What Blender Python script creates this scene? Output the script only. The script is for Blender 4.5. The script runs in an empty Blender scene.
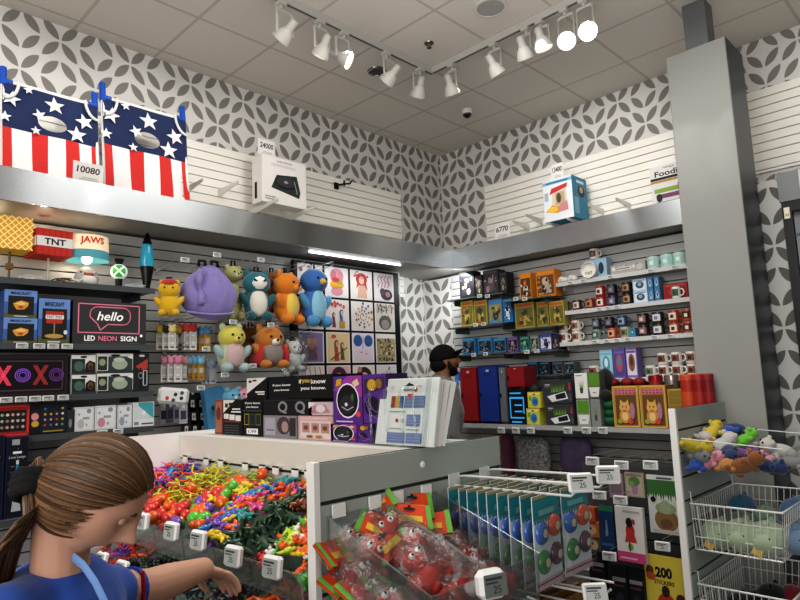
import bpy, math, random
from mathutils import Vector, Matrix, Quaternion, noise
random.seed(7)
PI = math.pi
scn = bpy.context.scene
COL = scn.collection
V = Vector

# ---------------------------------------------------------------- camera model (solved from the photo's vanishing lines)
FPX, PITCH, ROLL, YAW = 623.93, 0.12779, -0.03831, 0.7752
O = V((-5.6038, -4.722, 1.6))
CF = V((math.cos(PITCH)*math.cos(YAW), math.cos(PITCH)*math.sin(YAW), math.sin(PITCH)))
_r = V((math.sin(YAW), -math.cos(YAW), 0)); _u = _r.cross(CF)
CR = _r*math.cos(ROLL) + _u*math.sin(ROLL)
CU = -_r*math.sin(ROLL) + _u*math.cos(ROLL)
FH = V((math.cos(YAW), math.sin(YAW), 0)); RH = _r.copy()

def ray(x, y): return CF + CR*((x-400)/FPX) + CU*((300-y)/FPX)
def on(ax, x, y, c):
    d = ray(x, y); return O + d*((c-O[ax])/d[ax])
def dep(x, y, d): return O + ray(x, y)*d

# ---------------------------------------------------------------- materials
_mats = {}
def lin(c):
    c /= 255.0
    return c/12.92 if c <= .04045 else ((c+.055)/1.055)**2.4
def rgb(h): return tuple(lin(int(h[i:i+2], 16)) for i in (0, 2, 4))
def C(h, rough=.55, metal=0., emit=0., noise_amt=0., nscale=40., bump=0., sheen=0., coat=0., spec=.28):
    k = (h, rough, metal, emit, noise_amt, nscale, bump, sheen, coat, spec)
    if k in _mats: return _mats[k]
    m = bpy.data.materials.new('paint_' + h); m.use_nodes = True
    nt = m.node_tree; b = nt.nodes['Principled BSDF']
    col = rgb(h) + (1,)
    b.inputs['Base Color'].default_value = col
    b.inputs['Roughness'].default_value = rough
    b.inputs['Metallic'].default_value = metal
    b.inputs['Specular IOR Level'].default_value = spec
    if coat: b.inputs['Coat Weight'].default_value = coat
    if sheen: b.inputs['Sheen Weight'].default_value = sheen
    if emit:
        b.inputs['Emission Color'].default_value = col; b.inputs['Emission Strength'].default_value = emit
    if noise_amt or bump:
        tc = nt.nodes.new('ShaderNodeTexCoord'); n = nt.nodes.new('ShaderNodeTexNoise')
        n.inputs['Scale'].default_value = nscale; n.inputs['Detail'].default_value = 4
        nt.links.new(tc.outputs['Object'], n.inputs['Vector'])
        if noise_amt:
            r = nt.nodes.new('ShaderNodeMix'); r.data_type = 'RGBA'
            r.inputs[6].default_value = tuple(min(1, c*(1+noise_amt)) for c in col[:3]) + (1,)
            r.inputs[7].default_value = tuple(c*(1-noise_amt) for c in col[:3]) + (1,)
            nt.links.new(n.outputs['Fac'], r.inputs[0]); nt.links.new(r.outputs[2], b.inputs['Base Color'])
        if bump:
            bp = nt.nodes.new('ShaderNodeBump'); bp.inputs['Strength'].default_value = bump; bp.inputs['Distance'].default_value = .01
            nt.links.new(n.outputs['Fac'], bp.inputs['Height']); nt.links.new(bp.outputs['Normal'], b.inputs['Normal'])
    _mats[k] = m
    return m

def clear(name, tint='f4f8f8', gloss=.12, rough=.08, alpha=.0, bump=0.):
    """clear plastic: mostly transparent, a fresnel sheen and a little milk"""
    m = bpy.data.materials.new(name); m.use_nodes = True
    nt = m.node_tree; nt.nodes.clear(); N = nt.nodes.new; L = nt.links.new
    out = N('ShaderNodeOutputMaterial'); tr = N('ShaderNodeBsdfTransparent'); gl = N('ShaderNodeBsdfGlossy'); df = N('ShaderNodeBsdfDiffuse')
    tr.inputs[0].default_value = rgb(tint)+(1,); gl.inputs[0].default_value = (1, 1, 1, 1); gl.inputs['Roughness'].default_value = rough
    df.inputs[0].default_value = rgb(tint)+(1,)
    lw = N('ShaderNodeLayerWeight'); lw.inputs[0].default_value = .35
    mr = N('ShaderNodeMapRange'); mr.inputs['To Min'].default_value = gloss*.35; mr.inputs['To Max'].default_value = min(.9, gloss*4)
    L(lw.outputs['Fresnel'], mr.inputs['Value'])
    m1 = N('ShaderNodeMixShader'); m1.inputs[0].default_value = alpha; L(tr.outputs[0], m1.inputs[1]); L(df.outputs[0], m1.inputs[2])
    m2 = N('ShaderNodeMixShader'); L(mr.outputs[0], m2.inputs[0]); L(m1.outputs[0], m2.inputs[1]); L(gl.outputs[0], m2.inputs[2])
    if bump:
        tc = N('ShaderNodeTexCoord'); n = N('ShaderNodeTexNoise'); n.inputs['Scale'].default_value = 30; n.inputs['Detail'].default_value = 3
        bp = N('ShaderNodeBump'); bp.inputs['Strength'].default_value = bump; bp.inputs['Distance'].default_value = .02
        L(tc.outputs['Object'], n.inputs['Vector']); L(n.outputs['Fac'], bp.inputs['Height']); L(bp.outputs['Normal'], gl.inputs['Normal']); L(bp.outputs['Normal'], lw.inputs['Normal'])
    L(m2.outputs[0], out.inputs[0])
    return m
ACRYLIC = clear('clear_acrylic', gloss=.075, alpha=.012)
BAGFILM = clear('clear_bag_film', gloss=.085, rough=.10, alpha=.015, bump=.6)
GLASS = clear('shelf_glass', tint='b8c8c4', gloss=.2, alpha=.12)

def math_node(nt, op, a, b=None, c=None):
    n = nt.nodes.new('ShaderNodeMath'); n.operation = op
    for i, x in enumerate((a, b, c)):
        if x is None: continue
        if isinstance(x, (int, float)): n.inputs[i].default_value = x
        else: nt.links.new(x, n.inputs[i])
    return n.outputs[0]

def petal_wall(name, axis, x0, z0, px, pz, light='d6d4d0', dark='83807b'):
    m = bpy.data.materials.new(name); m.use_nodes = True; nt = m.node_tree; b = nt.nodes['Principled BSDF']
    g = nt.nodes.new('ShaderNodeNewGeometry'); s = nt.nodes.new('ShaderNodeSeparateXYZ'); nt.links.new(g.outputs['Position'], s.inputs[0])
    A = lambda op, *x: math_node(nt, op, *x)
    a = A('DIVIDE', A('SUBTRACT', s.outputs[axis], x0), px); bb = A('DIVIDE', A('SUBTRACT', s.outputs[2], z0), pz)
    q, r = A('MULTIPLY', a, 4.), A('MULTIPLY', bb, 4.)
    def sgn(x):   # +1 in the first two quarters of a repeat, -1 in the last two
        return A('SUBTRACT', 1., A('MULTIPLY', A('GREATER_THAN', A('FRACT', A('DIVIDE', x, 4.)), .5), 2.))
    e = A('SUBTRACT', A('FRACT', q), .5)
    f2 = A('MULTIPLY', A('SUBTRACT', A('FRACT', r), .5), A('MULTIPLY', sgn(q), sgn(r)))
    p = A('MULTIPLY', A('ADD', e, f2), .7071); w = A('ABSOLUTE', A('MULTIPLY', A('SUBTRACT', e, f2), .7071))
    L_, H_ = .63, .25; R_ = (L_*L_+H_*H_)/(2*H_)
    h = A('SUBTRACT', A('SQRT', A('MAXIMUM', A('SUBTRACT', R_*R_, A('MULTIPLY', p, p)), .0001)), R_-H_)
    f = A('MULTIPLY', A('SUBTRACT', h, w), 40.)
    cl = nt.nodes.new('ShaderNodeClamp'); nt.links.new(f, cl.inputs[0])
    mx = nt.nodes.new('ShaderNodeMix'); mx.data_type = 'RGBA'; mx.inputs[6].default_value = rgb(light)+(1,); mx.inputs[7].default_value = rgb(dark)+(1,)
    nt.links.new(cl.outputs[0], mx.inputs[0]); nt.links.new(mx.outputs[2], b.inputs['Base Color'])
    b.inputs['Roughness'].default_value = .75
    return m

def tile_ceiling(name, ex, ey, T, tile='b9b2aa', bar='938c85'):
    m = bpy.data.materials.new(name); m.use_nodes = True; nt = m.node_tree; b = nt.nodes['Principled BSDF']
    g = nt.nodes.new('ShaderNodeNewGeometry'); s = nt.nodes.new('ShaderNodeSeparateXYZ'); nt.links.new(g.outputs['Position'], s.inputs[0])
    A = lambda op, *x: math_node(nt, op, *x)
    def line(c, e):
        q = A('DIVIDE', A('ADD', c, e), T); return A('ABSOLUTE', A('SUBTRACT', q, A('ROUND', q)))
    d = A('MINIMUM', line(s.outputs[0], ex), line(s.outputs[1], ey))
    f = A('LESS_THAN', d, .02)
    n = nt.nodes.new('ShaderNodeTexNoise'); n.inputs['Scale'].default_value = 60; n.inputs['Detail'].default_value = 5
    nt.links.new(g.outputs['Position'], n.inputs['Vector'])
    mx = nt.nodes.new('ShaderNodeMix'); mx.data_type = 'RGBA'; mx.inputs[6].default_value = rgb(tile)+(1,); mx.inputs[7].default_value = rgb(bar)+(1,)
    nt.links.new(f, mx.inputs[0]); nt.links.new(mx.outputs[2], b.inputs['Base Color'])
    bp = nt.nodes.new('ShaderNodeBump'); bp.inputs['Strength'].default_value = .25; bp.inputs['Distance'].default_value = .004
    nt.links.new(A('ADD', A('MULTIPLY', f, 2.), n.outputs['Fac']), bp.inputs['Height']); nt.links.new(bp.outputs[0], b.inputs['Normal'])
    b.inputs['Roughness'].default_value = .9
    return m

def brushed(name, axis, base='b4b8bb', rough=.27):
    m = bpy.data.materials.new(name); m.use_nodes = True; nt = m.node_tree; b = nt.nodes['Principled BSDF']
    g = nt.nodes.new('ShaderNodeNewGeometry'); mp = nt.nodes.new('ShaderNodeMapping')
    mp.inputs['Scale'].default_value = (.6, .6, 160)
    n = nt.nodes.new('ShaderNodeTexNoise'); n.inputs['Scale'].default_value = 3; n.inputs['Detail'].default_value = 3
    nt.links.new(g.outputs['Position'], mp.inputs[0]); nt.links.new(mp.outputs[0], n.inputs['Vector'])
    bp = nt.nodes.new('ShaderNodeBump'); bp.inputs['Strength'].default_value = .03; bp.inputs['Distance'].default_value = .002
    nt.links.new(n.outputs['Fac'], bp.inputs['Height']); nt.links.new(bp.outputs[0], b.inputs['Normal'])
    b.inputs['Base Color'].default_value = rgb(base)+(1,); b.inputs['Metallic'].default_value = 1; b.inputs['Roughness'].default_value = rough
    b.inputs['Anisotropic'].default_value = .97
    t = nt.nodes.new('ShaderNodeCombineXYZ')
    t.inputs[2].default_value = 1.0
    b.inputs['Anisotropic Rotation'].default_value = 0.0
    nt.links.new(t.outputs[0], b.inputs['Tangent'])
    return m

# ---------------------------------------------------------------- mesh builder
_txt = {}
def text_mesh(s, shear=0., bold=0.):
    k = (s, shear, bold)
    if k in _txt: return _txt[k]
    cu = bpy.data.curves.new('lettering', 'FONT'); cu.body = s; cu.size = 1; cu.resolution_u = 3; cu.shear = shear; cu.offset = bold
    cu.align_x = 'CENTER'; cu.fill_mode = 'FRONT'
    o = bpy.data.objects.new('lettering', cu); COL.objects.link(o)
    dg = bpy.context.evaluated_depsgraph_get(); me = o.evaluated_get(dg).to_mesh()
    vs = [tuple(v.co[:2]) for v in me.vertices]; fs = [tuple(p.vertices) for p in me.polygons]
    o.evaluated_get(dg).to_mesh_clear(); bpy.data.objects.remove(o); bpy.data.curves.remove(cu)
    if vs:
        x0, x1 = min(v[0] for v in vs), max(v[0] for v in vs); y0, y1 = min(v[1] for v in vs), max(v[1] for v in vs)
        cx, cy = (x0+x1)/2, (y0+y1)/2
        vs = [(v[0]-cx, v[1]-cy) for v in vs]; wh = (x1-x0, y1-y0)
    else: wh = (1, 1)
    _txt[k] = (vs, fs, wh); return _txt[k]

class MB:
    def __init__(s): s.v = []; s.f = []; s.m = []; s.mats = []; s.T = None
    def mi(s, m):
        if m not in s.mats: s.mats.append(m)
        return s.mats.index(m)
    def add(s, vs, fs, m):
        b = len(s.v)
        if s.T is not None: vs = [s.T @ V(v) for v in vs]
        s.v += [tuple(v) for v in vs]
        i = s.mi(m)
        for f in fs: s.f.append(tuple(b+k for k in f)); s.m.append(i)
        return s
    def poly(s, pts, m): return s.add(pts, [tuple(range(len(pts)))], m)
    def box(s, mn, mx, m):
        x0, y0, z0 = mn; x1, y1, z1 = mx
        vs = [(x0,y0,z0),(x1,y0,z0),(x1,y1,z0),(x0,y1,z0),(x0,y0,z1),(x1,y0,z1),(x1,y1,z1),(x0,y1,z1)]
        return s.add(vs, [(3,2,1,0),(4,5,6,7),(0,1,5,4),(1,2,6,5),(2,3,7,6),(3,0,4,7)], m)
    def cbox(s, c, sz, m, rot=None, bev=0.):
        hx, hy, hz = (q/2 for q in sz)
        M = Matrix.Translation(c) @ (rot.to_4x4() if rot is not None else Matrix())
        if bev > 0:
            vs, fs = rbox(hx, hy, hz, bev)
        else:
            vs = [(-hx,-hy,-hz),(hx,-hy,-hz),(hx,hy,-hz),(-hx,hy,-hz),(-hx,-hy,hz),(hx,-hy,hz),(hx,hy,hz),(-hx,hy,hz)]
            fs = [(3,2,1,0),(4,5,6,7),(0,1,5,4),(1,2,6,5),(2,3,7,6),(3,0,4,7)]
        return s.add([M @ V(v) for v in vs], fs, m)
    def tube(s, pts, r, m, seg=8, caps=True, closed=False, flat=1.):
        pts = [V(p) for p in pts]; n = len(pts); rs = r if isinstance(r, (list, tuple)) else [r]*n
        vs = []; fs = []; nrm = None
        for i, p in enumerate(pts):
            if closed: t = pts[(i+1) % n]-pts[i-1]
            else: t = pts[min(i+1, n-1)]-pts[max(i-1, 0)]
            t.normalize()
            if nrm is None:
                a = V((0, 0, 1)) if abs(t.z) < .9 else V((1, 0, 0)); nrm = (a - t*a.dot(t)).normalized()
            else:
                nrm = nrm - t*nrm.dot(t)
                nrm = nrm.normalized() if nrm.length > 1e-6 else t.orthogonal().normalized()
            bn = t.cross(nrm)
            for k in range(seg):
                a = 2*PI*k/seg; vs.append(p + nrm*(math.cos(a)*rs[i]) + bn*(math.sin(a)*rs[i]*flat))
        for i in range(n if closed else n-1):
            j = (i+1) % n
            for k in range(seg):
                l = (k+1) % seg; fs.append((i*seg+k, i*seg+l, j*seg+l, j*seg+k))
        if caps and not closed:
            fs.append(tuple(range(seg))[::-1]); fs.append(tuple((n-1)*seg+k for k in range(seg)))
        return s.add(vs, fs, m)
    def cyl(s, a, b, r0, m, r1=None, seg=16, caps=True):
        return s.tube([a, b], [r0, r0 if r1 is None else r1], m, seg, caps)
    def lathe(s, prof, org, m, seg=20, axis=None, closed=False):
        """prof: list of (r, h) along the axis (default +Z) from org; m may be a list, one per band"""
        ax = V(axis).normalized() if axis is not None else V((0, 0, 1))
        q = V((0, 0, 1)).rotation_difference(ax); org = V(org)
        vs = []
        for r, h in prof:
            for k in range(seg):
                a = 2*PI*k/seg; vs.append(org + q @ V((r*math.cos(a), r*math.sin(a), h)))
        for i in range(len(prof)-1):
            mm = m[min(i, len(m)-1)] if isinstance(m, list) else m
            fs = [(i*seg+k, i*seg+(k+1) % seg, (i+1)*seg+(k+1) % seg, (i+1)*seg+k) for k in range(seg)]
            if i == 0: base = len(s.v); s.add(vs, [], mm)
            ii = s.mi(mm)
            for f in fs: s.f.append(tuple(base+k for k in f)); s.m.append(ii)
        n = len(prof)
        for i, rev in ((0, True), (n-1, False)):
            if prof[i][0] > 1e-6 and abs(prof[i][1]-prof[1 if i == 0 else n-2][1]) > 1e-6:
                f = tuple(base+i*seg+k for k in range(seg)); s.f.append(f[::-1] if rev else f)
                s.m.append(s.mi(m[0 if i == 0 else -1] if isinstance(m, list) else m))
        return s
    def ell(s, c, r, m, rot=None, seg=14, rings=9, fn=None):
        M = Matrix.Translation(c) @ (rot.to_4x4() if rot is not None else Matrix())
        vs = [V((0, 0, -1))]
        for i in range(1, rings):
            t = -PI/2+PI*i/rings
            for k in range(seg):
                a = 2*PI*k/seg; vs.append(V((math.cos(t)*math.cos(a), math.cos(t)*math.sin(a), math.sin(t))))
        vs.append(V((0, 0, 1))); fs = []
        for k in range(seg): fs.append((0, 1+(k+1) % seg, 1+k))
        for i in range(rings-2):
            for k in range(seg):
                a = 1+i*seg; b = a+seg; l = (k+1) % seg; fs.append((a+k, a+l, b+l, b+k))
        t = len(vs)-1; a = 1+(rings-2)*seg
        for k in range(seg): fs.append((t, a+k, a+(k+1) % seg))
        if isinstance(r, (int, float)): r = (r, r, r)
        out = []
        for v in vs:
            p = V((v.x*r[0], v.y*r[1], v.z*r[2]))
            if fn: p = fn(v, p)
            out.append(M @ p)
        return s.add(out, fs, m)
    def prism(s, pts, d, m, m2=None):
        """closed polygon pts (3D) pushed by vector d"""
        n = len(pts); a = [V(p) for p in pts]; b = [p+V(d) for p in a]
        s.poly(b, m); s.poly(a[::-1], m2 or m)
        for i in range(n): s.poly([a[i], a[(i+1) % n], b[(i+1) % n], b[i]], m2 or m)
        return s
    def text(s, t, c, u, v, h, m, w=None, shear=0., bold=0.):
        """centred at c, u/v unit vectors; cap height about h; squeezed to width w if given"""
        vs, fs, (tw, th) = text_mesh(t, shear, bold)
        sy = h/max(th, .01); sx = sy if w is None else w/max(tw, .01)
        c, u, v = V(c), V(u), V(v)
        return s.add([c+u*(p[0]*sx)+v*(p[1]*sy) for p in vs], fs, m)
    def build(s, name, parent=None, smooth=None, loc=None):
        me = bpy.data.meshes.new(name)
        if loc is None:
            if parent is not None: loc = V((0, 0, 0)); off = org_of(parent)
            else:
                xs = [v[0] for v in s.v]; ys = [v[1] for v in s.v]; zs = [v[2] for v in s.v]
                loc = V(((min(xs)+max(xs))/2, (min(ys)+max(ys))/2, min(zs))); off = loc
        else: off = V(loc); loc = V(loc) - (org_of(parent) if parent is not None else V((0, 0, 0)))
        me.from_pydata([(v[0]-off[0], v[1]-off[1], v[2]-off[2]) for v in s.v], [], s.f)
        for m in s.mats: me.materials.append(m)
        me.polygons.foreach_set('material_index', s.m)
        if smooth:
            me.polygons.foreach_set('use_smooth', [True]*len(me.polygons))
            if smooth < 179: me.set_sharp_from_angle(angle=math.radians(smooth))
        me.update()
        o = bpy.data.objects.new(name, me); COL.objects.link(o)
        o.location = loc
        if parent is not None: o.parent = parent
        return o

def rbox(hx, hy, hz, b):
    b = min(b, hx*.9, hy*.9, hz*.9); vs = []; fs = []
    idx = {}
    for sx in (-1, 1):
        for sy in (-1, 1):
            for sz in (-1, 1):
                for a, p in enumerate(((sx*hx, sy*(hy-b), sz*(hz-b)), (sx*(hx-b), sy*hy, sz*(hz-b)), (sx*(hx-b), sy*(hy-b), sz*hz))):
                    idx[(sx, sy, sz, a)] = len(vs); vs.append(p)
    def q(*k):
        f = [idx[i] for i in k]; c = sum((V(vs[i]) for i in f), V())/len(f)
        n = (V(vs[f[1]])-V(vs[f[0]])).cross(V(vs[f[2]])-V(vs[f[1]]))
        fs.append(tuple(f) if n.dot(c) > 0 else tuple(f[::-1]))
    for s in (-1, 1):
        q((s,-1,-1,0),(s,1,-1,0),(s,1,1,0),(s,-1,1,0)); q((-1,s,-1,1),(1,s,-1,1),(1,s,1,1),(-1,s,1,1)); q((-1,-1,s,2),(1,-1,s,2),(1,1,s,2),(-1,1,s,2))
        for t in (-1, 1):
            q((s,t,-1,0),(s,t,1,0),(s,t,1,1),(s,t,-1,1)); q((s,-1,t,0),(s,1,t,0),(s,1,t,2),(s,-1,t,2)); q((-1,s,t,1),(1,s,t,1),(1,s,t,2),(-1,s,t,2))
    for sx in (-1, 1):
        for sy in (-1, 1):
            for sz in (-1, 1): q((sx,sy,sz,0),(sx,sy,sz,1),(sx,sy,sz,2))
    return vs, fs

_org = {}
def org_of(o):
    p = V((0, 0, 0))
    while o is not None: p += V(o.location); o = o.parent
    return p
def tag(o, label, cat, group=None):
    o['label'] = label; o['category'] = cat
    if group: o['group'] = group
    return o
def thing(name, label, cat, loc, group=None):
    o = bpy.data.objects.new(name, None); COL.objects.link(o); o.location = V(loc); o.empty_display_size = .05
    return tag(o, label, cat, group)
def one(mb, name, label, cat, group=None, smooth=None):
    return tag(mb.build(name, smooth=smooth), label, cat, group)
def struct(mb, name, smooth=None, parent=None):
    o = mb.build(name, parent=parent, smooth=smooth)
    if parent is None: o['kind'] = 'structure'
    return o
def dup(root, loc, rot=None, label=None, group=None, scale=None):
    r = root.copy(); COL.objects.link(r); r.location = V(loc)
    if rot is not None: r.rotation_euler = rot
    if scale: r.scale = (scale,)*3 if isinstance(scale, (int, float)) else scale
    if label: r['label'] = label
    if group: r['group'] = group
    for ch in list(root.children):
        c = ch.copy(); COL.objects.link(c); c.parent = r
        for g in list(ch.children):
            d = g.copy(); COL.objects.link(d); d.parent = c
    return r

# ---------------------------------------------------------------- faces of boxes: printed artwork laid on in thin layers
class Face:
    def __init__(s, mb, org, u, v):
        s.mb, s.o, s.u, s.v = mb, V(org), V(u), V(v); s.n = s.u.cross(s.v).normalized(); s.k = .0006
        s.W, s.H = s.u.length, s.v.length
    def P(s, x, y): return s.o + s.u*x + s.v*y + s.n*s.k
    def up(s): s.k += .0004
    def r(s, x0, y0, x1, y1, m): s.mb.poly([s.P(x0,y0), s.P(x1,y0), s.P(x1,y1), s.P(x0,y1)], m); s.up(); return s
    def p(s, pts, m): s.mb.poly([s.P(*q) for q in pts], m); s.up(); return s
    def e(s, cx, cy, rx, ry, m, n=16, a0=0, a1=2*PI):
        s.mb.poly([s.P(cx+rx*math.cos(a0+(a1-a0)*i/n), cy+ry*math.sin(a0+(a1-a0)*i/n)) for i in range(n if a1-a0 > 6.2 else n+1)], m); s.up(); return s
    def t(s, txt, cx, cy, h, m, w=None, shear=0., bold=0.):
        s.mb.text(txt, s.P(cx, cy), s.u.normalized(), s.v.normalized(), h*s.H, m, None if w is None else w*s.W, shear, bold); s.up(); return s
    def line(s, pts, wd, m):
        """polyline of width wd (in metres)"""
        un, vn = s.u.normalized(), s.v.normalized()
        q = [s.P(*p) for p in pts]
        for a, b in zip(q, q[1:]):
            d = (b-a)
            if d.length < 1e-6: continue
            d.normalize(); w = s.n.cross(d)*(wd/2); e = d*(wd*.35)
            s.mb.poly([a-w-e, b-w+e, b+w+e, a+w-e], m)
        s.up(); return s
    def frame(s, x0, y0, x1, y1, wd, m): return s.line([(x0,y0),(x1,y0),(x1,y1),(x0,y1),(x0,y0)], wd, m)

def bead_mat():
    m = bpy.data.materials.new('bead_sparkle'); m.use_nodes = True; nt = m.node_tree; b = nt.nodes['Principled BSDF']
    tc = nt.nodes.new('ShaderNodeTexCoord'); v = nt.nodes.new('ShaderNodeTexVoronoi'); v.inputs['Scale'].default_value = 70
    h = nt.nodes.new('ShaderNodeHueSaturation'); h.inputs['Saturation'].default_value = .45; h.inputs['Value'].default_value = .9
    nt.links.new(tc.outputs['Object'], v.inputs['Vector']); nt.links.new(v.outputs['Color'], h.inputs['Color']); nt.links.new(h.outputs[0], b.inputs['Base Color'])
    b.inputs['Roughness'].default_value = .25; return m
# side 'L' faces -Y (left wall, coordinate a = X);  side 'R' faces -X (right wall, a = -Y)
def pos(side, a, c, z): return V((a, c, z)) if side == 'L' else V((c, -a, z))
def apx(side, x, y, c): p = on(1 if side == 'L' else 0, x, y, c); return p.x if side == 'L' else -p.y
def zpx(side, x, y, c): return on(1 if side == 'L' else 0, x, y, c).z
UV = {'L': V((1, 0, 0)), 'R': V((0, -1, 0))}
IN = {'L': V((0, 1, 0)), 'R': V((1, 0, 0))}
Z = V((0, 0, 1))
def carton(side, c, a0, a1, z0, z1, d, m, mb=None, top=None, sidem=None):
    """a cardboard box with its front at plane c; returns (mb, front Face)"""
    mb = mb or MB(); p = pos(side, a0, c, z0); q = pos(side, a1, c, z1) + IN[side]*d
    mb.box([min(p[i], q[i]) for i in range(3)], [max(p[i], q[i]) for i in range(3)], sidem or m)
    f = Face(mb, pos(side, a0, c, z0), UV[side]*(a1-a0), Z*(z1-z0))
    f.r(0, 0, 1, 1, m)
    return mb, f
def pbox(side, c, x0, x1, yt, z0, d, m, ym=None, z1=None, sidem=None):
    """carton placed from pixel columns x0..x1 and top row yt, standing at height z0"""
    ym = yt+12 if ym is None else ym
    a0, a1 = apx(side, x0, ym, c), apx(side, x1, ym, c)
    if z1 is None: z1 = zpx(side, (x0+x1)/2, yt, c)
    return carton(side, c, a0, a1, z0, z1, d, m, sidem=sidem)

WHITE = C('eceae6', .5); BLACK = C('0e0e11', .5); INK = C('1c1c22', .6)
# ---------------------------------------------------------------- electronic price tags (one prototype, copies everywhere)
def make_tag(w, h, t, name, face='b4b7b4'):
    mb = MB(); mb.cbox((0, 0, 0), (w, t, h), C('e8e8e6', .4), bev=t*.3)
    f = Face(mb, (-w*.42, -t/2, -h*.38), (w*.84, 0, 0), (0, 0, h*.76)); f.r(0, 0, 1, 1, C(face, .35))
    dk = C('3c3f42', .6)
    f.r(.08, .74, .8, .86, dk); f.r(.08, .58, .6, .66, dk); f.t('25', .55, .32, .34, dk)
    o = mb.build(name, loc=(0, 0, 0)); return o
_tagproto = {}
def price_tag(loc, yaw, label, group, w=.07, h=.035, t=.012, tilt=0., face='b4b7b4'):
    k = (w, h, t, face)
    if k not in _tagproto:
        o = make_tag(w, h, t, 'price_tag', face); _tagproto[k] = o
    else:
        o = _tagproto[k].copy(); COL.objects.link(o)
    o.location = V(loc); o.rotation_euler = (tilt, 0, yaw)
    return tag(o, label, 'price tag', group)
YL, YR = 0., -PI/2       # yaw of something facing -Y / facing -X
ORD = ['first', 'second', 'third', 'fourth', 'fifth', 'sixth', 'seventh', 'eighth', 'ninth', 'tenth', 'eleventh', 'twelfth']
# ================================================================ THE SETTING
CEIL = 4.279
pl = petal_wall('petal_wallpaper_left', 0, -4.235, 4.155, .507, .59)
pr = petal_wall('petal_wallpaper_right', 1, -2.262, 4.173, .5, .59)
def slab(name, mn, mx, m, smooth=None):
    mb = MB(); mb.box(mn, mx, m); return struct(mb, name)
slab('floor', (-11, -10, -.1), (.4, .4, 0), C('55534f', .45, noise_amt=.08, nscale=6))
slab('ceiling', (-11, -10, CEIL), (.4, .4, CEIL+.1), tile_ceiling('ceiling_tiles', .4922, .1444, .6096, 'd6d0c8', 'bdb6ad'))
slab('wall_left', (-11, 0, 0), (.2, .2, CEIL), pl)
slab('wall_right', (0, -10, 0), (.2, 0, CEIL), pr)
# lower furring of the right wall (same wallpaper), open where the glazed door stands
slab('wall_right_lower', (-.40, -3.3, 0), (-.001, -.001, 2.70), pr)
PIX = -.56
_n = on(0, 774.5, 246, PIX); PZT = on(0, 766, 181, PIX).z
slab('wall_right_pier', (PIX, -6.0, 0), (-.001, -3.3001, PZT), petal_wall('petal_wallpaper_pier', 1, _n.y, _n.z, .5, .59, 'd2d2cf', '6a6966'))

def slats(name, side, c, a0, a1, z0, z1, pitch, gap, m, core):
    mb = MB(); back = .022
    def bx(aa, ab, za, zb, c0, c1, mm):
        p, q = pos(side, aa, c0, za), pos(side, ab, c1, zb); mb.box([min(p[i], q[i]) for i in range(3)], [max(p[i], q[i]) for i in range(3)], mm)
    bx(a0, a1, z0, z1, c-.004, c+0.0, core)
    z = z1
    while z > z0+.01:
        zb = max(z0, z-(pitch-gap)); bx(a0, a1, zb, z, c-back, c-.004, m); z -= pitch
    o = struct(mb, name); return o
SL_W = C('f1eee6', .4); SL_G = C('c3c3c0', .38, .1); CORE = C('2c2c2b', .8); CORE_W = C('5a574f', .8)
slats('wall_left_slat_panel', 'L', -.002, -8.2, -.735, 2.5, 3.655, .0745, .0075, SL_W, CORE_W)
slats('wall_right_slat_panel', 'R', -.002, .655, 3.02, 2.5, 3.725, .0745, .0075, SL_W, CORE_W)
slats('wall_right_slat_panel_far', 'R', -.002, 3.34, 5.6, 3.155, 3.845, .0745, .0075, SL_W, CORE_W)
slats('wall_left_lower_slats', 'L', -.255, -8.2, -1.06, .1, 2.70, .0762, .009, SL_G, CORE)
slab('wall_left_furring', (-8.2, -.254, 0), (-1.06, -.001, 2.70), C('9a9a98', .6))
slats('wall_right_lower_slats', 'R', -.402, .43, 3.0, .1, 2.70, .0762, .009, SL_G, CORE)

# brushed steel soffit: one run along each wall, mitred in the corner
ZB, ZT = 2.715, 2.916; SL, SR = .685, .70
stl, str_ = brushed('brushed_steel_left', 0), brushed('brushed_steel_right', 1)
und = C('a6a49e', .5)
mb = MB()
mb.prism([(-8.2, -SL, ZB), (-SR, -SL, ZB), (-SR, -SL, ZT), (-8.2, -SL, ZT)], (0, .02, 0), stl)
mb.f = mb.f[1:]+mb.f[:1]; mb.m = mb.m[1:]+mb.m[:1]
mb.box((-8.2, -SL+.02, ZB+.006), (-.004, -.006, ZB+.03), und)
mb.box((-8.2, -SL+.02, ZT-.02), (-SR, -.03, ZT), und)
struct(mb, 'trim_1')
mb = MB()
mb.box((-SR, -3.2, ZB), (-SR+.02, -SL, ZT), str_)
mb.box((-SR+.02, -3.2, ZB+.006), (-.006, -SL, ZB+.03), und)
mb.box((-SR+.02, -3.2, ZT-.02), (-.03, -SL, ZT), und)
struct(mb, 'trim_2')

# column: wide painted casing with a narrower post above it
mb = MB(); ca = C('969793', .45); CX = -.98
c0, c1 = on(0, 680, 204, CX).y, on(0, 743, 203, CX).y; CTZ = on(0, 725, 35.6, CX).z
mb.cbox((CX+.193, (c0+c1)/2, CTZ/2), (.386, c0-c1, CTZ), ca, bev=.004)
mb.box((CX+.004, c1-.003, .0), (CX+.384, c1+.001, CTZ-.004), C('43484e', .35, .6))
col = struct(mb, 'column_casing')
p0, p1 = on(0, 684, 30, CX+.006), on(0, 707, 30, CX+.006)
mb = MB(); mb.box((CX+.006, p1.y, CTZ), (CX+.17, p0.y, CEIL-.001), C('6f7174', .4, .3)); struct(mb, 'column_post')

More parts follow.
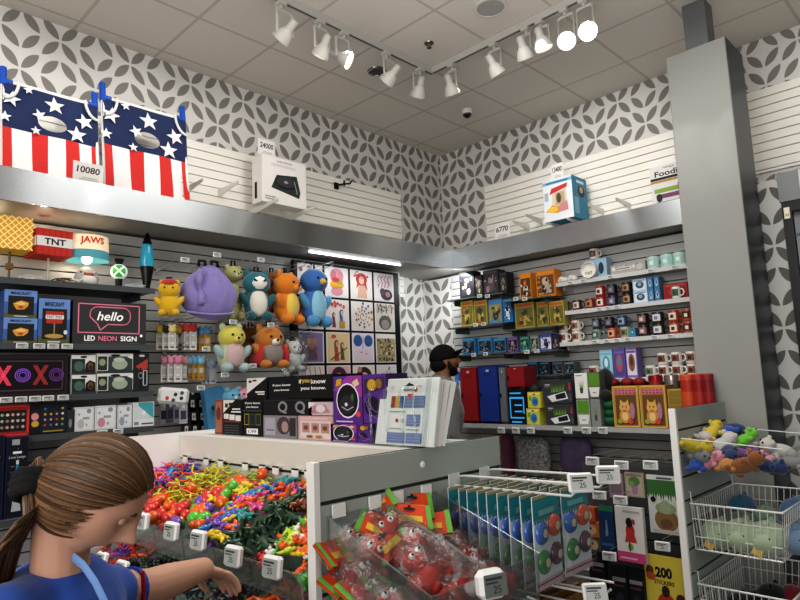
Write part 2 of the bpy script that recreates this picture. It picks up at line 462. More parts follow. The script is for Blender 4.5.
# glazed door at the right edge, with a steel header
dx = -.62
yt = on(0, 781, 203, dx)
mb = MB(); fr = C('121316', .3)
y0, y1, zt = -4.9, yt.y, yt.z
for a, b in (((dx, y0, 0), (dx+.05, y0+.06, zt)), ((dx, y1-.06, 0), (dx+.05, y1, zt)), ((dx, y0+.06, zt-.07), (dx+.05, y1-.06, zt)), ((dx, y0+.06, 0), (dx+.05, y1-.06, .12))): mb.box(a, b, fr)
door = struct(mb, 'door_1')
mb = MB(); mb.box((dx+.02, y0+.06, .12), (dx+.03, y1-.06, zt-.07), C('1a222c', .06, coat=.3))
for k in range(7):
    zz = zt-.25-k*.3; mb.box((dx+.016, y0+.06, zz), (dx+.021, y1-.06, zz+.02), C('3a5a80', .3))  # blue bars paint a reflection onto the dark glass
o = struct(mb, 'door_pane', parent=door)
h0 = on(0, 776, 174, dx); h1 = on(0, 797, 170, dx)
mb = MB(); mb.box((dx, h1.y, zt+.005), (dx+.04, h0.y, h0.z), C('77797b', .45, .3)); struct(mb, 'trim_3')
mb = MB(); mb.box((dx+.01, -4.9, zt+.005), (dx+.035, h1.y, h0.z), C('d8d4c8', .5)); struct(mb, 'trim_4')
mb = MB(); q = on(0, 787, 213, dx-.004); mb.cbox(q, (.006, .035, .08), C('efe9da', .5)); f = Face(mb, (q.x-.003, q.y+.014, q.z-.03), (0, -.028, 0), (0, 0, .06)); f.r(.1, .1, .9, .4, C('c9b48a'))
one(mb, 'paper_tag', 'small cream paper tag stuck at the top corner of the black glass door', 'tag')

# ---------------------------------------------------------------- ceiling fittings
def ceil_thing(mbs, name, label, cat, p):
    t = thing(name, label, cat, p)
    for n, mb in mbs: mb.build(n, t, smooth=40)
    return t
p = on(2, 490.5, 7, CEIL)
mb = MB(); mb.lathe([(.118, 0), (.125, -.004), (.122, -.012), (.104, -.014), (.1, -.01)], p, C('cfcac3', .5), 32)
g = MB(); g.lathe([(.0001, -.0105), (.1, -.0105)], p, C('a3a19d', .6, noise_amt=.2, nscale=300), 32)
ceil_thing((('rim', mb), ('grille', g)), 'ceiling_speaker', 'round flush ceiling speaker with grey grille', 'speaker', p)
p = on(2, 429, 43, CEIL); ch = C('8c8a86', .2, 1.)
mb = MB(); mb.lathe([(.04, 0), (.036, -.008), (.014, -.01)], p, ch, 20)
g = MB(); g.lathe([(.012, -.01), (.012, -.035), (.02, -.04), (.02, -.043), (.0001, -.043)], p, ch, 12)
ceil_thing((('escutcheon', mb), ('sprinkler_head', g)), 'fire_sprinkler', 'small chrome fire sprinkler in the ceiling, under the round speaker', 'sprinkler', p)
p = on(2, 377, 71, CEIL)
mb = MB(); mb.lathe([(.085, 0), (.082, -.01), (.066, -.014), (.06, -.004)], p, ch, 28)
g = MB(); g.lathe([(.0001, -.006), (.06, -.006)], p, C('3b3835', .15, .9), 20)
ceil_thing((('trim_ring', mb), ('reflector', g)), 'recessed_downlight', 'chrome recessed downlight in the ceiling behind the track', 'downlight', p)
p = on(2, 467, 110, CEIL)
mb = MB(); mb.lathe([(.055, 0), (.055, -.03), (.045, -.045)], p, C('e9e7e2', .4), 24)
g = MB(); g.lathe([(.045, -.045), (.04, -.064), (.022, -.08), (.0001, -.085)], p, C('17171a', .1, coat=.5), 24)
ceil_thing((('housing', mb), ('dome', g)), 'dome_camera', 'small white dome security camera with black eye on the ceiling', 'camera', p)

# track lighting: two white rails meeting over the corner
RZ = 4.222; TX, TY = -1.70, -1.385
wt = C('b5b3ae', .4); dk = C('2e2c2a', .6)
mb = MB(); mb.box((-6.5, TY-.018, RZ), (TX+.018, TY+.018, CEIL-.001), wt); mb.box((-6.5, TY-.006, RZ-.001), (TX, TY+.006, RZ), dk)
one(mb, 'track_rail', 'white lighting track rail along the left wall side of the ceiling', 'track rail')
mb = MB(); mb.box((TX-.018, -5.4, RZ), (TX+.018, TY-.0185, CEIL-.001), wt); mb.box((TX-.006, -5.4, RZ-.001), (TX+.006, TY-.02, RZ), dk)
one(mb, 'track_rail', 'white lighting track rail along the right wall side of the ceiling', 'track rail')
LAMPS = [('L', 281, 285, 34, (-.25, .75, -.62), 0, 'topmost lamp on the left rail, aimed at the flag panels'),
 ('L', 320, 322, 50, (-.12, .5, -.85), .6, 'second lamp down the left rail, hanging straight with a lit rim'),
 ('L', 344, 343, 58, (.55, -.62, -.5), 9, 'third lamp on the left rail, its glowing face turned to the room'),
 ('L', 386, 390, 77, (-.15, .75, -.6), 0, 'fourth lamp on the left rail, beside the chrome downlight'),
 ('L', 420, 419, 90, (.25, .6, -.75), 0, 'last lamp on the left rail, by the corner of the track'),
 ('R', 452, 451, 88, (.5, .12, -.82), 0, 'first lamp on the right rail, nearest the corner of the track'),
 ('R', 494, 495, 68, (.6, -.1, -.8), 0, 'second lamp on the right rail from the corner, unlit, turned down'),
 ('R', 526, 524, 51, (.6, .1, -.8), 0, 'third lamp on the right rail from the corner, tilted'),
 ('R', 540, 542, 42, (.25, -.1, -.95), 4, 'fourth lamp on the right rail from the corner, lit, facing down'),
 ('R', 565, 567, 39, (-.62, -.25, -.62), 14, 'fifth lamp on the right rail from the corner, lit face turned left'),
 ('R', 584, 586, 31, (-.62, -.55, -.52), 60, 'brightest lamp, dazzling at the far end of the right rail')]
for side, mx, hx, hy, d, em, lb in LAMPS:
    m = on(2, mx, 5, RZ)
    mp = V((on(1, mx, hy-20, TY).x, TY, RZ)) if side == 'L' else V((TX, on(0, mx, hy-20, TX).y, RZ))
    hc = on(1, hx, hy, TY) if side == 'L' else on(0, hx, hy, TX)
    t = thing('track_lamp', 'white track spotlight, ' + lb, 'spotlight', mp, 'spotlights on the ceiling track')
    d = V(d).normalized(); al = V((1, 0, 0)) if side == 'L' else V((0, 1, 0))
    b = MB(); b.box((mp.x-.03, mp.y-.03, RZ-.03), (mp.x+.03, mp.y+.03, RZ-.0012), wt)
    b.cyl(mp-V((0, 0, .03)), mp-V((0, 0, .055)), .012, wt); b.build('adapter', t, smooth=40)
    y = MB(); w = .062; top = mp-V((0, 0, .055))
    pts = [hc-al*w, V((hc.x, hc.y, top.z-.01))-al*w, top-al*(w*.6), top+al*(w*.6), V((hc.x, hc.y, top.z-.01))+al*w, hc+al*w]
    for p, q in zip(pts, pts[1:]):
        tt = (q-p).normalized(); y.tube([p-tt*.003, q+tt*.003], .011, wt, 4, flat=.3)
    y.build('yoke', t)
    s = MB(); s.lathe([(.02, -.115), (.028, -.11), (.03, -.05), (.033, -.03)], hc, wt, 18, d); s.build('socket', t, smooth=40)
    s = MB(); s.lathe([(.033, -.035), (.05, -.01), (.066, .035), (.068, .055), (.064, .056), (.06, .045)], hc, wt, 24, d); s.build('shade', t, smooth=40)
    s = MB(); s.lathe([(.06, .046), (.04, .053), (.0001, .056)], hc, C('fff6e4', .3, emit=em) if em else C('c9c6bf', .2), 24, d); s.build('lens', t, smooth=60)
# ================================================================ UPPER LEFT LEDGE
NAVY, RED, FW = C('1d2a52', .8, sheen=.2), C('c92f2c', .8, sheen=.2), C('e9e7e6', .8, sheen=.2)
def star(f, cx, cy, r, m, rot=0., asp=1.):
    pts = []
    for k in range(10):
        a = rot+PI/2+k*PI/5; q = r if k % 2 == 0 else r*.42
        pts.append((cx+q*math.cos(a)*asp, cy+q*math.sin(a)))
    for k in range(0, 10, 2): f.p([pts[k-1], pts[k], pts[(k+1) % 10], (cx, cy)], m); f.k -= .0004
    f.up()
def flag_game(x0, x1, yt0, yt1, yb, c, label):
    """a toss-game panel: pvc frame with blue corner joints, star-spangled cloth with an oval hole"""
    A0 = on(1, x0, yt0+30, c).x; A1 = on(1, x1, yt1+30, c).x
    zt = (on(1, x0, yt0, c).z + on(1, x1, yt1, c).z)/2; zb = ZT+.005; W, H = A1-A0, zt-zb
    lean = .10
    t = thing('toss_game_panel', label, 'toss game', ((A0+A1)/2, c, zb), 'flag toss games on the left ledge')
    P = lambda u, v, n=0.: V((A0+W*u, c+lean*v-n, zb+H*v))
    pv = C('e6e6e2', .35); bl = C('1f4fae', .35)
    fr = MB(); fr.tube([P(.015, 0), P(.015, 1.10)], .016, pv, 10); fr.tube([P(.985, 0), P(.985, 1.10)], .016, pv, 10); fr.tube([P(.015, 1.02), P(.985, 1.02)], .016, pv, 10)
    fr.build('pvc_frame', t, smooth=50)
    for u in (.015, .985):
        j = MB(); j.tube([P(u, .98), P(u, 1.17)], .022, bl, 10); s = 1 if u < .5 else -1; j.tube([P(u, 1.02), P(u+.09*s, 1.02)], .021, bl, 10); j.build('corner_joint', t, smooth=50)
    for s0, s1 in ((.015, .15), (.985, .85)):
        h = MB(); h.tube([P(s0+(s1-s0)*math.sin(i*PI/16), 1.02-.2*math.cos(i*PI/16), .045) for i in range(9)], .010, C('dcdcd8', .5), 8); h.build('corner_hoop', t, smooth=60)
    # cloth with a real oval hole, rounded cut-outs at the top corners
    cl = MB(); N = 40; hc, hr = (.5, .66), (.15, .085)
    split = .52
    def surf(u, v): return P(u, v, .02+.012*math.sin(u*9+v*5)*(1-v*.6))
    ring_o = []; ring_i = []
    for k in range(N):
        a = 2*PI*k/N; ca, sa = math.cos(a), math.sin(a)
        sc = min((.5/abs(ca)) if abs(ca) > 1e-6 else 9, ((1-hc[1])/sa) if sa > 1e-6 else 9, ((hc[1]-split)/-sa) if sa < -1e-6 else 9)
        ring_o.append((hc[0]+ca*sc, hc[1]+sa*sc)); ring_i.append((hc[0]+hr[0]*ca, hc[1]+hr[1]*sa))
    for k in range(N):
        l = (k+1) % N
        pts = [ring_i[k], ring_o[k], ring_o[l], ring_i[l]]
        cl.poly([surf(*q) for q in pts], NAVY)
    for co in ((0, 1), (1, 1), (0, split), (1, split)):      # corner fills of the ring
        near = sorted(ring_o, key=lambda q: (q[0]-co[0])**2+(q[1]-co[1])**2)[:1]
    f = Face(cl, P(0, 0, .034), P(1, 0)-P(0, 0), P(0, 1)-P(0, 0))
    for q in ([(.0, split), (.1, split), (.0, .6)], [(1, split), (1, .6), (.9, split)], [(0, .9), (.1, 1), (0, 1)], [(1, .9), (1, 1), (.9, 1)]):
        cl.poly([surf(*p) for p in q], NAVY)
    ns = 7
    for k in range(ns):
        m = RED if k % 2 == 0 else FW
        u0, u1 = [(0, .09), (.09, .29), (.29, .45), (.45, .63), (.63, .78), (.78, .92), (.92, 1)][k]
        for i in range(8): cl.poly([surf(u0, split*i/8), surf(u1, split*i/8), surf(u1, split*(i+1)/8), surf(u0, split*(i+1)/8)], m)
    for cx, cy, r, ro in ((.52, .87, .1, .1), (.08, .83, .09, -.2), (.84, .77, .095, .3), (.75, .6, .1, .05), (.36, .72, .07, .4), (.02, .62, .06, 0), (.32, .54, .05, .1), (.25, .97, .05, .2)):
        star(f, cx, cy, r, FW, ro, H/W)
    f.t('franklin', .83, .16, .035, RED) if False else None
    cl.build('cloth', t)
    return P
P1 = flag_game(4, 101, 84, 96, 190, -.45, 'stars-and-stripes toss game panel at the far left of the ledge, behind the 10080 sign')
P2 = flag_game(106, 190, 99, 113, 200, -.45, 'stars-and-stripes toss game panel with red side lettering, beside the empty slat wall')
mb = MB(); mb.text('franklin', P2(.9, .24, .05), (0, .0995, .995), (-1, 0, 0), .035, RED, w=.2, shear=.2)
o = mb.build('side_lettering', parent=[x for x in bpy.data.objects if x.name.startswith('toss_game_panel')][1])

def paper_sign(name, x0, x1, y0, y1, c, side, txt, label, lines=1, zb=None):
    ym = (y0+y1)/2
    a0, a1 = apx(side, x0, ym, c), apx(side, x1, ym, c); z1, z0 = zpx(side, (x0+x1)/2, y0, c), zpx(side, (x0+x1)/2, y1, c)
    if zb is not None: z0 = zb
    mb, f = carton(side, c, a0, a1, z0, z1, .004, C('e3dfdc', .6))
    f.t(txt, .5, .62, .34, INK, w=.78, shear=.12, bold=.02); f.r(.3, .2, .8, .23, C('8a8684', .6)); f.r(.2, .1, .85, .13, C('8a8684', .6))
    return one(mb, 'paper_sign', label, 'sign')
paper_sign('s', 73, 103, 163, 184, -SL+.015, 'L', '10080', 'white paper sign reading 10080 on the steel ledge', zb=ZT)
# turntable carton on two faceout brackets
BRK = C('d9d7d0', .35, .2)
def bracket(side, a, z, ln, label):
    mb = MB(); c = -.03
    p = [pos(side, a-.004, c, z-.045), pos(side, a-.004, c-ln, z+.0), pos(side, a-.004, c-ln, z+.02), pos(side, a-.004, c, z+.02)]
    mb.prism(p, UV[side]*.008, BRK)
    return one(mb, 'shelf_bracket', label, 'bracket')
cT = -.34
a0, a1 = apx('L', 262, 185, cT), apx('L', 306, 185, cT); zt_, zb_ = zpx('L', 283, 159, cT), zpx('L', 283, 205, cT)
mb, f = carton('L', cT, a0, a1, zb_, zt_, .15, C('e7e3df', .5))
f.p([(.2, .33), (.83, .2), (.86, .34), (.78, .68), (.32, .62)], C('2f3937', .4)); f.e(.53, .48, .25, .14, INK); f.e(.53, .5, .22, .11, C('3d3d40', .3)); f.e(.53, .5, .05, .03, C('9a9a9a'))
f.r(.2, .8, .75, .86, C('d6d2cf', .5)); f.t('audio-technica', .5, .92, .045, C('55555a')); f.line([(.78, .3), (.72, .55)], .006, C('b8bcc0', .3)); f.r(.06, .12, .3, .14, C('8b8b8b')); f.r(.06, .07, .26, .09, C('8b8b8b'))
side_f = Face(mb, (a0, cT+.15, zb_), (0, -.15, 0), (0, 0, zt_-zb_)); side_f.r(.25, .1, .5, .45, INK)
one(mb, 'turntable_box', 'white carton with a black record player printed on it, on the left ledge brackets', 'box')
bracket('L', a0+.06, zb_-.022, .46, 'white shelf bracket under the left half of the turntable carton')
bracket('L', a1-.02, zb_-.022, .46, 'white shelf bracket under the right edge of the turntable carton')
zc = zt_
paper_sign('s', 258, 275, 140, 156, cT+.02, 'L', '24000', 'white paper sign reading 24000 standing on the turntable carton', zb=zc)
for x, y, lb in ((197, 184, 'bare white faceout bracket right of the flag panels'), (232, 186, 'bare white faceout bracket left of the turntable carton')):
    q = on(1, x, y, -.25); bracket('L', q.x, q.z, .32, lb)
q = on(1, 336, 186, -.03)
mb = MB(); mb.cbox((q.x, -.035, q.z), (.05, .014, .065), BLACK); mb.tube([(q.x, -.04, q.z+.005), (q.x+.05, -.1, q.z+.015), (q.x+.1, -.13, q.z+.02), (q.x+.12, -.13, q.z+.05)], .01, BLACK, 6); mb.tube([(q.x+.05, -.1, q.z-.005), (q.x+.05, -.1, q.z+.05)], .01, BLACK, 6)
one(mb, 'wall_hook', 'black hook on the white slats above the left ledge', 'hook')

# ================================================================ LEFT SHELF BAY
SHM = C('41474c', .4, .4)
SH = [2.268, 1.893, 1.590, 1.366]; SA0, SA1 = -5.6, -3.80
def wall_shelf(side, a0, a1, z, c_back, c_front, label, m=SHM, th=.022, rail=True, railm=None):
    t = thing('wall_shelf', label, 'shelf', pos(side, (a0+a1)/2, c_back, z-th))
    def bx(n, aa, ab, za, zb, ca, cb, mm):
        p, q = pos(side, aa, ca, za), pos(side, ab, cb, zb); b = MB(); b.box([min(p[i], q[i]) for i in range(3)], [max(p[i], q[i]) for i in range(3)], mm); b.build(n, t)
    bx('deck', a0, a1, z-th, z, c_back, c_front, m)
    if rail: bx('price_rail', a0, a1, z-.034, z+.002, c_front-.0005, c_front-.007, railm or C('55595c', .35, .3))
    for a in (a0+.05, a1-.07): bx('bracket', a, a+.006, z-th-.05, z-th, c_back, c_back+(c_front-c_back)*.8, m)
    return t
for i, n in enumerate(('lamps', 'hello sign carton', 'glowing XOXO box', 'small white boxes')):
    wall_shelf('L', SA0, SA1, SH[i], -.279, -.66, 'dark metal wall shelf carrying the ' + n)
# back boxes below, standing on the base deck
BZ = .93
wall_shelf('L', SA0, SA1, BZ, -.279, -.74, 'grey base shelf with tall lava lamp cartons at the lower left', m=C('77797a', .5))

# ---- lamps on the top shelf
z0 = SH[0]; lc = -.47
mt = C('6b5a3c', .4, .6); gs = C('4f6b3a', .8, noise_amt=.3)
def lamp_base(t, x, z, m, r=.06):
    b = MB(); b.lathe([(r, 0), (r, .012), (r*.3, .02)], (x, lc, z), m, 20); b.build('base', t, smooth=40)
# waffle shade lamp
x0, x1 = on(1, -8, 240, lc).x, on(1, 28, 240, lc).x; zs0, zs1 = zpx('L', 14, 252, lc), zpx('L', 14, 220, lc)
t = thing('table_lamp', 'table lamp with waffle-patterned yellow box shade at the far left', 'lamp', ((x0+x1)/2, lc, z0))
mb = MB(); w = (x1-x0)/2; xm = (x0+x1)/2; wf = C('c79a3f', .7, emit=.25); wd = C('f0cf86', .7, emit=.35)
mb.box((x0, lc-w, zs0), (x1, lc+w, zs1), wf)
f = Face(mb, (x0, lc-w, zs0), (x1-x0, 0, 0), (0, 0, zs1-zs0)); h = (zs1-zs0); n = 5
for k in range(-n, n+1):
    for s in (1, -1):
        pts = []
        c_ = k/n
        ya, yb = 0, 1; xa, xb = (c_, c_+1) if s == 1 else (c_+1, c_)
        def clip(xa, ya, xb, yb):
            if xb == xa: return None
            t0, t1 = sorted(((0-xa)/(xb-xa), (1-xa)/(xb-xa))); t0, t1 = max(t0, 0), min(t1, 1)
            return None if t0 >= t1 else [(xa+(xb-xa)*t0, ya+(yb-ya)*t0), (xa+(xb-xa)*t1, ya+(yb-ya)*t1)]
        q = clip(xa, ya, xb, yb)
        if q: f.line(q, .006, wd)
mb.build('shade', t)
mb = MB(); mb.cyl((xm, lc, z0+.012), (xm, lc, zs0), .007, mt, seg=8); mb.cbox((xm, lc, z0+.1), (.035, .03, .035), C('7a5a30', .6)); mb.build('stem', t)
mb = MB(); mb.box((xm-.14, lc-.1, z0+.0005), (xm+.12, lc+.1, z0+.016), gs); mb.build('base', t)
# red box-shade lamp with TNT band
pA, pB, pC = on(1, 29.5, 240, lc), on(1, 36, 240, lc-.07), on(1, 68, 242, lc)
s = .205; cx, cy = on(1, 49, 240, lc).x, lc; zs0, zs1 = zpx('L', 50, 255, lc-.1), zpx('L', 50, 229, lc-.1)
t = thing('table_lamp', 'table lamp with red box shade lettered TNT on a white band', 'lamp', (cx, cy, z0))
R_ = Matrix.Rotation(math.radians(3), 4, 'Z'); mb = MB(); hs = s/2; rd = C('b8332a', .7, emit=.12); wh = C('d9d6d2', .7, emit=.12); rdd = C('8e2620', .7)
mb.T = Matrix.Translation((cx, cy, 0)) @ R_
mb.box((-hs, -hs, zs0), (hs, hs, zs1), rd)
for (o_, u_) in (((-hs, -hs), (s, 0)), ((-hs, hs), (0, -s)), ((hs, -hs), (0, s))):
    f = Face(mb, (o_[0], o_[1], zs0), (u_[0], u_[1], 0), (0, 0, zs1-zs0))
    for k in range(6): f.r(k/6, 0, k/6+.012, 1, rdd)
    f.r(0, .33, 1, .7, wh)
    if u_[0] > 0: f.t('TNT', .5, .515, .24, INK, w=.6, bold=.03)
mb.T = None; mb.build('shade', t)
mb = MB(); mb.cyl((cx, cy, z0+.014), (cx, cy, zs0), .008, C('b9b4a8', .3, .7), seg=8); mb.build('stem', t)
mb = MB(); mb.box((cx-.12, lc-.09, z0+.0005), (cx+.1, lc+.09, z0+.014), gs); mb.build('base', t)
# drum shade lamp
cx = on(1, 87, 252, lc).x; r = (on(1, 109, 252, lc).x-on(1, 66, 252, lc).x)/2; zs0, zs1 = zpx('L', 87, 261, lc), zpx('L', 87, 238, lc)
t = thing('table_lamp', 'lit table lamp with red-lettered drum shade, cream over teal, on a shark base', 'lamp', (cx, lc, z0))
mb = MB(); h = zs1-zs0; cr = C('e6cfae', .7, emit=.45); te = C('4f8f99', .7, emit=.3)
mb.lathe([(r*1.0, 0), (r*.985, h*.36), (r*.95, h)], (cx, lc, zs0), [te, cr], 36)
mb.f = [f_ for f_ in mb.f if len(f_) == 4]; mb.m = mb.m[:len(mb.f)]
# lettering wrapped round the drum
vs, fs, (tw, th) = text_mesh('JAWS', 0, .03); sc = .07/th; a_off = math.radians(-4)-PI/2
rr = r*.97+.0025
mb.add([(cx+rr*math.cos(a_off+v[0]*sc*.85/r), lc+rr*math.sin(a_off+v[0]*sc*.85/r), zs0+h*.72+v[1]*sc*.8) for v in vs], fs, C('c5402f', .7, emit=.2))
mb.build('shade', t, smooth=50)
mb = MB(); mb.ell((cx, lc, zs0+.012), .032, C('fff4dc', .3, emit=14), seg=12); mb.build('bulb', t, smooth=180)
sh = C('b5b6b2', .5); mb = MB()
def shark(v, p): return V((p.x*(1-.3*max(0, v.z)), p.y*(1-.3*max(0, v.z)), p.z))
mb.ell((cx, lc, z0+.07), (.075, .065, .072), sh, fn=shark, seg=18, rings=12)
mb.ell((cx+.0, lc-.045, z0+.085), (.035, .03, .022), C('b0574f', .5)); mb.ell((cx, lc-.05, z0+.045), (.05, .03, .04), C('dcdad4', .5))
for k in range(-3, 4): mb.lathe([(.006, 0), (.0005, -.014)], (cx+k*.009, lc-.072, z0+.102), C('f2f0ea', .3), 5)
mb.cyl((cx, lc, z0+.13), (cx, lc, zs0+.02), .01, sh)
for sg in (-1, 1): mb.ell((cx+sg*.045, lc-.035, z0+.1), .006, BLACK, seg=8)
mb.build('shark_base', t, smooth=60)
# green-crossed ball lamp
q = on(1, 119, 272, lc); rb = .054
t = thing('globe_lamp', 'small white globe lamp marked with a green X, on a black stand', 'lamp', (q.x, lc, z0))
mb = MB(); mb.ell((q.x, lc, q.z), rb, C('dfe8ea', .35, emit=.35), seg=28, rings=18)
gr = C('3f9b35', .5, emit=.5)
def onball(u, v, e=.002):
    d = V((u, 0, v)); d.y = -math.sqrt(max(0.02, 1-u*u-v*v)); vw = (O-V((q.x, lc, q.z))); an = math.atan2(vw.y, vw.x)+PI/2
    d = Matrix.Rotation(an, 3, 'Z') @ d; return V((q.x, lc, q.z)) + d.normalized()*(rb+e)
rg = [.74, .55, .35, .15]
mb.add([onball(r_*math.cos(2*PI*k/24), r_*math.sin(2*PI*k/24)) for r_ in rg for k in range(24)]+[onball(0, 0)], [(i*24+k, i*24+(k+1) % 24, (i+1)*24+(k+1) % 24, (i+1)*24+k) for i in range(3) for k in range(24)]+[(72+k, 72+(k+1) % 24, 96) for k in range(24)], gr)
for (a, b) in (((-.5, .5), (.5, -.5)), ((.5, .5), (-.5, -.5))):
    L_ = [V((a[0]+(b[0]-a[0])*i/8, a[1]+(b[1]-a[1])*i/8)) for i in range(9)]; nn = V((-(b[1]-a[1]), b[0]-a[0])).normalized()*.085
    vs = []; 
    for i, p in enumerate(L_):
        wv = 1.0 if 0 < i < 8 else 1.3
        vs += [onball(p.x-nn.x*wv, p.y-nn.y*wv, .005), onball(p.x+nn.x*wv, p.y+nn.y*wv, .005)]
    mb.add(vs, [(2*i, 2*i+2, 2*i+3, 2*i+1) for i in range(8)], C('eef6ee', .4, emit=.6))
mb.build('globe', t, smooth=70)
mb = MB(); mb.lathe([(.038, 0), (.038, .012), (.02, .02), (.024, q.z-z0-rb+.012)], (q.x, lc, z0), BLACK, 18); mb.build('stand', t, smooth=40); mb = MB(); mb.lathe([(.02, rb-.01), (.022, rb+.018), (.03, rb+.02), (.028, rb+.035)], q, BLACK, 14); mb.build('top_hook', t, smooth=40)
# lava lamp
q = on(1, 147, 262, lc); zt_ = zpx('L', 148, 233, lc)
t = thing('lava_lamp', 'black and teal liquid lava lamp standing at the right end of the lamp shelf', 'lamp', (q.x, lc, z0)); H = zt_-z0
b = MB(); b.lathe([(.026, 0), (.028, .01), (.022, .04), (.045, H*.40), (.046, H*.43)], (q.x, lc, z0), C('0c0c0e', .3), 20); b.build('base', t, smooth=40)
b = MB(); b.lathe([(.045, H*.43), (.047, H*.5), (.036, H*.78), (.033, H*.8)], (q.x, lc, z0), C('2a8fa8', .1, emit=.25, coat=.5), 20); b.build('globe', t, smooth=60)
b = MB(); b.lathe([(.034, H*.8), (.03, H*.83), (.014, H*.97), (.006, H)], (q.x, lc, z0), C('141416', .25), 20); b.build('cap', t, smooth=40)
# cables lying on the shelf
for k, (x, y, m, lb) in enumerate(((26, 276, 'd8d6d0', 'coiled white cable between the waffle and TNT lamps'), (60, 279, '5b3a3a', 'brown cable bundle beside the TNT lamp'), (72, 282, 'c9c5bb', 'pale cable beside the shark lamp base'), (134, 288, 'b9c4c8', 'pale cable next to the lava lamp'))):
    q = on(1, x, y, -.55); mb = MB(); pts = []
    for i in range(40):
        a = i*.5; pts.append((q.x+.05*math.cos(a)*(1+.3*math.sin(i*.9+k))+.0006*i, -.56+.035*math.sin(a), z0+.006+.03*abs(math.sin(i*.37+k))))
    mb.tube(pts, .0035, C(m, .5), 5); one(mb, 'cable', lb, 'cable', smooth=60)

# ---- cartons of shelf two
bc = -.635
SKY, GRS = C('6f93cf', .6), C('3f4b2c', .6)
def lamp_carton(x0, x1, yt, z0, zt, label, what):
    a0, a1 = apx('L', x0, yt+15, bc), apx('L', x1, yt+15, bc)
    mb, f = carton('L', bc, a0, a1, z0, zt, .2, C('4868a8', .55), sidem=C('33548f', .5))
    f.r(0, .55, 1, 1, SKY); f.r(0, 0, 1, .16, C('5d5f3e', .6)); f.r(.12, .1, .9, .78, C('23251f', .5))
    f.t('MINECRAFT', .5, .88, .1, C('2d2f33'), w=.62, bold=.02)
    if what == 'waffle':
        f.p([(.26, .5), (.5, .62), (.74, .55), (.72, .42), (.6, .3), (.38, .28), (.3, .4)], C('d99a3d', .5)); f.p([(.3, .5), (.52, .58), (.7, .5), (.5, .44)], C('f1c678', .5)); f.e(.5, .38, .08, .05, C('a8512b', .5))
    else:
        f.p([(.25, .45), (.75, .45), (.8, .72), (.22, .72)], C('b93a2e', .5)); f.r(.22, .55, .8, .64, C('e4dfda')); f.t('TNT TNT', .5, .595, .06, INK, w=.5); f.r(.48, .16, .52, .45, C('a08a68')); f.e(.5, .17, .3, .05, C('bd9a55', .5)); f.e(.86, .26, .06, .05, C('e8e2d8'))
    f.r(.3, .03, .7, .06, C('d9d6cf'))
    return one(mb, 'lamp_box', label, 'box')
zm = zpx('L', 20, 317.5, bc)
lamp_carton(3, 37, 319, SH[1]+.001, zm-.002, 'blue lamp carton with waffle picture, lower of two stacked at the left', 'waffle')
lamp_carton(4, 37, 290, zm, zpx('L', 20, 290, bc), 'blue lamp carton with waffle picture, stacked on top of its twin', 'waffle')
lamp_carton(38.5, 70, 299, SH[1]+.001, zpx('L', 54, 299, bc), 'tall blue lamp carton showing a red TNT lamp', 'tnt')
mb, f = pbox('L', bc, 73, 146, 302, SH[1]+.001, .16, C('3c3a3d', .5), sidem=C('2f2d30'))
pk = C('d77d92', .5, emit=.15); wl = C('f4f2ef', .5, emit=.2)
f.frame(.07, .27, .9, .93, .007, pk)
import itertools
def rrect(x0, y0, x1, y1, r, asp):
    pts = []
    for cx, cy, a0 in ((x1-r, y1-r*asp, 0), (x0+r, y1-r*asp, 90), (x0+r, y0+r*asp, 180), (x1-r, y0+r*asp, 270)):
        for k in range(7): a = math.radians(a0+15*k); pts.append((cx+r*math.cos(a), cy+r*asp*math.sin(a)))
    return pts
asp = f.W/f.H
pp = rrect(.22, .47, .77, .87, .1, asp); pp = pp[:15]+[(.32, .47), (.36, .33), (.46, .47)]+pp[21:]
f.line(pp+[pp[0]], .007, pk)
f.t('hello', .49, .66, .21, wl, w=.36, shear=.25, bold=.015)
f.t('LED', .22, .14, .12, wl, w=.14, bold=.02); f.t('NEON', .46, .14, .12, pk, w=.25, bold=.02); f.t('SIGN', .75, .14, .12, wl, w=.23, bold=.02); f.e(.93, .22, .02, .02*asp, wl); f.r(.13, .03, .9, .04, C('77757a'))
one(mb, 'neon_sign_box', 'black LED NEON SIGN carton with a pink speech bubble reading hello', 'box')
# ---- shelf three
mb, f = pbox('L', bc, -30, 68, 354.5, SH[2]+.001, .14, C('2a2226', .5))
f.r(.03, .08, .97, .9, C('1b1418', .4)); f.frame(.06, .14, .94, .84, .006, C('574850', .5))
asp = f.W/f.H
def ox(cx, ch, c1):
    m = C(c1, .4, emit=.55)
    if ch == 'O':
        for r in (.078, .058, .036): f.line([(cx+r*math.cos(a*PI/12), .5+r*asp*.95*math.sin(a*PI/12)) for a in range(25)], .004, m)
    else:
        for d in (-.016, 0, .016):
            f.line([(cx-.06+d, .27), (cx+.06+d, .73)], .005, m); f.line([(cx+.06+d, .27), (cx-.06+d, .73)], .005, m)
for cx, ch, c1 in ((.12, 'O', '9a5fb4'), (.32, 'X', 'd0405a'), (.515, 'O', '8a56b8'), (.7, 'X', '8a3030'), (.87, 'O', '6d3d86')): ox(cx, ch, c1)
one(mb, 'neon_sign_box', 'long dark carton with glowing red and purple XOXO', 'box')
CW = C('dcdcd8', .5)
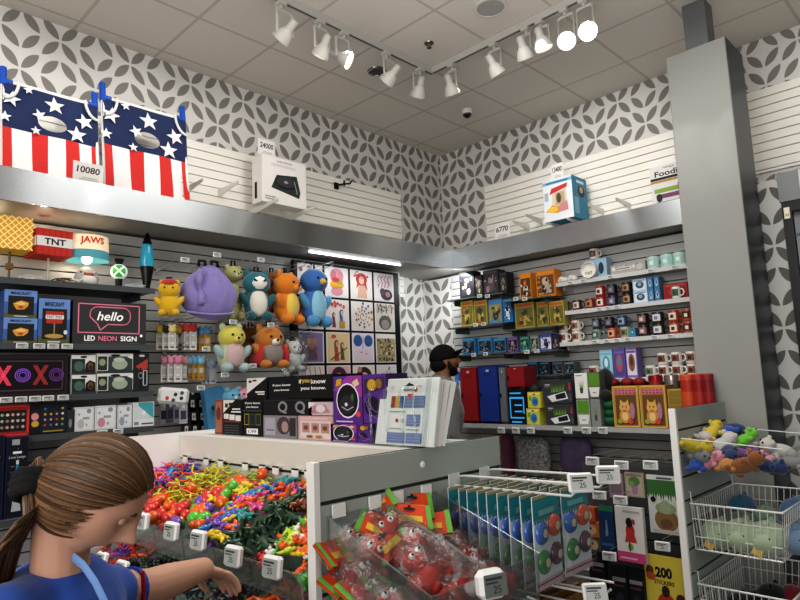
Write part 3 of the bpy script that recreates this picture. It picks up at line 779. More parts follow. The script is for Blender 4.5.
def toy_carton(x0, x1, yt, z0, zt, label, kind):
    a0, a1 = apx('L', x0, yt+10, bc), apx('L', x1, yt+10, bc)
    mb, f = carton('L', bc, a0, a1, z0, zt, .14, CW)
    f.r(0, 0, 1, .12, C('3c3c40')); f.e(.5, .9, .14, .06, INK)
    if kind == 'dark':
        f.r(.0, .12, .55, .8, C('2b2f33')); f.e(.3, .42, .2, .26, C('4f6a62', .5)); f.p([(.55, .12), (.98, .12), (.98, .6), (.75, .72), (.58, .55)], C('1e1b1a')); f.e(.78, .42, .12, .2, C('6c5136', .5)); f.e(.78, .36, .07, .1, C('2a2622'))
    else:
        f.r(.02, .15, .27, .85, C('32322f')); f.e(.14, .55, .09, .18, C('93a27e', .5)); f.r(.3, .12, .98, .85, C('3b4644', .35)); f.e(.62, .45, .22, .28, C('9fae9c', .5)); f.e(.6, .68, .16, .12, C('b7c2ae', .5)); f.p([(.82, .82), (.99, .95), (.99, .7)], C('e9e9e4'))
    return one(mb, 'toy_box', label, 'box')
zm1, zm2 = zpx('L', 84, 374.5, bc), zpx('L', 84, 355, bc)
toy_carton(71.5, 95.5, 376, SH[2]+.001, zm1-.002, 'white toy carton with dark mask picture, lower of two stacked', 'dark')
toy_carton(71.5, 95.5, 356, zm1, zm2, 'white toy carton with dark mask picture, stacked on its twin', 'dark')
zm1, zm2 = zpx('L', 115, 373, bc), zpx('L', 115, 353.5, bc)
toy_carton(97, 133, 374, SH[2]+.001, zm1-.002, 'white window carton with grey-green figure, lower of two stacked', 'pale')
toy_carton(97, 133, 354, zm1, zm2, 'white window carton with grey-green figure, stacked on its twin', 'pale')
mb, f = pbox('L', bc, 134, 149, 353.5, SH[2]+.001, .08, C('2a2a2d', .5)); f.p([(.1, .66), (.9, .86), (.9, .6), (.45, .55)], C('b5433f')); f.r(.38, .1, .5, .62, INK); f.e(.44, .42, .16, .09, C('8d9092', .3)); f.e(.44, .42, .11, .06, INK); f.frame(.62, .16, .86, .55, .005, C('cfd2d2')); f.e(.5, .94, .2, .03, C('d8d8d4'))
one(mb, 'watch_box', 'slim black carton with a wristwatch and red flash', 'box')
# ---- shelf four
mb, f = pbox('L', bc, -20, 29.5, 405, SH[3]+.001, .16, C('a3282c', .4)); f.frame(.03, .06, .97, .94, .008, C('c94a45', .4)); f.r(.35, .16, .93, .82, C('241d1e'))
def dots(f, x0, x1, y0, y1, nx, ny, cols, rx):
    a = f.W/f.H; r_ = random.Random(4)
    for j in range(ny):
        for i in range(nx):
            cx, cy = x0+(x1-x0)*(i+.5)/nx, y0+(y1-y0)*(j+.5)/ny; f.e(cx, cy, rx, rx*a, C(r_.choice(cols), .5), 10); f.k -= .0004
    f.up()
dots(f, .38, .92, .2, .78, 5, 3, ['b9b4a4', '8e8577', 'c7a48a', '9db0a0', 'd9d3c6', '7b6b5b'], .035)
one(mb, 'blind_box', 'red gift tin with rows of small round figures', 'box')
mb, f = pbox('L', bc, 30, 67, 403, SH[3]+.001, .16, C('1c1c22', .4)); f.r(.02, .2, .26, .8, C('2b2326')); f.e(.13, .58, .1, .12, C('d88b96')); f.e(.14, .35, .1, .1, C('c7a43a')); f.r(.28, .04, .98, .95, C('232833'))
dots(f, .32, .95, .2, .9, 4, 4, ['c9b03a', 'b64843', '4a78b8', 'cf8a94', 'e2e2de', '47a07a', '232833'], .035); f.r(.35, .07, .9, .11, C('a68f3a'))
one(mb, 'blind_box', 'black display carton dotted with small coloured figures', 'box')
mb, f = pbox('L', bc, 67, 73.5, 410, SH[3]+.001, .12, C('33383a', .2)); f.e(.5, .4, .25, .2, C('7d8a7c'))
one(mb, 'blind_box', 'narrow dark carton squeezed beside the white boxes', 'box')
for x0, x1, yt, lb, cc in ((75, 94, 407, 'small white carton with faint grey print, first of the white row', 'b7b9bc'), (95, 116, 405.5, 'small white carton with pink spot, in the middle of the white row', 'c48a9c'), (117.5, 132, 405, 'small white carton with grey-blue print, beside the teal carton', '93a4b5')):
    mb, f = pbox('L', bc, x0, x1, yt, SH[3]+.001, .1, C('dfe0e0', .5)); f.e(.72, .82, .12, .1, C('8d9196')); f.e(.3, .3, .18, .2, C(cc)); f.r(.4, .48, .75, .58, C('9aa0a6')); f.frame(.05, .05, .95, .95, .002, C('b9bcbf')); f.e(.6, .25, .06, .06, C(cc)); f.e(.2, .7, .06, .06, C('a9adb2'))
    one(mb, 'gadget_box', lb, 'box')
mb, f = pbox('L', bc, 133, 154, 402, SH[3]+.001, .1, C('e2e4e4', .5)); f.p([(.25, .98), (.97, .98), (.97, .3), (.25, .85)], C('4fa3ae')); f.p([(.05, .3), (.97, .3), (.25, .85), (.05, .95)], C('cfd9da')); f.r(.4, .08, .95, .14, C('55595c')); f.e(.5, .55, .1, .1, C('e9f0f0')); f.r(.06, .08, .26, .2, C('888c90'))
one(mb, 'gadget_box', 'white and teal carton at the right end of the white row', 'box')
# ---- tall lava lamp cartons at the bottom
bb = -.70
def lava_carton(x0, x1, yt, label, lamp=True):
    mb, f = pbox('L', bb, x0, x1, yt, BZ+.001, .16, C('1a2440', .4), ym=470, sidem=C('14203f'))
    if lamp:
        f.r(.05, .02, .95, .98, C('11131f')); f.r(.25, .9, .6, .97, C('9aa0a8')); f.r(.3, .79, .7, .82, C('e8ecef')); f.t('Lava Lamp', .5, .745, .04, C('cfe0ee'), w=.75, shear=.2)
        f.p([(.42, .36), (.62, .36), (.58, .66), (.46, .66)], C('2f6f8f', .3, emit=.2)); f.p([(.42, .36), (.62, .36), (.74, .08), (.3, .08)], C('a9b2ba', .3)); f.r(.46, .66, .58, .71, C('cfd5d8')); f.e(.86, .55, .02, .01, C('dfe6ee'))
        for k in range(14): f.e(random.uniform(.1, .9), random.uniform(.2, .95), .012, .006, C('bccbe0'), 6)
    else: f.e(.5, .45, .3, .35, C('28418a'))
    return one(mb, 'lava_lamp_box', label, 'box')
lava_carton(-34, 4, 437, 'tall dark blue lamp carton cut off by the photo edge')
lava_carton(5.5, 27.5, 437, 'tall starry black carton with a blue lava lamp printed on it')
mb, f = pbox('L', bb, 28.5, 62, 466, BZ+.001, .2, C('1f3c86', .4)); f.e(.3, .45, .12, .1, C('3a6bc0')); f.r(.1, .8, .9, .86, C('16306e')); f.e(.65, .3, .1, .12, C('4f8fd0'))
one(mb, 'gadget_box', 'plain deep blue carton behind the girl', 'box')
# ---- shelf edge price tags, left bay
for z, xs, yy, what in ((SH[1], (22, 39, 53, 67), 347.5, 'blue lamp cartons'), (SH[2], (6, 21, 35, 48, 63), 399, 'XOXO carton'), (SH[3], (102, 118), 432, 'white boxes')):
    for i, x in enumerate(xs):
        q = on(1, x, yy, -.672); price_tag((q.x, -.675, z-.016), YL, f'grey price tag on the shelf edge below the {what}, {ORD[i]} from the left', 'price tags on the left shelf edges', w=.062, h=.032, t=.009)
# ================================================================ LED STRIP, HANGING PLUSH, KEYCHAINS, POSTERS
q0, q1 = on(2, 308, 252.5, ZB-.02), on(2, 400, 266, ZB-.02)
mb = MB(); mb.box((q0.x, q0.y-.007, ZB-.018), (q1.x, q0.y+.007, ZB-.003), C('f4f8ff', .3, emit=4))
mb.box((q0.x-.02, q0.y-.011, ZB-.022), (q0.x, q0.y+.011, ZB+.005), C('c8cacb')); mb.box((q1.x, q0.y-.011, ZB-.022), (q1.x+.02, q0.y+.011, ZB+.005), C('c8cacb'))
one(mb, 'led_strip_light', 'white LED strip light glowing under the left steel soffit above the posters', 'strip light')
LED = (q0, q1)

hk = C('c9cac8', .3, .8)
def hook(x, z, y0, y1, label, group='wire display hooks on the left slats'):
    mb = MB(); mb.cbox((x, y0-.004, z), (.03, .006, .05), hk); mb.tube([(x, y0, z), (x, y1, z+.012), (x, y1-.01, z+.03)], .0035, hk, 6)
    mb.tube([(x, y0, z+.03), (x, y1-.01, z+.045)], .0025, hk, 5)
    return one(mb, 'display_hook', label, 'hook', group)
def fur(h, n=.12): return C(h, .9, sheen=.4, noise_amt=n, nscale=30, bump=.35)
def plush(x0, x1, y0, y1, yp, label, body, belly=None, kind='bear', acc=None, yaw=0., muzzle=None, group='plush toys hanging on the left slats', earcol=None, limb=None, headcol=None):
    """hanging plush toy filling the pixel box x0..x1, y0..y1 at wall distance yp"""
    ym = (y0+y1)/2; a0, a1 = on(1, x0, ym, yp).x, on(1, x1, ym, yp).x; zb, zt = on(1, (x0+x1)/2, y1, yp).z, on(1, (x0+x1)/2, y0, yp).z
    H, W = zt-zb, a1-a0; c = V(((a0+a1)/2, yp, zb))
    t = thing('plush_toy', label, 'plush toy', c, group); t.rotation_euler = (0, 0, yaw)
    def part(n, mb, sm=180): mb.v = [(v[0]+c.x, v[1]+c.y, v[2]+c.z) for v in mb.v]; return mb.build(n, t, smooth=sm)
    B = fur(body); E_ = fur(earcol or body); L_ = fur(limb or body); D = W*.5
    if kind == 'bag':      # slouchy backpack shaped like a soft hood
        def fn(v, p):
            fold = .06*math.sin(v.x*7+v.z*3)+.03*math.sin(v.x*15-v.z*6)
            k = 1.1-.42*max(0, v.z) + .1*min(1, max(0, -v.z*1.5)); return V((p.x*k*(1+fold*.3), p.y*(1+fold*2)*k, p.z*(.97+.03*math.sin(v.x*4))))
        m = MB(); m.ell((0, 0, H*.5), (W*.46, D*.42, H*.5), B, fn=fn, seg=40, rings=24); part('body', m)
        m = MB(); pts = [(W*(-.44+.88*i/16), -D*.42*math.sqrt(max(.1, 1-((i-8)/9.)**2))-.01, H*(.14-.05*math.sin(i*PI/16))) for i in range(17)]; m.tube(pts, .008, fur('8d80bd'), 8); part('hem', m)
        m = MB(); pts = [(-W*.22+W*.02*math.sin(i*.6), -D*.45-.005*math.sin(i), H*(.25+.62*i/12)) for i in range(13)]; m.tube(pts, [.02+.006*math.sin(i*.9) for i in range(13)], B, 8); part('seam_fold', m)
        for sx in (-.12, .1):
            m = MB(); m.tube([(W*sx-.025, 0, H*.95), (W*sx-.02, 0, H*1.05), (W*sx+.02, 0, H*1.05), (W*sx+.025, 0, H*.95)], .012, BLACK, 6); part('hanging_loop', m)
        return t
    hr = W*.40; hz = H-hr*.86
    if kind == 'sit': hr = W*.36; hz = H-hr*.95
    m = MB(); m.ell((0, 0, H*.36), (W*.37, D*.62, H*.34), B, seg=20, rings=14); part('body', m)
    m = MB(); m.ell((0, -D*.08, hz), (hr, hr*.86, hr*.84), fur(headcol) if headcol else B, seg=22, rings=14); part('head', m)
    for s in (-1, 1):
        if kind != 'bird':
            m = MB(); m.ell((s*hr*.66, 0, hz+hr*.72), (hr*.26, hr*.16, hr*.3), E_, seg=12, rings=8); part('ear', m)
        m = MB(); ang = Matrix.Rotation(s*math.radians(35), 3, 'Y'); m.ell((s*W*.38, -D*.2, H*.42), (W*.11, W*.11, H*.17), L_, rot=ang, seg=12, rings=8); part('arm', m)
        m = MB(); m.ell((s*W*.24, -D*.45, H*.1), (W*.15, W*.2, H*.1), L_, seg=12, rings=8); part('leg', m)
        m = MB(); m.ell((s*hr*.36, -D*.08-hr*.78, hz+hr*.12), hr*.1, C('16161a', .15, coat=.5), seg=10, rings=7); part('eye', m)
    if belly:
        m = MB(); m.ell((0, -D*.36, H*.36), (W*.27, D*.34, H*.27), fur(belly, .05), seg=18, rings=12); part('belly_patch', m)
    if muzzle:
        m = MB()
        if kind == 'bird': m.lathe([(hr*.26, 0), (hr*.2, hr*.2), (.002, hr*.5)], (0, -D*.08-hr*.7, hz-hr*.1), fur(muzzle, .03), 12, (0, -1, -.15)); part('beak', m)
        else:
            m.ell((0, -D*.08-hr*.68, hz-hr*.22), (hr*.34, hr*.3, hr*.26), fur(muzzle, .05), seg=14, rings=9); m.ell((0, -D*.08-hr*.97, hz-hr*.12), hr*.09, BLACK, seg=8, rings=6); part('muzzle', m)
    if acc == 'face':
        m = MB(); m.ell((0, -D*.1-hr*.32, hz-hr*.02), (hr*.72, hr*.56, hr*.62), fur('ece9e0', .04), seg=18, rings=12); part('face_patch', m)
        for s in (-1, 1):
            m = MB(); m.tube([(s*hr*.22, -D*.1-hr*.86, hz+hr*.05), (s*hr*.42, -D*.1-hr*.8, hz+hr*.1)], .005, BLACK, 6); part('stitched_eye', m)
    if acc == 'cap':
        m = MB(); m.ell((0, -.0, hz+hr*.62), (hr*.8, hr*.75, hr*.45), fur('b8302c'), seg=14, rings=9); m.ell((0, -hr*.7, hz+hr*.5), (hr*.5, hr*.4, hr*.08), fur('b8302c'), seg=12, rings=6); part('cap', m)
    if acc == 'vest':
        for s in (-1, 1):
            m = MB(); m.ell((s*W*.36, -D*.1, H*.3), (W*.1, D*.5, H*.3), fur('b02a30'), rot=Matrix.Rotation(-s*.2, 3, 'Y'), seg=12, rings=9); part('red_cape_panel', m)
    if acc == 'tail':
        m = MB(); m.tube([(W*.2, .02, H*.15), (W*.5, 0, H*.1), (W*.62, -.03, H*.3), (W*.55, -.03, H*.42)], [W*.13, W*.11, W*.08, .01], B, 10); part('tail', m)
    m = MB(); m.tube([(-.016, 0, H*.97), (-.014, 0, H*1.09), (.014, 0, H*1.09), (.016, 0, H*.97)], .008, BLACK, 6); part('hanging_loop', m)
    return t
PY_ = -.60
plush(156, 182, 281, 317, -.66, 'small yellow plush with red cap, hanging beside the lava lamp', 'd8ae22', kind='bear', acc='cap', yaw=-.5)
plush(182, 234, 264, 321, -.66, 'big slouchy lilac plush backpack, largest of the upper row', '8b80ba', kind='bag', yaw=-.2)
plush(222, 244, 266, 322, -.50, 'pale yellow-green plush half hidden behind the lilac backpack', 'b8b57c', muzzle='d9d3a0')
plush(241, 271, 272, 322, PY_, 'teal plush with cream face and cream belly', '2a6f7c', belly='dcd8cc', acc='face', limb='235c68', yaw=-.25)
plush(262, 281, 272, 314, -.44, 'brown plush peeking out behind the orange one', '8a5426', muzzle='b98a55')
plush(270, 301, 273, 325, PY_, 'bright orange plush with yellow belly and thick tail', 'd8801f', belly='e3c25a', acc='tail', muzzle='dd8c30', yaw=.35)
plush(298, 328, 269, 328, PY_, 'blue bird plush with pale blue front and yellow beak', '3c6fb4', belly='8cbfd6', kind='bird', muzzle='e3b53a', limb='4f93c2', yaw=.1)
lowg = 'plush toys hanging in the lower row'
plush(213, 248, 324, 373, -.66, 'pastel rainbow tie-dye plush in the lower row', 'b5b99a', belly='c3a9a8', kind='sit', muzzle='d9c25e', limb='9db5b4', headcol='c9c05a', earcol='b5c49a', group=lowg)
plush(238, 262, 326, 368, -.46, 'dark brown plush behind the tie-dye one', '7a4a22', kind='sit', muzzle='c2bab0', group=lowg)
plush(250, 286, 325, 369, -.62, 'ginger plush with grey tummy and red side panels', 'b8762e', belly='8c817c', kind='sit', acc='vest', muzzle='e0d9cf', group=lowg)
t = plush(282, 303, 340, 372, -.62, 'white plush sealed in a clear bag at the end of the lower row', 'c9c8c4', kind='sit', muzzle='d9d8d4', group=lowg)
h = org_of(t)
mb = MB()
def crum(v, p): n = noise.noise(V((v.x*2.5, v.y*2.5, v.z*2.5))*1.7); return p*(1+.18*n)
mb.ell((h.x, h.y-.01, h.z+.13), (.12, .13, .19), BAGFILM, fn=crum, seg=24, rings=16); mb.build('clear_bag', t, smooth=30)
for i, (x, y, what) in enumerate(((168, 262, 'small yellow plush'), (205, 262, 'lilac plush backpack'), (233, 262, 'pale yellow-green plush'), (256, 264, 'teal plush'), (285, 266, 'orange plush'), (313, 266, 'blue bird plush'))):
    q = on(1, x, y+6, -.45); hook(q.x, q.z, -.282, -.72, 'wire hook holding the ' + what)
for i, (x, y, what) in enumerate(((230, 322, 'tie-dye plush'), (268, 323, 'ginger plush'), (292, 336, 'bagged white plush'))):
    q = on(1, x, y, -.45); hook(q.x, q.z, -.282, -.7, 'wire hook holding the ' + what)
for x, y, what in ((185, 260, 'above the lilac backpack, left one'), (217, 255, 'above the lilac backpack, right one'), (261, 260, 'above the teal plush'), (309, 267, 'above the blue bird plush'), (233, 322, 'hanging above the tie-dye plush'), (271, 325, 'above the ginger plush'), (225, 375, 'below the tie-dye plush'), (253, 366, 'between the tie-dye and ginger plush')):
    q = on(1, x, y, -.74); price_tag(q, YL, 'small white hook price tag ' + what, 'price tags on the plush hooks', w=.062, h=.034, t=.008)

# keychains: backing card + charm, in tight rows
def keychains(x0, x1, y0, y1, n, cols, card, what, yp=-.5, cardh=.6):
    grp = 'blind charm packs hanging by the plush'
    for i in range(n):
        x = x0+(x1-x0)*(i+.5)/n; p = on(1, x, y1, yp-.035*(i % 3)); zt = on(1, x, y0, yp).z; H = zt-p.z; w = .052
        t = thing('charm_pack', f'{what}, {ORD[i]} from the left', 'keychain', p, grp)
        mb = MB(); mb.box((p.x-w/2, p.y, p.z), (p.x+w/2, p.y+.004, p.z+H*cardh), C(card, .5)); f = Face(mb, (p.x-w/2, p.y, p.z), (w, 0, 0), (0, 0, H*cardh))
        f.r(.15, .45, .85, .75, C('bfbdb8')); f.r(.2, .12, .8, .22, C('6f6d6a')); f.frame(.2, .3, .8, .9, .002, C('8a8884')); mb.build('backing_card', t)
        mb = MB(); m = fur(cols[i % len(cols)]); r = w*.55
        mb.ell((p.x, p.y-.004, p.z+H*cardh+r*.8), (r, r*.7, r), m, seg=12, rings=8); mb.ell((p.x-r*.6, p.y, p.z+H*cardh+r*1.7), r*.4, m, seg=8, rings=6); mb.ell((p.x+r*.6, p.y, p.z+H*cardh+r*1.7), r*.4, m, seg=8, rings=6); mb.build('charm', t, smooth=180)
keychains(157, 181, 322, 350, 4, ['d8b93e', '2c2a28', 'e0d08a', 'cdb03a'], 'dcdad5', 'yellow-topped charm pack on a white card, upper rows')
keychains(179, 196, 320, 350, 3, ['c2402f', 'c8482f', 'b8382c'], 'dbd9d4', 'red-topped charm pack on a white card')
keychains(195, 210, 324, 351, 3, ['5f93b8', '6aa0c4', '4f86ad'], 'c08f35', 'blue-topped charm pack on an ochre card, upper row')
keychains(161, 188, 352, 382, 4, ['d48ba2', 'd994a8', 'cf8199', 'da9cae'], 'd5d2cf', 'pink-topped charm pack on a white card')
keychains(188, 204, 354, 380, 3, ['79b0c8', '5f9dbb', '86b9cd'], 'b8892f', 'blue-topped charm pack on an ochre card, lower row')
keychains(203, 215, 356, 384, 3, ['8fa0b8', 'a9b5c4', '7d8ea6'], 'b5bac4', 'grey-blue charm pack at the end of the lower row')
q = on(1, 173, 396, -.62); mb = MB()
mb.cbox((0, 0, 0), (.2, .1, .11), C('dad9d6', .6), bev=.02); f = Face(mb, (-.1, -.05, -.055), (.2, 0, 0), (0, 0, .11))
for cx, cy, c in ((.3, .35, 'c23b45'), (.55, .6, '3a3a3e'), (.75, .4, '3a3a3e'), (.75, .72, '55555a'), (.5, .25, '55555a')): f.e(cx, cy, .06, .12, C(c))
mb.v = [tuple(q+Matrix.Rotation(-.35, 3, 'Z') @ (Matrix.Rotation(.12, 3, 'Y') @ V(v))) for v in mb.v]
one(mb, 'tissue_pack', 'white soft pack printed with dark icons and a red heart', 'pack')
for i, (x, y) in enumerate(((164, 412), (170, 411), (176, 411), (181, 412))):
    p = on(1, x, y, -.5); mb, f = carton('L', -.5-.012*i, p.x-.03, p.x+.03, p.z-.08, p.z+.07, .008, C(['c5c4c8', '6d6478', '8f8796', 'b5b3b9'][i], .5)); f.r(.15, .2, .85, .6, C('4a4458')); f.e(.5, .8, .2, .1, C('dedde0'))
    one(mb, 'charm_card', f'grey-violet card below the white soft pack, {ORD[i]} from the left', 'card', 'grey-violet cards under the soft pack')
for r in range(3):
    for i in range(4):
        x, y = 184+i*8.5+r*1.2, 397+r*13; p = on(1, x, y+6, -.52+.02*i); mb, f = carton('L', p.y, p.x-.032, p.x+.032, p.z-.06, p.z+.07, .02, C('1a1a1d', .8, sheen=.2)); f.r(.3, .25, .7, .62, C('c9c9c6')); f.r(.4, .35, .6, .5, C('55555a')); f.e(.5, .98, .14, .06, C('c9c9c6'))
        one(mb, 'black_pouch', f'black hanging pouch with white label, {["top", "middle", "bottom"][r]} row, {ORD[i]} from the left', 'pouch', 'black pouches with white labels')
mb = MB(); a = [on(1, x, y, -.60) for x, y in ((204, 390), (222, 386), (226, 392), (225, 432), (209, 432))]
mb.prism([(p.x, p.y, p.z) for p in a], (0, .06, 0), C('4a86ad', .7, noise_amt=.12, nscale=25)); one(mb, 'folded_bag', 'light blue folded bag hanging beside the black pouches', 'bag')
for x, y, c, lb in ((232, 391, '67a3bd', 'teal blue soft toy lying beside the light blue bag'), (243, 390, 'c493a0', 'pink soft toy lying beside the card game boxes')):
    p = on(1, x, y+6, -.62); mb = MB(); m = fur(c); mb.ell((p.x, p.y, p.z), (.075, .06, .06), m); mb.ell((p.x-.04, p.y-.01, p.z+.05), .025, m, seg=10, rings=7); mb.ell((p.x+.04, p.y-.01, p.z+.05), .025, m, seg=10, rings=7)
    for s in (-1, 1): mb.ell((p.x+s*.025, p.y-.055, p.z+.015), .007, BLACK, seg=8, rings=6)
    mb.ell((p.x, p.y-.06, p.z-.005), (.014, .01, .01), fur('e0d5cc'), seg=8, rings=6)
    one(mb, 'soft_toy', lb, 'soft toy', smooth=180)
p = on(1, 228, 398, -.62); mb = MB(); mb.box((p.x-.12, p.y-.02, p.z-.075), (p.x+.22, -.28, p.z-.05), SHM); one(mb, 'wall_shelf', 'small dark shelf hidden behind the card game boxes', 'shelf')
for x, y, what in ((150+22, 336, 'yellow'), (187, 334, 'red'), (203, 352, 'lower blue'), (175, 364, 'pink')):
    q = on(1, x, y-14, -.45); hook(q.x, q.z, -.282, -.6, f'wire hook holding the {what} charm packs')
for x, y, what in ((206, 349, 'blue charm packs in the upper row'), (201, 388, 'blue charm packs in the lower row')):
    q = on(1, x, y, -.64); price_tag(q, YL, 'small white hook price tag under the ' + what, 'price tags on the plush hooks', w=.062, h=.034, t=.008)

# ---- poster display: black grid panel holding 16 art prints
PP = -.36
mb = MB(); mb.box((-2.445, PP, 1.25), (-1.165, PP+.05, 2.672), C('0e0e10', .45)); mb.box((-2.445, PP+.05, 1.25), (-2.40, -.285, 2.60), C('0e0e10', .45)); mb.box((-1.21, PP+.05, 1.25), (-1.165, -.285, 2.60), C('0e0e10', .45))
one(mb, 'poster_rack', 'tall black wall panel gridded with art print pockets', 'display rack')
PX = [-2.413, -2.111, -1.808, -1.508]; PW = .274; PZ = [2.648, 2.350, 2.052, 1.754]; PH = .277
def art(c, r, fn, bg, label):
    x0 = PX[c]; w = PW if c < 3 else .266; mb = MB(); mb.box((x0, PP-.004, PZ[r]-PH), (x0+w, PP-.0005, PZ[r]), C('d9d5d3', .5))
    f = Face(mb, (x0, PP-.004, PZ[r]-PH), (w, 0, 0), (0, 0, PH)); f.r(.04, .035, .96, .965, C(bg, .5)); fn(f)
    # plain raised bars of the rack frame the sheet
    one(mb, 'art_print', label, 'art print', 'art prints in the black wall panel')
rn = random.Random(11)
def blobs(f, n, cols, x0=.1, x1=.9, y0=.1, y1=.9, r0=.03, r1=.09):
    for k in range(n): f.e(rn.uniform(x0, x1), rn.uniform(y0, y1), rn.uniform(r0, r1), rn.uniform(r0, r1), C(rn.choice(cols)), 9)
def figure(f, cx, cy, h, hair, skin, dress):
    f.p([(cx-.13*h, cy), (cx+.13*h, cy), (cx+.06*h, cy+.55*h), (cx-.06*h, cy+.55*h)], C(dress)); f.e(cx, cy+.68*h, .1*h, .12*h, C(hair), 12); f.e(cx+.01, cy+.66*h, .065*h, .085*h, C(skin), 12); f.p([(cx-.1*h, cy+.3*h), (cx-.04*h, cy+.7*h), (cx-.12*h, cy+.72*h)], C(hair))
art(0, 0, lambda f: blobs(f, 9, ['c7a98f', '8b6a55', 'b5877a']), 'd8d3ce', 'pale art print at the top left, mostly hidden by the blue bird plush')
def a10(f): f.e(.5, .72, .3, .25, C('cf8f97')); f.e(.36, .7, .12, .2, C('b96f7b')); f.e(.66, .7, .12, .2, C('c47f88')); f.e(.5, .42, .3, .16, C('d9a23c')); f.e(.62, .5, .14, .08, C('8fa04a')); f.e(.45, .58, .16, .09, C('b5443c')); f.e(.5, .2, .26, .14, C('c78a9d')); f.line([(.3, .38), (.7, .36), (.32, .3), (.7, .28)], .008, C('c9862e'))
art(1, 0, a10, 'd6d0cf', 'art print of pink, red and yellow organ shapes, top row')
def a20(f): f.p([(.3, .05), (.75, .05), (.7, .6), (.38, .6)], C('c9a58b')); f.e(.5, .7, .26, .22, C('a23a3c')); f.p([(.25, .35), (.36, .8), (.66, .8), (.78, .3), (.62, .5), (.38, .5)], C('a8423f')); f.e(.5, .66, .12, .14, C('d9ae94')); blobs(f, 10, ['b84a4c', 'c2666a'], .1, .9, .72, .95, .02, .05)
art(2, 0, a20, 'd9d2cd', 'art print of a red-haired figure, top row')
def a30(f): f.e(.62, .24, .3, .2, C('3c3335')); f.e(.42, .34, .14, .13, C('55464a')); f.e(.68, .26, .12, .1, C('a97c86'));  [f.line([(x, .5), (x+.06, .65), (x-.02, .8), (x+.1, .92)], .009, C('b5596a')) for x in (.2, .36, .52, .68)]; blobs(f, 10, ['b4475a', 'c77a86'], .1, .9, .55, .9, .015, .03)
art(3, 0, a30, 'd8d5d6', 'art print of red branches over a dark round animal, top row right')
art(0, 1, lambda f: (blobs(f, 12, ['4a4a58', '7a6a70', 'a9a2a2', '30303a'])), 'cfcac8', 'grey art print behind the feet of the blue bird plush')
def a11(f): figure(f, .34, .08, .62, '33333b', 'd2b29b', '7a3b3b'); figure(f, .66, .06, .78, '3f5a86', 'd8b8a0', '4f6f9f'); f.r(.55, .06, .8, .3, C('b08d3f')); blobs(f, 9, ['b5474a', 'c05c55'], .1, .9, .75, .95, .03, .07)
art(1, 1, a11, 'd3cac6', 'art print of two small standing figures under red foliage')
def a21(f):
    for k in range(34):
        a = k*.62; r = .05+.0115*k; f.k += .0001; f.e(.5+r*math.cos(a), .5+r*math.sin(a), .022+.001*k, .022+.001*k, C(['a2783a', '8d3f38', '46607f', '5e5a58', 'b59a6a'][k % 5]), 6)
art(2, 1, a21, 'd7d0ca', 'art print of a spiral of small coloured tiles')
def a31(f): f.e(.5, .32, .32, .26, C('5b5a58')); f.e(.5, .26, .2, .17, C('8d8a83')); [f.p([(x, .4), (x+.05, .62), (x+.1, .4)], C('5b5a58')) for x in (.3, .62)]; [f.line([(x, .96), (x+.05, .8), (x+.02, .66)], .01, C('4a4744')) for x in (.12, .3, .55, .8)]; blobs(f, 12, ['4a4744', '6e5f50'], .06, .94, .68, .95, .02, .05)
art(3, 1, a31, 'c8c0b6', 'art print of a rounded grey mound shape under dark leaves')
def a02(f): f.r(.06, .05, .94, .95, C('84749b')); f.r(.3, .1, .72, .5, C('6b5670')); f.e(.5, .62, .24, .14, C('a57a6c')); f.e(.4, .7, .1, .1, C('c29a7d')); f.e(.62, .7, .1, .1, C('b58b78')); f.line([(.25, .2), (.4, .45), (.62, .45), (.8, .2)], .01, C('b08a6c'))
art(0, 2, a02, '9a8cb0', 'purple art print with a tan boxy figure')
def a12(f): figure(f, .42, .06, .86, '4a2f2a', 'c9a080', 'a3483a'); figure(f, .66, .1, .72, '2f2f33', 'd0ab8a', '4f5a4a'); f.line([(.15, .1), (.85, .5)], .01, C('6e4a30')); f.e(.3, .86, .1, .06, C('b5533f'))
art(1, 2, a12, 'd2b98f', 'sandy art print of two overlapping dancing figures')
def a22(f): [f.e(x, .74, .2, .2, C('34588c')) or f.e(x, .7, .12, .13, C('a9b7cf')) for x in (.26, .74)]; f.line([(.5, .9), (.46, .5), (.52, .1)], .006, C('8d7f9a')); f.p([(.1, .05), (.9, .05), (.8, .45), (.2, .45)], C('cdbfc9')); f.e(.4, .35, .05, .03, C('c2868f')); f.e(.62, .3, .05, .03, C('c2868f'))
art(2, 2, a22, 'cfc5d2', 'lilac art print with two dark blue round heads')
def a32(f): f.r(.04, .84, .96, .965, C('d9d5cf')); blobs(f, 60, ['3a3328', '6b5c42', 'c2b592', 'd5caa8', '4f4735'], .06, .94, .06, .8, .02, .06)
art(3, 2, a32, 'a39672', 'sepia woodcut art print with busy black marks')
art(0, 3, lambda f: [f.line([(x, .95), (x+.06, .6), (x, .3)], .008, C('b0596a')) for x in (.2, .4, .6, .8)], 'd6d1cf', 'pale art print with pink twigs in the bottom row')
art(1, 3, lambda f: (f.e(.5, .6, .34, .36, C('4a2d38')), f.e(.5, .5, .2, .26, C('c99a94'))), 'cfa6ae', 'pink art print of a dark-haired head, bottom row')
art(2, 3, lambda f: (f.e(.5, .6, .36, .34, C('2f2a2d')), f.e(.5, .52, .22, .24, C('c4a99b')), f.e(.3, .85, .1, .1, C('b07a80'))), 'd3cbc6', 'art print of a black-haired head on white, bottom row')
art(3, 3, lambda f: blobs(f, 26, ['77757a', 'a5a2a6', '5d5a60'], .1, .9, .3, .9, .02, .05), 'cfccce', 'grey art print of a circle of small shapes, bottom row right')
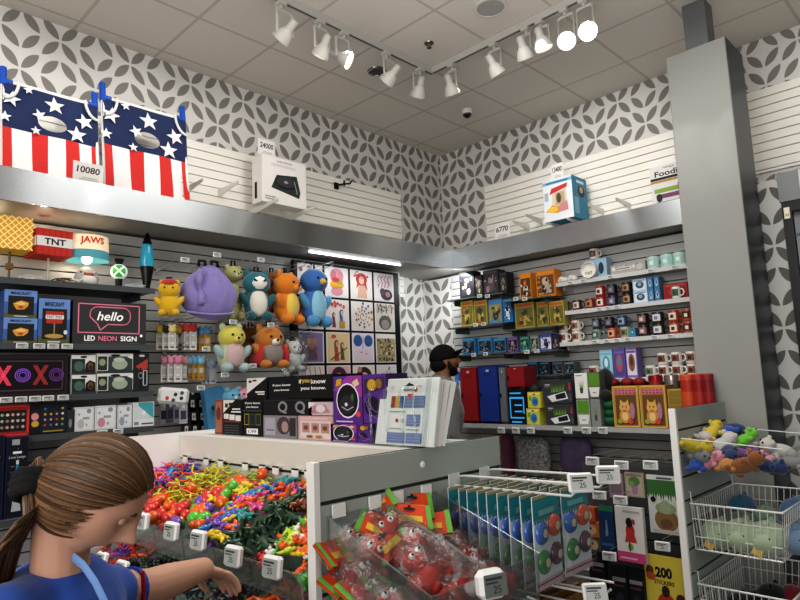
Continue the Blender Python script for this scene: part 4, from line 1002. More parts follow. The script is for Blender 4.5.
# narrow things hanging on the slats just right of the poster panel
for i, (y, c) in enumerate(((300, '6b5a48'), (318, '3f5560'), (336, '9c8d4a'), (352, '4d6a72'), (368, '87624e'))):
    p = on(1, 397.5, y, -.33); mb, f = carton('L', -.33, p.x-.035, p.x+.03, p.z-.06, p.z+.06, .03, C(c, .5)); f.r(.15, .1, .85, .4, C('c9c5ba')); f.e(.5, .7, .25, .15, C('2c2c2e'))
    one(mb, 'hanging_pack', f'narrow pack hung at the right edge of the poster panel, {ORD[i]} from the top', 'pack', 'narrow packs beside the posters')
# ================================================================ MIDDLE GONDOLA (bins, hooks, counter goods)
GX0, GX1, GXS, GY0, GY1, GT = -4.435, -3.50, -3.965, -3.19, -1.385, 1.36
WL_SHADED = C('a5aca6', .45); WE = C('efeeea', .4); CG = C('343836', .7)  # end panel white is greyed to carry their shade in the colour
def end_panel(t, y, x0, x1, zt, d):
    """slatted end panel facing -Y with a white edge strip"""
    mb = MB(); mb.box((x0+.02, y+.006, .12), (x1-.002, y+.03, zt), CG); z = zt; first = True
    while z > .14:
        h = .112 if first else .1175; b = max(.14, z-h+ (0 if first else .0)); mb.box((x0+.02, y, b), (x1, y+.0059, z), WL_SHADED); z = b-.0125; first = False
    mb.build('end_panel', t)
    mb = MB(); mb.box((x0-.002, y-.003, .1), (x0+.0195, y+.034, zt+.004), WE); mb.build('edge_strip', t)
g = thing('display_gondola', 'long white slatted display gondola in the middle, carrying toy bins and boxes on top', 'display unit', ((GX0+GX1)/2, (GY0+GY1)/2, 0))
end_panel(g, GY0, GX0, GX1, GT, 1)
mb = MB(); mb.box((GX0, GY1, .1), (GX1, GY1+.03, GT), WE); mb.build('far_panel', g)
WB = C('dcd8cd', .45)
mb = MB(); mb.box((GXS+.006, GY0+.032, .12), (GXS+.30, GY1-.001, GT-.012), CG); z = GT-.012; h = .118
while z > .14:
    b = max(.14, z-h); mb.box((GXS-.006, GY0+.034, b), (GXS+.0059, GY1-.001, z), WB); z = b-.013; h = .14
mb.build('back_panel', g)
mb = MB(); mb.box((GXS-.008, GY0+.034, GT-.0119), (GXS+.31, GY1-.001, GT-.001), WE); mb.build('top_deck', g)
mb = MB(); mb.box((GX0+.02, GY0+.035, .0), (GX1-.02, GY1-.002, .119), C('4b4b4a', .6)); mb.build('base', g)
scr = C('b9bbb8', .3, .3); q = on(1, 422.5, 464.5, GY0)
mb = MB(); mb.lathe([(.012, 0), (.011, .004), (.006, .006), (.0001, .006)], (q.x, GY0-.0005, q.z), WE, 16, (0, -1, 0)); mb.build('screw_cap', g, smooth=50)

# ---- acrylic bins on the -X face
BXF = -4.45; BY = [-3.15, -2.875, -2.645, -2.41, -2.16, -1.79, -1.42]
def clear_bin(y0, y1, xb, xf, zb_top, zf_top, zb_bot, zf_bot, label, side=True, name='acrylic_bin', grp='clear toy bins on the gondola'):
    """open bin hung on the back plane xb, lip at xf"""
    t = thing(name, label, 'bin', ((xb+xf)/2, (y0+y1)/2, zf_bot), grp); th = .004
    def quad(n, pts, d):
        mb = MB(); mb.prism(pts, d, ACRYLIC); mb.build(n, t)
    quad('front_panel', [(xf, y0, zf_bot), (xf, y1, zf_bot), (xf-.012, y1, zf_top), (xf-.012, y0, zf_top)][::-1], (th, 0, 0))
    quad('bottom_panel', [(xb, y0, zb_bot), (xf, y0, zf_bot), (xf, y1, zf_bot), (xb, y1, zb_bot)][::-1], (0, 0, th))
    for y in (y0+.003, y1-.003-th):
        quad('side_panel', [(xb, y, zb_bot), (xf, y, zf_bot), (xf-.012, y, zf_top), (xb, y, zb_top)], (0, th, 0))
    mb = MB(); mb.tube([(xf-.012, y0, zf_top), (xf-.012, y1, zf_top)], .002, ACRYLIC, 6); mb.build('polished_lip', t)
    for y in (y0+.07, y1-.07):
        mb = MB(); mb.box((xb-.012, y-.022, zb_top-.004), (xb-.006, y+.022, zb_top+.03), C('f2f2ee', .3)); mb.box((xb-.012, y-.022, zb_top+.024), (xb+.012, y+.022, zb_top+.03), C('f2f2ee', .3))
        mb.build('hanger_clip', t)
    return t
bw = ['nearest', 'second nearest', 'third nearest', 'fourth nearest', 'fifth nearest', 'farthest']
for k in range(6):
    clear_bin(BY[k]+.002, BY[k+1]-.002, GXS-.02, BXF, 1.215, 1.045, 1.0, .955, f'clear acrylic toy bin, {bw[k]} of the upper row of six')
LXF = -4.60
for k in range(6):
    clear_bin(BY[k]+.002, BY[k+1]-.002, GXS-.02, LXF, .90, .83, .72, .70, f'clear acrylic toy bin, {bw[k]} of the lower row of six')

# ---- rubber toys in the bins: each its own object, copies of a few moulds
def toy_mesh(kind, m):
    mb = MB()
    if kind == 'lizard':
        pts = [(-.055, .012, 0), (-.035, -.006, .003), (-.012, 0, .005), (.015, .003, .006), (.032, 0, .006), (.043, -.002, .005)]
        mb.tube(pts, [.0015, .005, .0095, .0095, .007, .004], m, 8)
        for sx, sy in ((-.012, 1), (-.012, -1), (.02, 1), (.02, -1)): mb.tube([(sx, 0, .004), (sx+.004, sy*.016, .003), (sx+.012, sy*.026, 0)], [.005, .004, .0035], m, 6)
    elif kind == 'ball':
        def fn(v, p): return p*(1+.05*(math.sin(v.x*16)*math.sin(v.y*16)*math.sin(v.z*16)))
        mb.ell((0, 0, 0), .026, m, seg=16, rings=11, fn=fn)
    elif kind == 'star':
        for k in range(5):
            a = 2*PI*k/5; mb.tube([(0, 0, 0), (.022*math.cos(a), .022*math.sin(a), .006), (.042*math.cos(a), .042*math.sin(a), 0)], [.012, .009, .004], m, 7)
    elif kind == 'noodle':
        pts = [(-.09+.009*i, .014*math.sin(i*.8), .008*math.sin(i*.5)) for i in range(21)]; mb.tube(pts, .0036, m, 6)
    elif kind == 'frog':
        mb.ell((0, 0, .008), (.026, .021, .014), m, seg=12, rings=8); mb.ell((.024, 0, .014), (.015, .016, .011), m, seg=10, rings=7)
        for s in (-1, 1):
            mb.ell((.03, s*.009, .025), .006, m, seg=7, rings=5); mb.tube([(-.012, s*.014, .006), (-.02, s*.03, .008), (-.002, s*.036, 0)], [.009, .007, .004], m, 6); mb.tube([(.015, s*.012, .004), (.024, s*.028, 0)], [.006, .004], m, 6)
    elif kind == 'dino':
        mb.tube([(-.055, 0, .012), (-.025, 0, .018), (.005, 0, .022), (.025, 0, .034), (.036, 0, .045), (.05, 0, .043)], [.002, .009, .015, .01, .009, .004], m, 8)
        for sx, sy in ((-.012, 1), (-.012, -1), (.012, 1), (.012, -1)): mb.tube([(sx, sy*.009, .018), (sx+.003, sy*.012, -.006)], [.007, .005], m, 6)
    return mb
_toy = {}
TC = {'orange': 'e8641c', 'red': 'd2332a', 'green': '5cb83a', 'yellow': 'e8c92a', 'purple': '7a4bb0', 'blue': '2f7fc0', 'pink': 'e0559a', 'teal': '1f8f8a', 'dark green': '2d4a34', 'lime': 'c4dc3a', 'white': 'e6e4dc', 'black': '26262a', 'brown': '8a4a2c'}
ROT = random.Random(5)
def toss(kind, col, loc, label, group, scale=1.):
    k = (kind, col)
    rot = (ROT.uniform(-.7, .7), ROT.uniform(-.7, .7), ROT.uniform(0, 6.28))
    if k not in _toy:
        o = toy_mesh(kind, C(TC[col], .28, coat=.4, spec=.6)).build({'ball': 'squishy_ball', 'noodle': 'stretchy_string'}.get(kind, 'rubber_'+kind), loc=(0, 0, 0), smooth=180); _toy[k] = o
    else:
        o = _toy[k].copy(); COL.objects.link(o)
    o.location = loc; o.rotation_euler = rot; o.scale = (scale,)*3
    return tag(o, label, 'toy', group)
KN = {'ball': 'squishy ball', 'noodle': 'stretchy string', 'lizard': 'rubber lizard', 'star': 'rubber star', 'frog': 'rubber frog', 'dino': 'rubber dinosaur'}
def heap(k, row, mix, n, x0, x1, zf):
    """n toys piled over bin k; mix: [(kind, colour, weight, t0, t1)], t from the lip (0) to the back (1)"""
    y0, y1 = BY[k]+.03, BY[k+1]-.03
    kinds = [m for m in mix for _ in range(m[2])]; n = int(n*1.75)
    for i in range(n):
        kind, col, _, t0, t1 = kinds[i % len(kinds)]
        t = ROT.uniform(t0, t1); y = ROT.uniform(y0, y1); x = x0+(x1-x0)*t
        z = zf(t)+ROT.uniform(-.025, .012)+.02*math.sin((y-y0)/(y1-y0)*PI)
        toss(kind, col, (x, y, z), f'{col} {KN[kind]} heaped in the {bw[k]} {row} bin', f'toys in the {bw[k]} {row} bin', ROT.uniform(.8, 1.12))
zu = lambda t: 1.03+.16*t+.03*math.sin(t*PI)
U0, U1 = BXF+.022, GXS-.05
heap(5, 'upper', [('lizard', 'pink', 2, .5, 1), ('lizard', 'purple', 2, .4, 1), ('lizard', 'blue', 1, .5, 1), ('noodle', 'orange', 3, .2, .9), ('noodle', 'black', 1, .1, .6), ('lizard', 'orange', 2, .1, .7), ('noodle', 'red', 1, 0, .5)], 56, U0, U1, zu)
heap(4, 'upper', [('noodle', 'lime', 4, .3, 1), ('noodle', 'orange', 2, .2, 1), ('noodle', 'yellow', 2, .3, 1), ('ball', 'red', 2, 0, .35), ('ball', 'orange', 2, 0, .5), ('noodle', 'red', 1, .1, .6)], 56, U0, U1, zu)
heap(3, 'upper', [('ball', 'green', 3, .05, .7), ('ball', 'orange', 4, .1, 1), ('ball', 'red', 2, .1, .9), ('ball', 'purple', 2, 0, .5), ('noodle', 'lime', 2, .6, 1), ('star', 'yellow', 1, .2, .9)], 44, U0, U1, zu)
heap(2, 'upper', [('star', 'purple', 3, 0, .9), ('star', 'yellow', 2, 0, .8), ('star', 'orange', 2, .2, 1), ('star', 'blue', 2, 0, .9), ('star', 'pink', 2, .4, 1), ('star', 'teal', 1, .2, 1)], 52, U0, U1, zu)
heap(1, 'upper', [('dino', 'dark green', 5, 0, .8), ('dino', 'orange', 2, .6, 1), ('dino', 'purple', 1, .6, 1), ('dino', 'brown', 1, .4, 1), ('dino', 'yellow', 1, .7, 1)], 46, U0, U1, zu)
heap(0, 'upper', [('frog', 'orange', 4, 0, 1), ('frog', 'green', 3, 0, .9), ('frog', 'red', 2, 0, .9), ('frog', 'white', 2, .1, .8), ('frog', 'lime', 1, 0, .6), ('frog', 'yellow', 1, .1, .8)], 50, U0, U1, zu)
zl = lambda t: .80+.06*t
L0, L1 = LXF+.035, GXS-.1
heap(5, 'lower', [('lizard', 'red', 3, 0, .8), ('lizard', 'orange', 2, 0, .7), ('noodle', 'red', 2, 0, .6), ('lizard', 'purple', 1, .1, .6)], 34, L0, L1, zl)
heap(4, 'lower', [('frog', 'dark green', 3, 0, 1), ('frog', 'black', 3, 0, 1), ('frog', 'teal', 1, 0, .5)], 30, L0, L1, zl)
heap(3, 'lower', [('dino', 'black', 5, 0, 1), ('dino', 'brown', 1, 0, 1)], 28, L0, L1, zl)
heap(2, 'lower', [('star', 'brown', 2, 0, 1), ('star', 'black', 3, 0, 1)], 28, L0, L1, zl)
heap(1, 'lower', [('lizard', 'orange', 2, 0, 1), ('lizard', 'brown', 3, 0, 1), ('lizard', 'black', 1, 0, 1)], 36, L0, L1, zl)
heap(0, 'lower', [('noodle', 'yellow', 1, 0, 1), ('frog', 'brown', 3, 0, 1), ('frog', 'red', 2, 0, 1), ('noodle', 'green', 1, 0, 1)], 36, L0, L1, zl)
# price tags on the lips
for i, (x, y) in enumerate(((143, 521), (172, 531), (199, 540), (234, 556), (273, 567))):
    q = on(0, x, y, BXF-.035); s_ = (.068, .066)
    price_tag((BXF-.036, q.y, q.z), YR+.12, f'chunky white electronic price tag on the upper bin lip, {ORD[i]} from the girl', 'price tags on the upper bin lips', w=.078, h=.066, t=.026, tilt=-.12, face='a9ada8')
for i, (x, y) in enumerate(((102, 560), (122, 569))):
    q = on(0, x, y, LXF-.035)
    price_tag((LXF-.036, q.y, q.z), YR+.1, f'chunky white price tag on the lower bin lip, {["farther from", "nearer to"][i]} the reaching arm', 'price tags on the lower bin lips', w=.07, h=.06, t=.024, tilt=-.3, face='a9ada8')

# ---- goods standing on the gondola top (front plane faces -X)
cc = -3.93; GT0 = GT+.0005
def ctr(x0, x1, yt, z0, m, d=.12, c=None, sidem=None): return pbox('R', cc if c is None else c, x0, x1, yt, z0, d, m, sidem=sidem)
mb, f = ctr(215, 222.5, 400, GT0, C('8a4b3c', .6), .1); f.r(.1, .05, .9, .95, C('a4705a')); f.e(.5, .6, .3, .2, C('6f3a30'))
one(mb, 'game_box', 'thin reddish-brown box at the far end of the gondola top', 'box')
def tri_game(x0, x1, yt, z0, label, d=.1):
    mb, f = ctr(x0, x1, yt, z0, C('161618', .5), d); f.p([(0, 1), (1, 1), (0, .25)] if z0 > GT+.1 else [(0, 1), (.62, 1), (0, .62)], C('dfdcd6')); f.r(.1, .78, .25, .9, C('2b2b2e')); f.r(.3, .84, .5, .92, C('2b2b2e'))
    if z0 < GT+.1:
        f.r(.04, .45, .3, .6, C('e4e0da')); f.r(.34, .42, .62, .58, C('e4e0da')); f.r(.66, .4, .94, .56, C('e4e0da')); f.r(.04, .36, .9, .4, C('8e2f33')); f.r(.5, .72, .92, .76, WHITE); f.r(.45, .64, .95, .68, WHITE)
        for k in range(4): f.r(.1, .05+.07*k, .85, .065+.07*k, C('6f6d70'))
    else: f.r(.45, .3, .9, .36, WHITE); f.r(.55, .2, .9, .25, WHITE)
    return one(mb, 'game_box', label, 'box')
tri_game(223.5, 242.5, 400, GT0, 'black card game box with white corner and three white cards, left on gondola top')
def iyk(f, cx, cy, h, w):
    f.t('if you know', cx, cy+h*.75, h, WHITE, w=w, bold=.03); f.t('you know.', cx-w*.02, cy-h*.75, h, WHITE, w=w*.85, bold=.03)
mb, f = ctr(243.5, 262.5, 398.5, GT0, C('17171a', .5), .16); iyk(f, .5, .82, .07, .8)
for k, c_ in enumerate(('c9b44a', '55585c', '8a8d46')): f.r(.06+.31*k, .3, .31+.31*k, .6, C('25272a')); f.frame(.07+.31*k, .3, .31+.31*k, .58, .003, C(c_))
f.r(.2, .05, .8, .2, WHITE); f.t('1.99', .5, .125, .08, INK, w=.4); f.r(0, .66, 1, .69, C('4b4b50'))
one(mb, 'game_box', 'black card game display with three slots and a small white label', 'box')
mb, f = ctr(263.5, 297, 415.5, GT0, C('8a878c', .35), .14); f.e(.62, .55, .2, .4, C('4b4144')); f.e(.66, .5, .1, .25, C('a98f8c')); f.r(.05, .1, .38, .9, C('aaa7b4')); f.r(.1, .3, .34, .36, C('6d6a78')); f.r(.8, .1, .97, .9, C('3d3538'))
one(mb, 'toy_pack', 'grey plastic toy pack below the black displays', 'pack')
zs = zpx('R', 290, 398.5, cc)
mb, f = ctr(263.5, 312, 399, zpx('R', 285, 415, cc)+.001, C('1a1a1c', .45), .16)
for cx in (.42, .78): f.e(cx, .5, .1, .36, C('8d8d90')); f.e(cx, .5, .06, .22, C('1a1a1c')); f.r(cx+.02, .08, cx+.09, .2, C('8d8d90'))
f.r(.0, .9, 1, .95, C('38383c'))
one(mb, 'game_box', 'low black box with two grey ring symbols, on the grey toy pack', 'box')
mb, f = ctr(298.5, 333, 416, GT0, C('cfa9a8', .4), .14); f.r(.06, .08, .94, .8, C('d9ccc8')); 
for k in range(3):
    f.r(.12+.28*k, .3, .34+.28*k, .7, C('b98a80')); f.e(.23+.28*k, .5, .07, .1, C('7d4a44'))
f.r(.1, .84, .9, .95, C('e3b9bb')); f.e(.35, .14, .1, .06, C('8d5a3a')); f.e(.62, .14, .1, .06, C('a87a42'))
one(mb, 'toy_pack', 'pale pink window pack showing rows of little items', 'pack')
mb, f = ctr(309, 333, 402, zpx('R', 320, 415.5, cc)+.001, C('c9b4b8', .25), .1); f.p([(.1, .1), (.9, .2), (.7, .8), (.2, .7)], C('b87f90')); f.e(.5, .5, .2, .3, C('dcd0d2')); f.p([(.0, .5), (.3, .9), (.1, 1), (0, 1)], C('e8dcdf'))
one(mb, 'toy_pack', 'small clear and pink pack lying on top of the pale pink one', 'pack')
z2 = zpx('R', 290, 399, cc)+.002
tri_game(247, 267, 378, z2, 'black and white card game box on the upper tier, beside the wide black display', .1)
mb, f = ctr(269, 333, 375.5, z2, C('141416', .5), .17); f.r(.02, .0, .3, .03, C('303034')); f.t('if you know', .22, .6, .13, WHITE, w=.3, bold=.03); f.t('you know', .22, .38, .12, WHITE, w=.26, bold=.03)
f.t('if', .525, .74, .17, WHITE, w=.04, bold=.03); f.t('you', .61, .72, .19, C('d9b63c'), w=.11, bold=.03); f.t('know', .8, .72, .19, WHITE, w=.22, bold=.03); f.t('you know.', .72, .42, .18, WHITE, w=.38, bold=.03); f.r(.7, .68, .715, .82, C('c9482f'))
one(mb, 'game_box', 'wide black display box with white and yellow lettering, top tier of the boxes', 'box')
PU, PUD = C('5a2f86', .4), C('331d4e', .4)
def purple_box(x0, x1, yt, z0, label, d=.12, c=None, face=0):
    mb, f = ctr(x0, x1, yt, z0, PU, d, c, PUD)
    a = f.W/f.H
    if face == 0:
        f.p([(0, .7), (.5, 1), (1, 1), (1, .55)], C('9a3f9a')); f.e(.5, .48, .4, .4*min(1.15, a), C('ece4f0')); f.e(.5, .48, .365, .365*min(1.15, a), C('15131a')); f.e(.5, .4, .26, .22*a, C('2c2a33')); f.line([(.3, .35), (.5, .28), (.7, .35)], .004, C('b9b6c2')); f.e(.46, .4, .05, .04, C('d9d9e0')); f.e(.68, .55, .05, .08, C('3f6b3a'))
        f.p([(.1, .78), (.3, .82), (.32, .95), (.14, .93)], C('c9a02e')); f.p([(.68, .86), (.86, .94), (.94, .82), (.78, .76)], C('d8c79a')); f.e(.88, .2, .08, .06, C('d8503f')); f.r(.1, .03, .7, .06, C('c9b8dd'))
    else:
        f.p([(.05, .6), (.95, .7), (.95, .95), (.05, .9)], C('3f2a52')); f.e(.4, .78, .2, .12, C('c49a35')); f.e(.7, .8, .14, .1, C('8e6a2a')); f.e(.4, .35, .34, .2, C('221933')); f.line([(.1, .5), (.3, .2), (.6, .1), (.9, .3)], .004, C('7d5a9f')); f.line([(.2, .45), (.5, .25), (.9, .2)], .004, C('7d5a9f'))
    return one(mb, 'toy_box', label, 'box')
zl_ = zpx('R', 345, 424, cc)
purple_box(331, 357, 424, GT0, 'purple window box with black oval, bottom of the near purple stack')
purple_box(333.5, 362, 376, zl_+.002, 'purple window box with black oval, topmost of the near purple stack')
purple_box(357.8, 371, 424, GT0, 'purple box with gold lettering at the counter, right of the oval window box', c=-3.93, face=1)
purple_box(362.8, 386, 374, zpx('R', 371, 424, cc)+.002, 'purple box with gold lettering, stacked beside the oval window box', c=-3.93, face=1)

# ---- clear rack with white hang packets
t = thing('packet_rack', 'clear acrylic rack on the gondola top holding white badge packets', 'rack', (-3.8, -3.03, GT0))
def rp(y, x, z): return (x, y, z)
for i, yy in enumerate((-2.935, -3.02, -3.10, -3.165)):
    mb = MB(); mb.tube([(-3.96, yy, GT0+.004), (-3.97, yy, GT0+.2), (-3.95, yy, GT0+.215), (-3.80, yy, GT0+.215), (-3.79, yy, GT0+.2), (-3.79, yy, GT0+.004)], .005, ACRYLIC, 8); mb.build('divider', t, smooth=60)
mb = MB(); mb.box((-3.97, -3.18, GT0), (-3.70, -2.92, GT0+.004), ACRYLIC); mb.build('rack_base', t)
PK = C('f0efec', .45); BL = C('6c7da6', .6)
def packet(x0, x1, yt, yb, c, label, lean=.05, full=True, rz=0.):
    a0, a1 = apx('R', x0, (yt+yb)/2, c), apx('R', x1, (yt+yb)/2, c); zt_ = zpx('R', (x0+x1)/2, yt, c); z0 = GT0+.006
    W_, H_ = a1-a0, zt_-z0; t = thing('hang_packet', label, 'packet', (c, -(a0+a1)/2, z0), 'white packets in the clear rack')
    u = Matrix.Rotation(rz, 3, 'Z') @ V((0, -W_, 0)); org = V((c, -a0, z0)); v = V((lean, 0, H_)); n = u.cross(v).normalized()
    mb = MB(); mb.prism([org, org+u, org+u+v, org+v], -n*(.008 if full else .022), PK); f = Face(mb, org, u, v)
    if full:
        f.r(.02, .78, .98, .985, C('e6e4df')); f.p([(.42, .88), (.6, .88), (.56, .91), (.52, .92), (.51, .94), (.47, .91)], INK); f.r(.42, .8, .62, .84, C('8d8a88')); f.e(.63, .825, .03, .04, C('c2434a'))
        for k, c_ in enumerate(('9a3b35', 'c9a43a', '2f5790')): f.r(.22+.075*k, .55, .29+.075*k, .73, C(c_))
        f.r(.46, .55, .6, .73, BL); f.r(.62, .55, .8, .73, BL); f.p([(.5, .76), (.6, .76), (.55, .66)], C('b8343c'))
        f.e(.36, .36, .025, .03, C('a83a3a')); f.e(.46, .36, .025, .03, C('c9a96a')); f.r(.53, .28, .75, .45, BL); f.r(.22, .03, .52, .18, BL); f.r(.55, .03, .8, .18, BL); f.r(.22, .48, .5, .5, C('9b9895')); f.r(.25, .23, .46, .245, C('9b9895')); f.r(.55, .22, .76, .235, C('9b9895'))
        for k in range(3): f.r(.22, .07+.04*k, .8, .073+.04*k, C('c9cfdd')); f.r(.46, .6+.045*k, .8, .603+.045*k, C('c9cfdd')); f.r(.53, .32+.04*k, .75, .323+.04*k, C('c9cfdd'))
    mb.build('printed_card', t)
    mb = MB(); e = n*.004; mb.poly([org-u*.02+e, org+u*1.02+e, org+u*1.02+v*.99+e, org-u*.02+v*.99+e], ACRYLIC); mb.build('clear_sleeve', t)
    return t
packet(374, 432, 378.5, 447, -3.965, 'white badge packet with printed colour swatches, front of the clear rack', .05, rz=0.)
for i in range(4):
    packet(401+i*4, 434+i*4.6, 378+i*1.2, 447, -3.93+.025*i, f'white badge packet standing in the rack, {ORD[i]} behind the front one', .05+.01*i, False, rz=-.25)

# ---- red bagged toys in two clear bins on the end panel
def ebin(x0, x1, yb, yf, zbt, zft, zbb, zfb, label):
    t = thing('acrylic_bin', label, 'bin', ((x0+x1)/2, (yb+yf)/2, zfb), 'clear bins on the gondola end'); th = .004
    def quad(n, pts, d): mb = MB(); mb.prism(pts, d, ACRYLIC); mb.build(n, t)
    quad('front_panel', [(x0, yf, zfb), (x1, yf, zfb), (x1, yf-.012, zft), (x0, yf-.012, zft)], (0, th, 0))
    quad('bottom_panel', [(x0, yb, zbb), (x1, yb, zbb), (x1, yf, zfb), (x0, yf, zfb)][::-1], (0, 0, th))
    quad('back_panel', [(x0, yb, zbb), (x1, yb, zbb), (x1, yb, zbt), (x0, yb, zbt)], (0, th, 0))
    for x in (x0+.002, x1-.006): quad('side_panel', [(x, yb, zbb), (x, yf, zfb), (x, yf-.012, zft), (x, yb, zbt)], (th, 0, 0))
    mb = MB()
    for a, b in (((x0, yf-.012, zft), (x1, yf-.012, zft)), ((x0, yf-.012, zft), (x0, yb, zbt)), ((x1, yf-.012, zft), (x1, yb, zbt))): mb.tube([a, b], .0016, ACRYLIC, 6)
    mb.build('polished_lip', t)
    for x in (x0+.05, x1-.05): mb = MB(); mb.box((x-.025, yb-.0005, zbt-.01), (x+.025, yb+.006, zbt+.03), C('f2f2ee', .3)); mb.build('hanger_clip', t)
    return t
EY = GY0-.012
ebin(-4.40, -4.15, EY, -3.60, 1.205, 1.06, .90, .86, 'clear bin of bagged red toys on the gondola end, left one')
ebin(-4.146, -3.905, EY, -3.60, 1.205, 1.06, .90, .86, 'clear bin of bagged red toys on the gondola end, right one by the hooks')
rdm = C('b5322a', .45, noise_amt=.15, nscale=25); rdk = C('8d2620', .5)
_bag = None
def red_bag(p, rot, label, grp):
    global _bag
    if _bag is None:
        t = thing('bagged_toy', label, 'bagged toy', (0, 0, 0), grp)
        mb = MB(); mb.ell((0, 0, .045), (.05, .036, .042), rdm, seg=14, rings=9); mb.ell((0, -.012, .1), (.038, .034, .034), rdm, seg=14, rings=9)
        for s in (-1, 1):
            mb.ell((s*.05, -.01, .055), (.018, .018, .028), rdm, seg=9, rings=7); mb.ell((s*.028, -.022, .01), (.02, .03, .016), rdk, seg=9, rings=7); mb.ell((s*.03, 0, .135), (.012, .01, .016), rdk, seg=8, rings=6)
        mb.build('red_toy', t, smooth=180)
        for s in (-1, 1):
            mb = MB(); mb.ell((s*.014, -.042, .108), .009, WHITE, seg=9, rings=7); mb.ell((s*.014, -.05, .108), .004, BLACK, seg=7, rings=5); mb.build('toy_eye', t, smooth=180)
        mb = MB()
        def fn(v, q): return V((q.x*(1+.16*noise.noise(v*2.3)), q.y*(1+.22*noise.noise(v*2.9+V((3, 1, 2)))), q.z*(1+.05*noise.noise(v*3))))
        mb.ell((0, -.004, .07), (.078, .052, .098), BAGFILM, seg=22, rings=14, fn=fn); mb.build('clear_bag', t, smooth=40)
        mb = MB(); x0, x1, z0, z1 = -.066, .066, .15, .23; sn = C('d9481f', .45)
        pts = [(-.062, .004, .155), (.062, .004, .155), (.062, -.004, .155), (-.062, -.004, .155)]
        mb.prism([(x0, -.004, z0), (x1, -.004, z0), (x1, -.002, z1), (x0, -.002, z1)], (0, .006, 0), sn)
        for yy, u in ((-.0046, (x1-x0, 0, 0)), (.0046, (x0-x1, 0, 0))):
            f = Face(mb, (x0 if yy < 0 else x1, yy, z0), u, (0, 0, z1-z0)); f.r(0, 0, .12, 1, C('6fae4a')); f.r(.88, 0, 1, 1, C('6fae4a')); f.r(.22, .25, .78, .5, C('e7b93a')); f.e(.5, .78, .14, .07, INK); f.r(.47, .8, .53, .93, INK)
        mb.build('header_card', t)
        _bag = t; t.location = p; t.rotation_euler = rot; return t
    return dup(_bag, p, rot, label, grp)
RB = []
RBR = random.Random(17)
for b_, (xa, xb) in enumerate(((-4.36, -4.19), (-4.10, -3.95))):
    for r_ in range(5):
        for c_ in range(2):
            ty = r_/4.; RB.append((xa+(xb-xa)*c_+RBR.uniform(-.02, .02), -3.52+.29*ty, .97+.095*ty+.04*c_*(1-b_)+RBR.uniform(-.01, .02), -1.3+.7*ty+RBR.uniform(-.2, .2), RBR.uniform(-.4, .5), RBR.uniform(-.9, .3)))
wr_ = ['at the lip', 'second row from the lip', 'in the middle row', 'second row from the back', 'at the back']
for i, (x, y, z, rx, ry, rz) in enumerate(RB):
    red_bag((x, y, z-.05), (rx, ry, rz), f'bagged red toy in the {"left" if i < 10 else "right"} end bin, {wr_[(i % 10)//2]}, {"left" if i % 2 == 0 else "right"} one', 'bagged red toys on the gondola end').scale = (1.12,)*3
q = on(1, 492, 584, -3.64)
price_tag((q.x, -3.635, q.z), YL-.35, 'large grey-framed price tag on the lip of the red toy bins', 'price tags on the gondola end', w=.085, h=.075, t=.05, tilt=-.1, face='6f7674')

# ---- long scan hooks with carded badges
hkm = C('e9e9e6', .25, .3)
def scan_hook(x, z, y1, label):
    t = thing('scan_hook', label, 'hook', (x, GY0, z), 'long white hooks on the gondola end')
    mb = MB(); mb.box((x-.03, GY0-.006, z-.03), (x+.03, GY0-.0005, z+.03), C('d9d9d6', .35)); mb.build('back_plate', t)
    mb = MB(); mb.tube([(x, GY0-.004, z-.012), (x, y1, z-.004), (x, y1-.018, z+.012)], .0045, hkm, 8); mb.build('hook_wire', t, smooth=60)
    mb = MB(); mb.tube([(x+.03, GY0-.004, z+.015), (x+.012, GY0-.03, z+.022), (x, GY0-.06, z+.026), (x, y1-.03, z+.036)], .0042, hkm, 8); mb.build('label_wire', t, smooth=60)
    return t
TE = C('2f8c96', .5)
_card = None
def badge_card(x, y, z, label, sway):
    global _card
    if _card is None:
        t = thing('badge_card', label, 'carded badges', (0, 0, 0), 'teal badge cards on the upper hooks'); w, h = .172, .285
        mb = MB(); mb.box((-w/2, 0, -h), (w/2, .003, 0), C('d5dde0', .45)); f = Face(mb, (-w/2, 0, -h), (w, 0, 0), (0, 0, h))
        f.r(0, .74, 1, 1, TE); f.r(.0, .0, 1, .1, C('c3a9b0')); f.r(0, .05, 1, .07, C('8e4f5c')); f.r(.2, .78, .8, .84, C('79c0c4')); f.r(0, .965, 1, 1, C('a89a70'))
        for k in range(10): f.p([(k/10, .74), (k/10+.05, .69), (k/10+.1, .74)], TE); f.k -= .0004
        g2 = Face(mb, (w/2, .003, -h), (-w, 0, 0), (0, 0, h)); g2.r(0, 0, 1, 1, C('a9b7b8')); g2.r(0, .8, 1, 1, TE)
        mb.build('card', t)
        for cx, cz, c_ in ((-.042, -.115, '3f62a8'), (.042, -.105, 'c8553a'), (-.036, -.205, '3f7a4a'), (.046, -.195, '5a3a52')):
            mb = MB(); mb.lathe([(.036, 0), (.036, .006), (.03, .012), (.015, .016), (.0001, .017)], (cx, -.0005, cz), C(c_, .2, coat=.6), 22, (0, -1, 0)); mb.lathe([(.014, .0165), (.0001, .0185)], (cx, -.0005, cz), C('d8c9a8', .3), 12, (0, -1, 0)); mb.build('badge', t, smooth=60)
        mb = MB()
        def fn(v, p): return V((p.x, p.y*(1+.1*noise.noise(v*3)), p.z))
        mb.poly([(-.085, -.022, -.28), (.085, -.022, -.28), (.085, -.02, -.03), (-.085, -.02, -.03)], BAGFILM); mb.build('clear_blister', t)
        _card = t; t.location = (x, y, z); t.rotation_euler = (0, 0, sway); return t
    return dup(_card, (x, y, z), (0, 0, sway), label)
HX = (-3.795, -3.61)
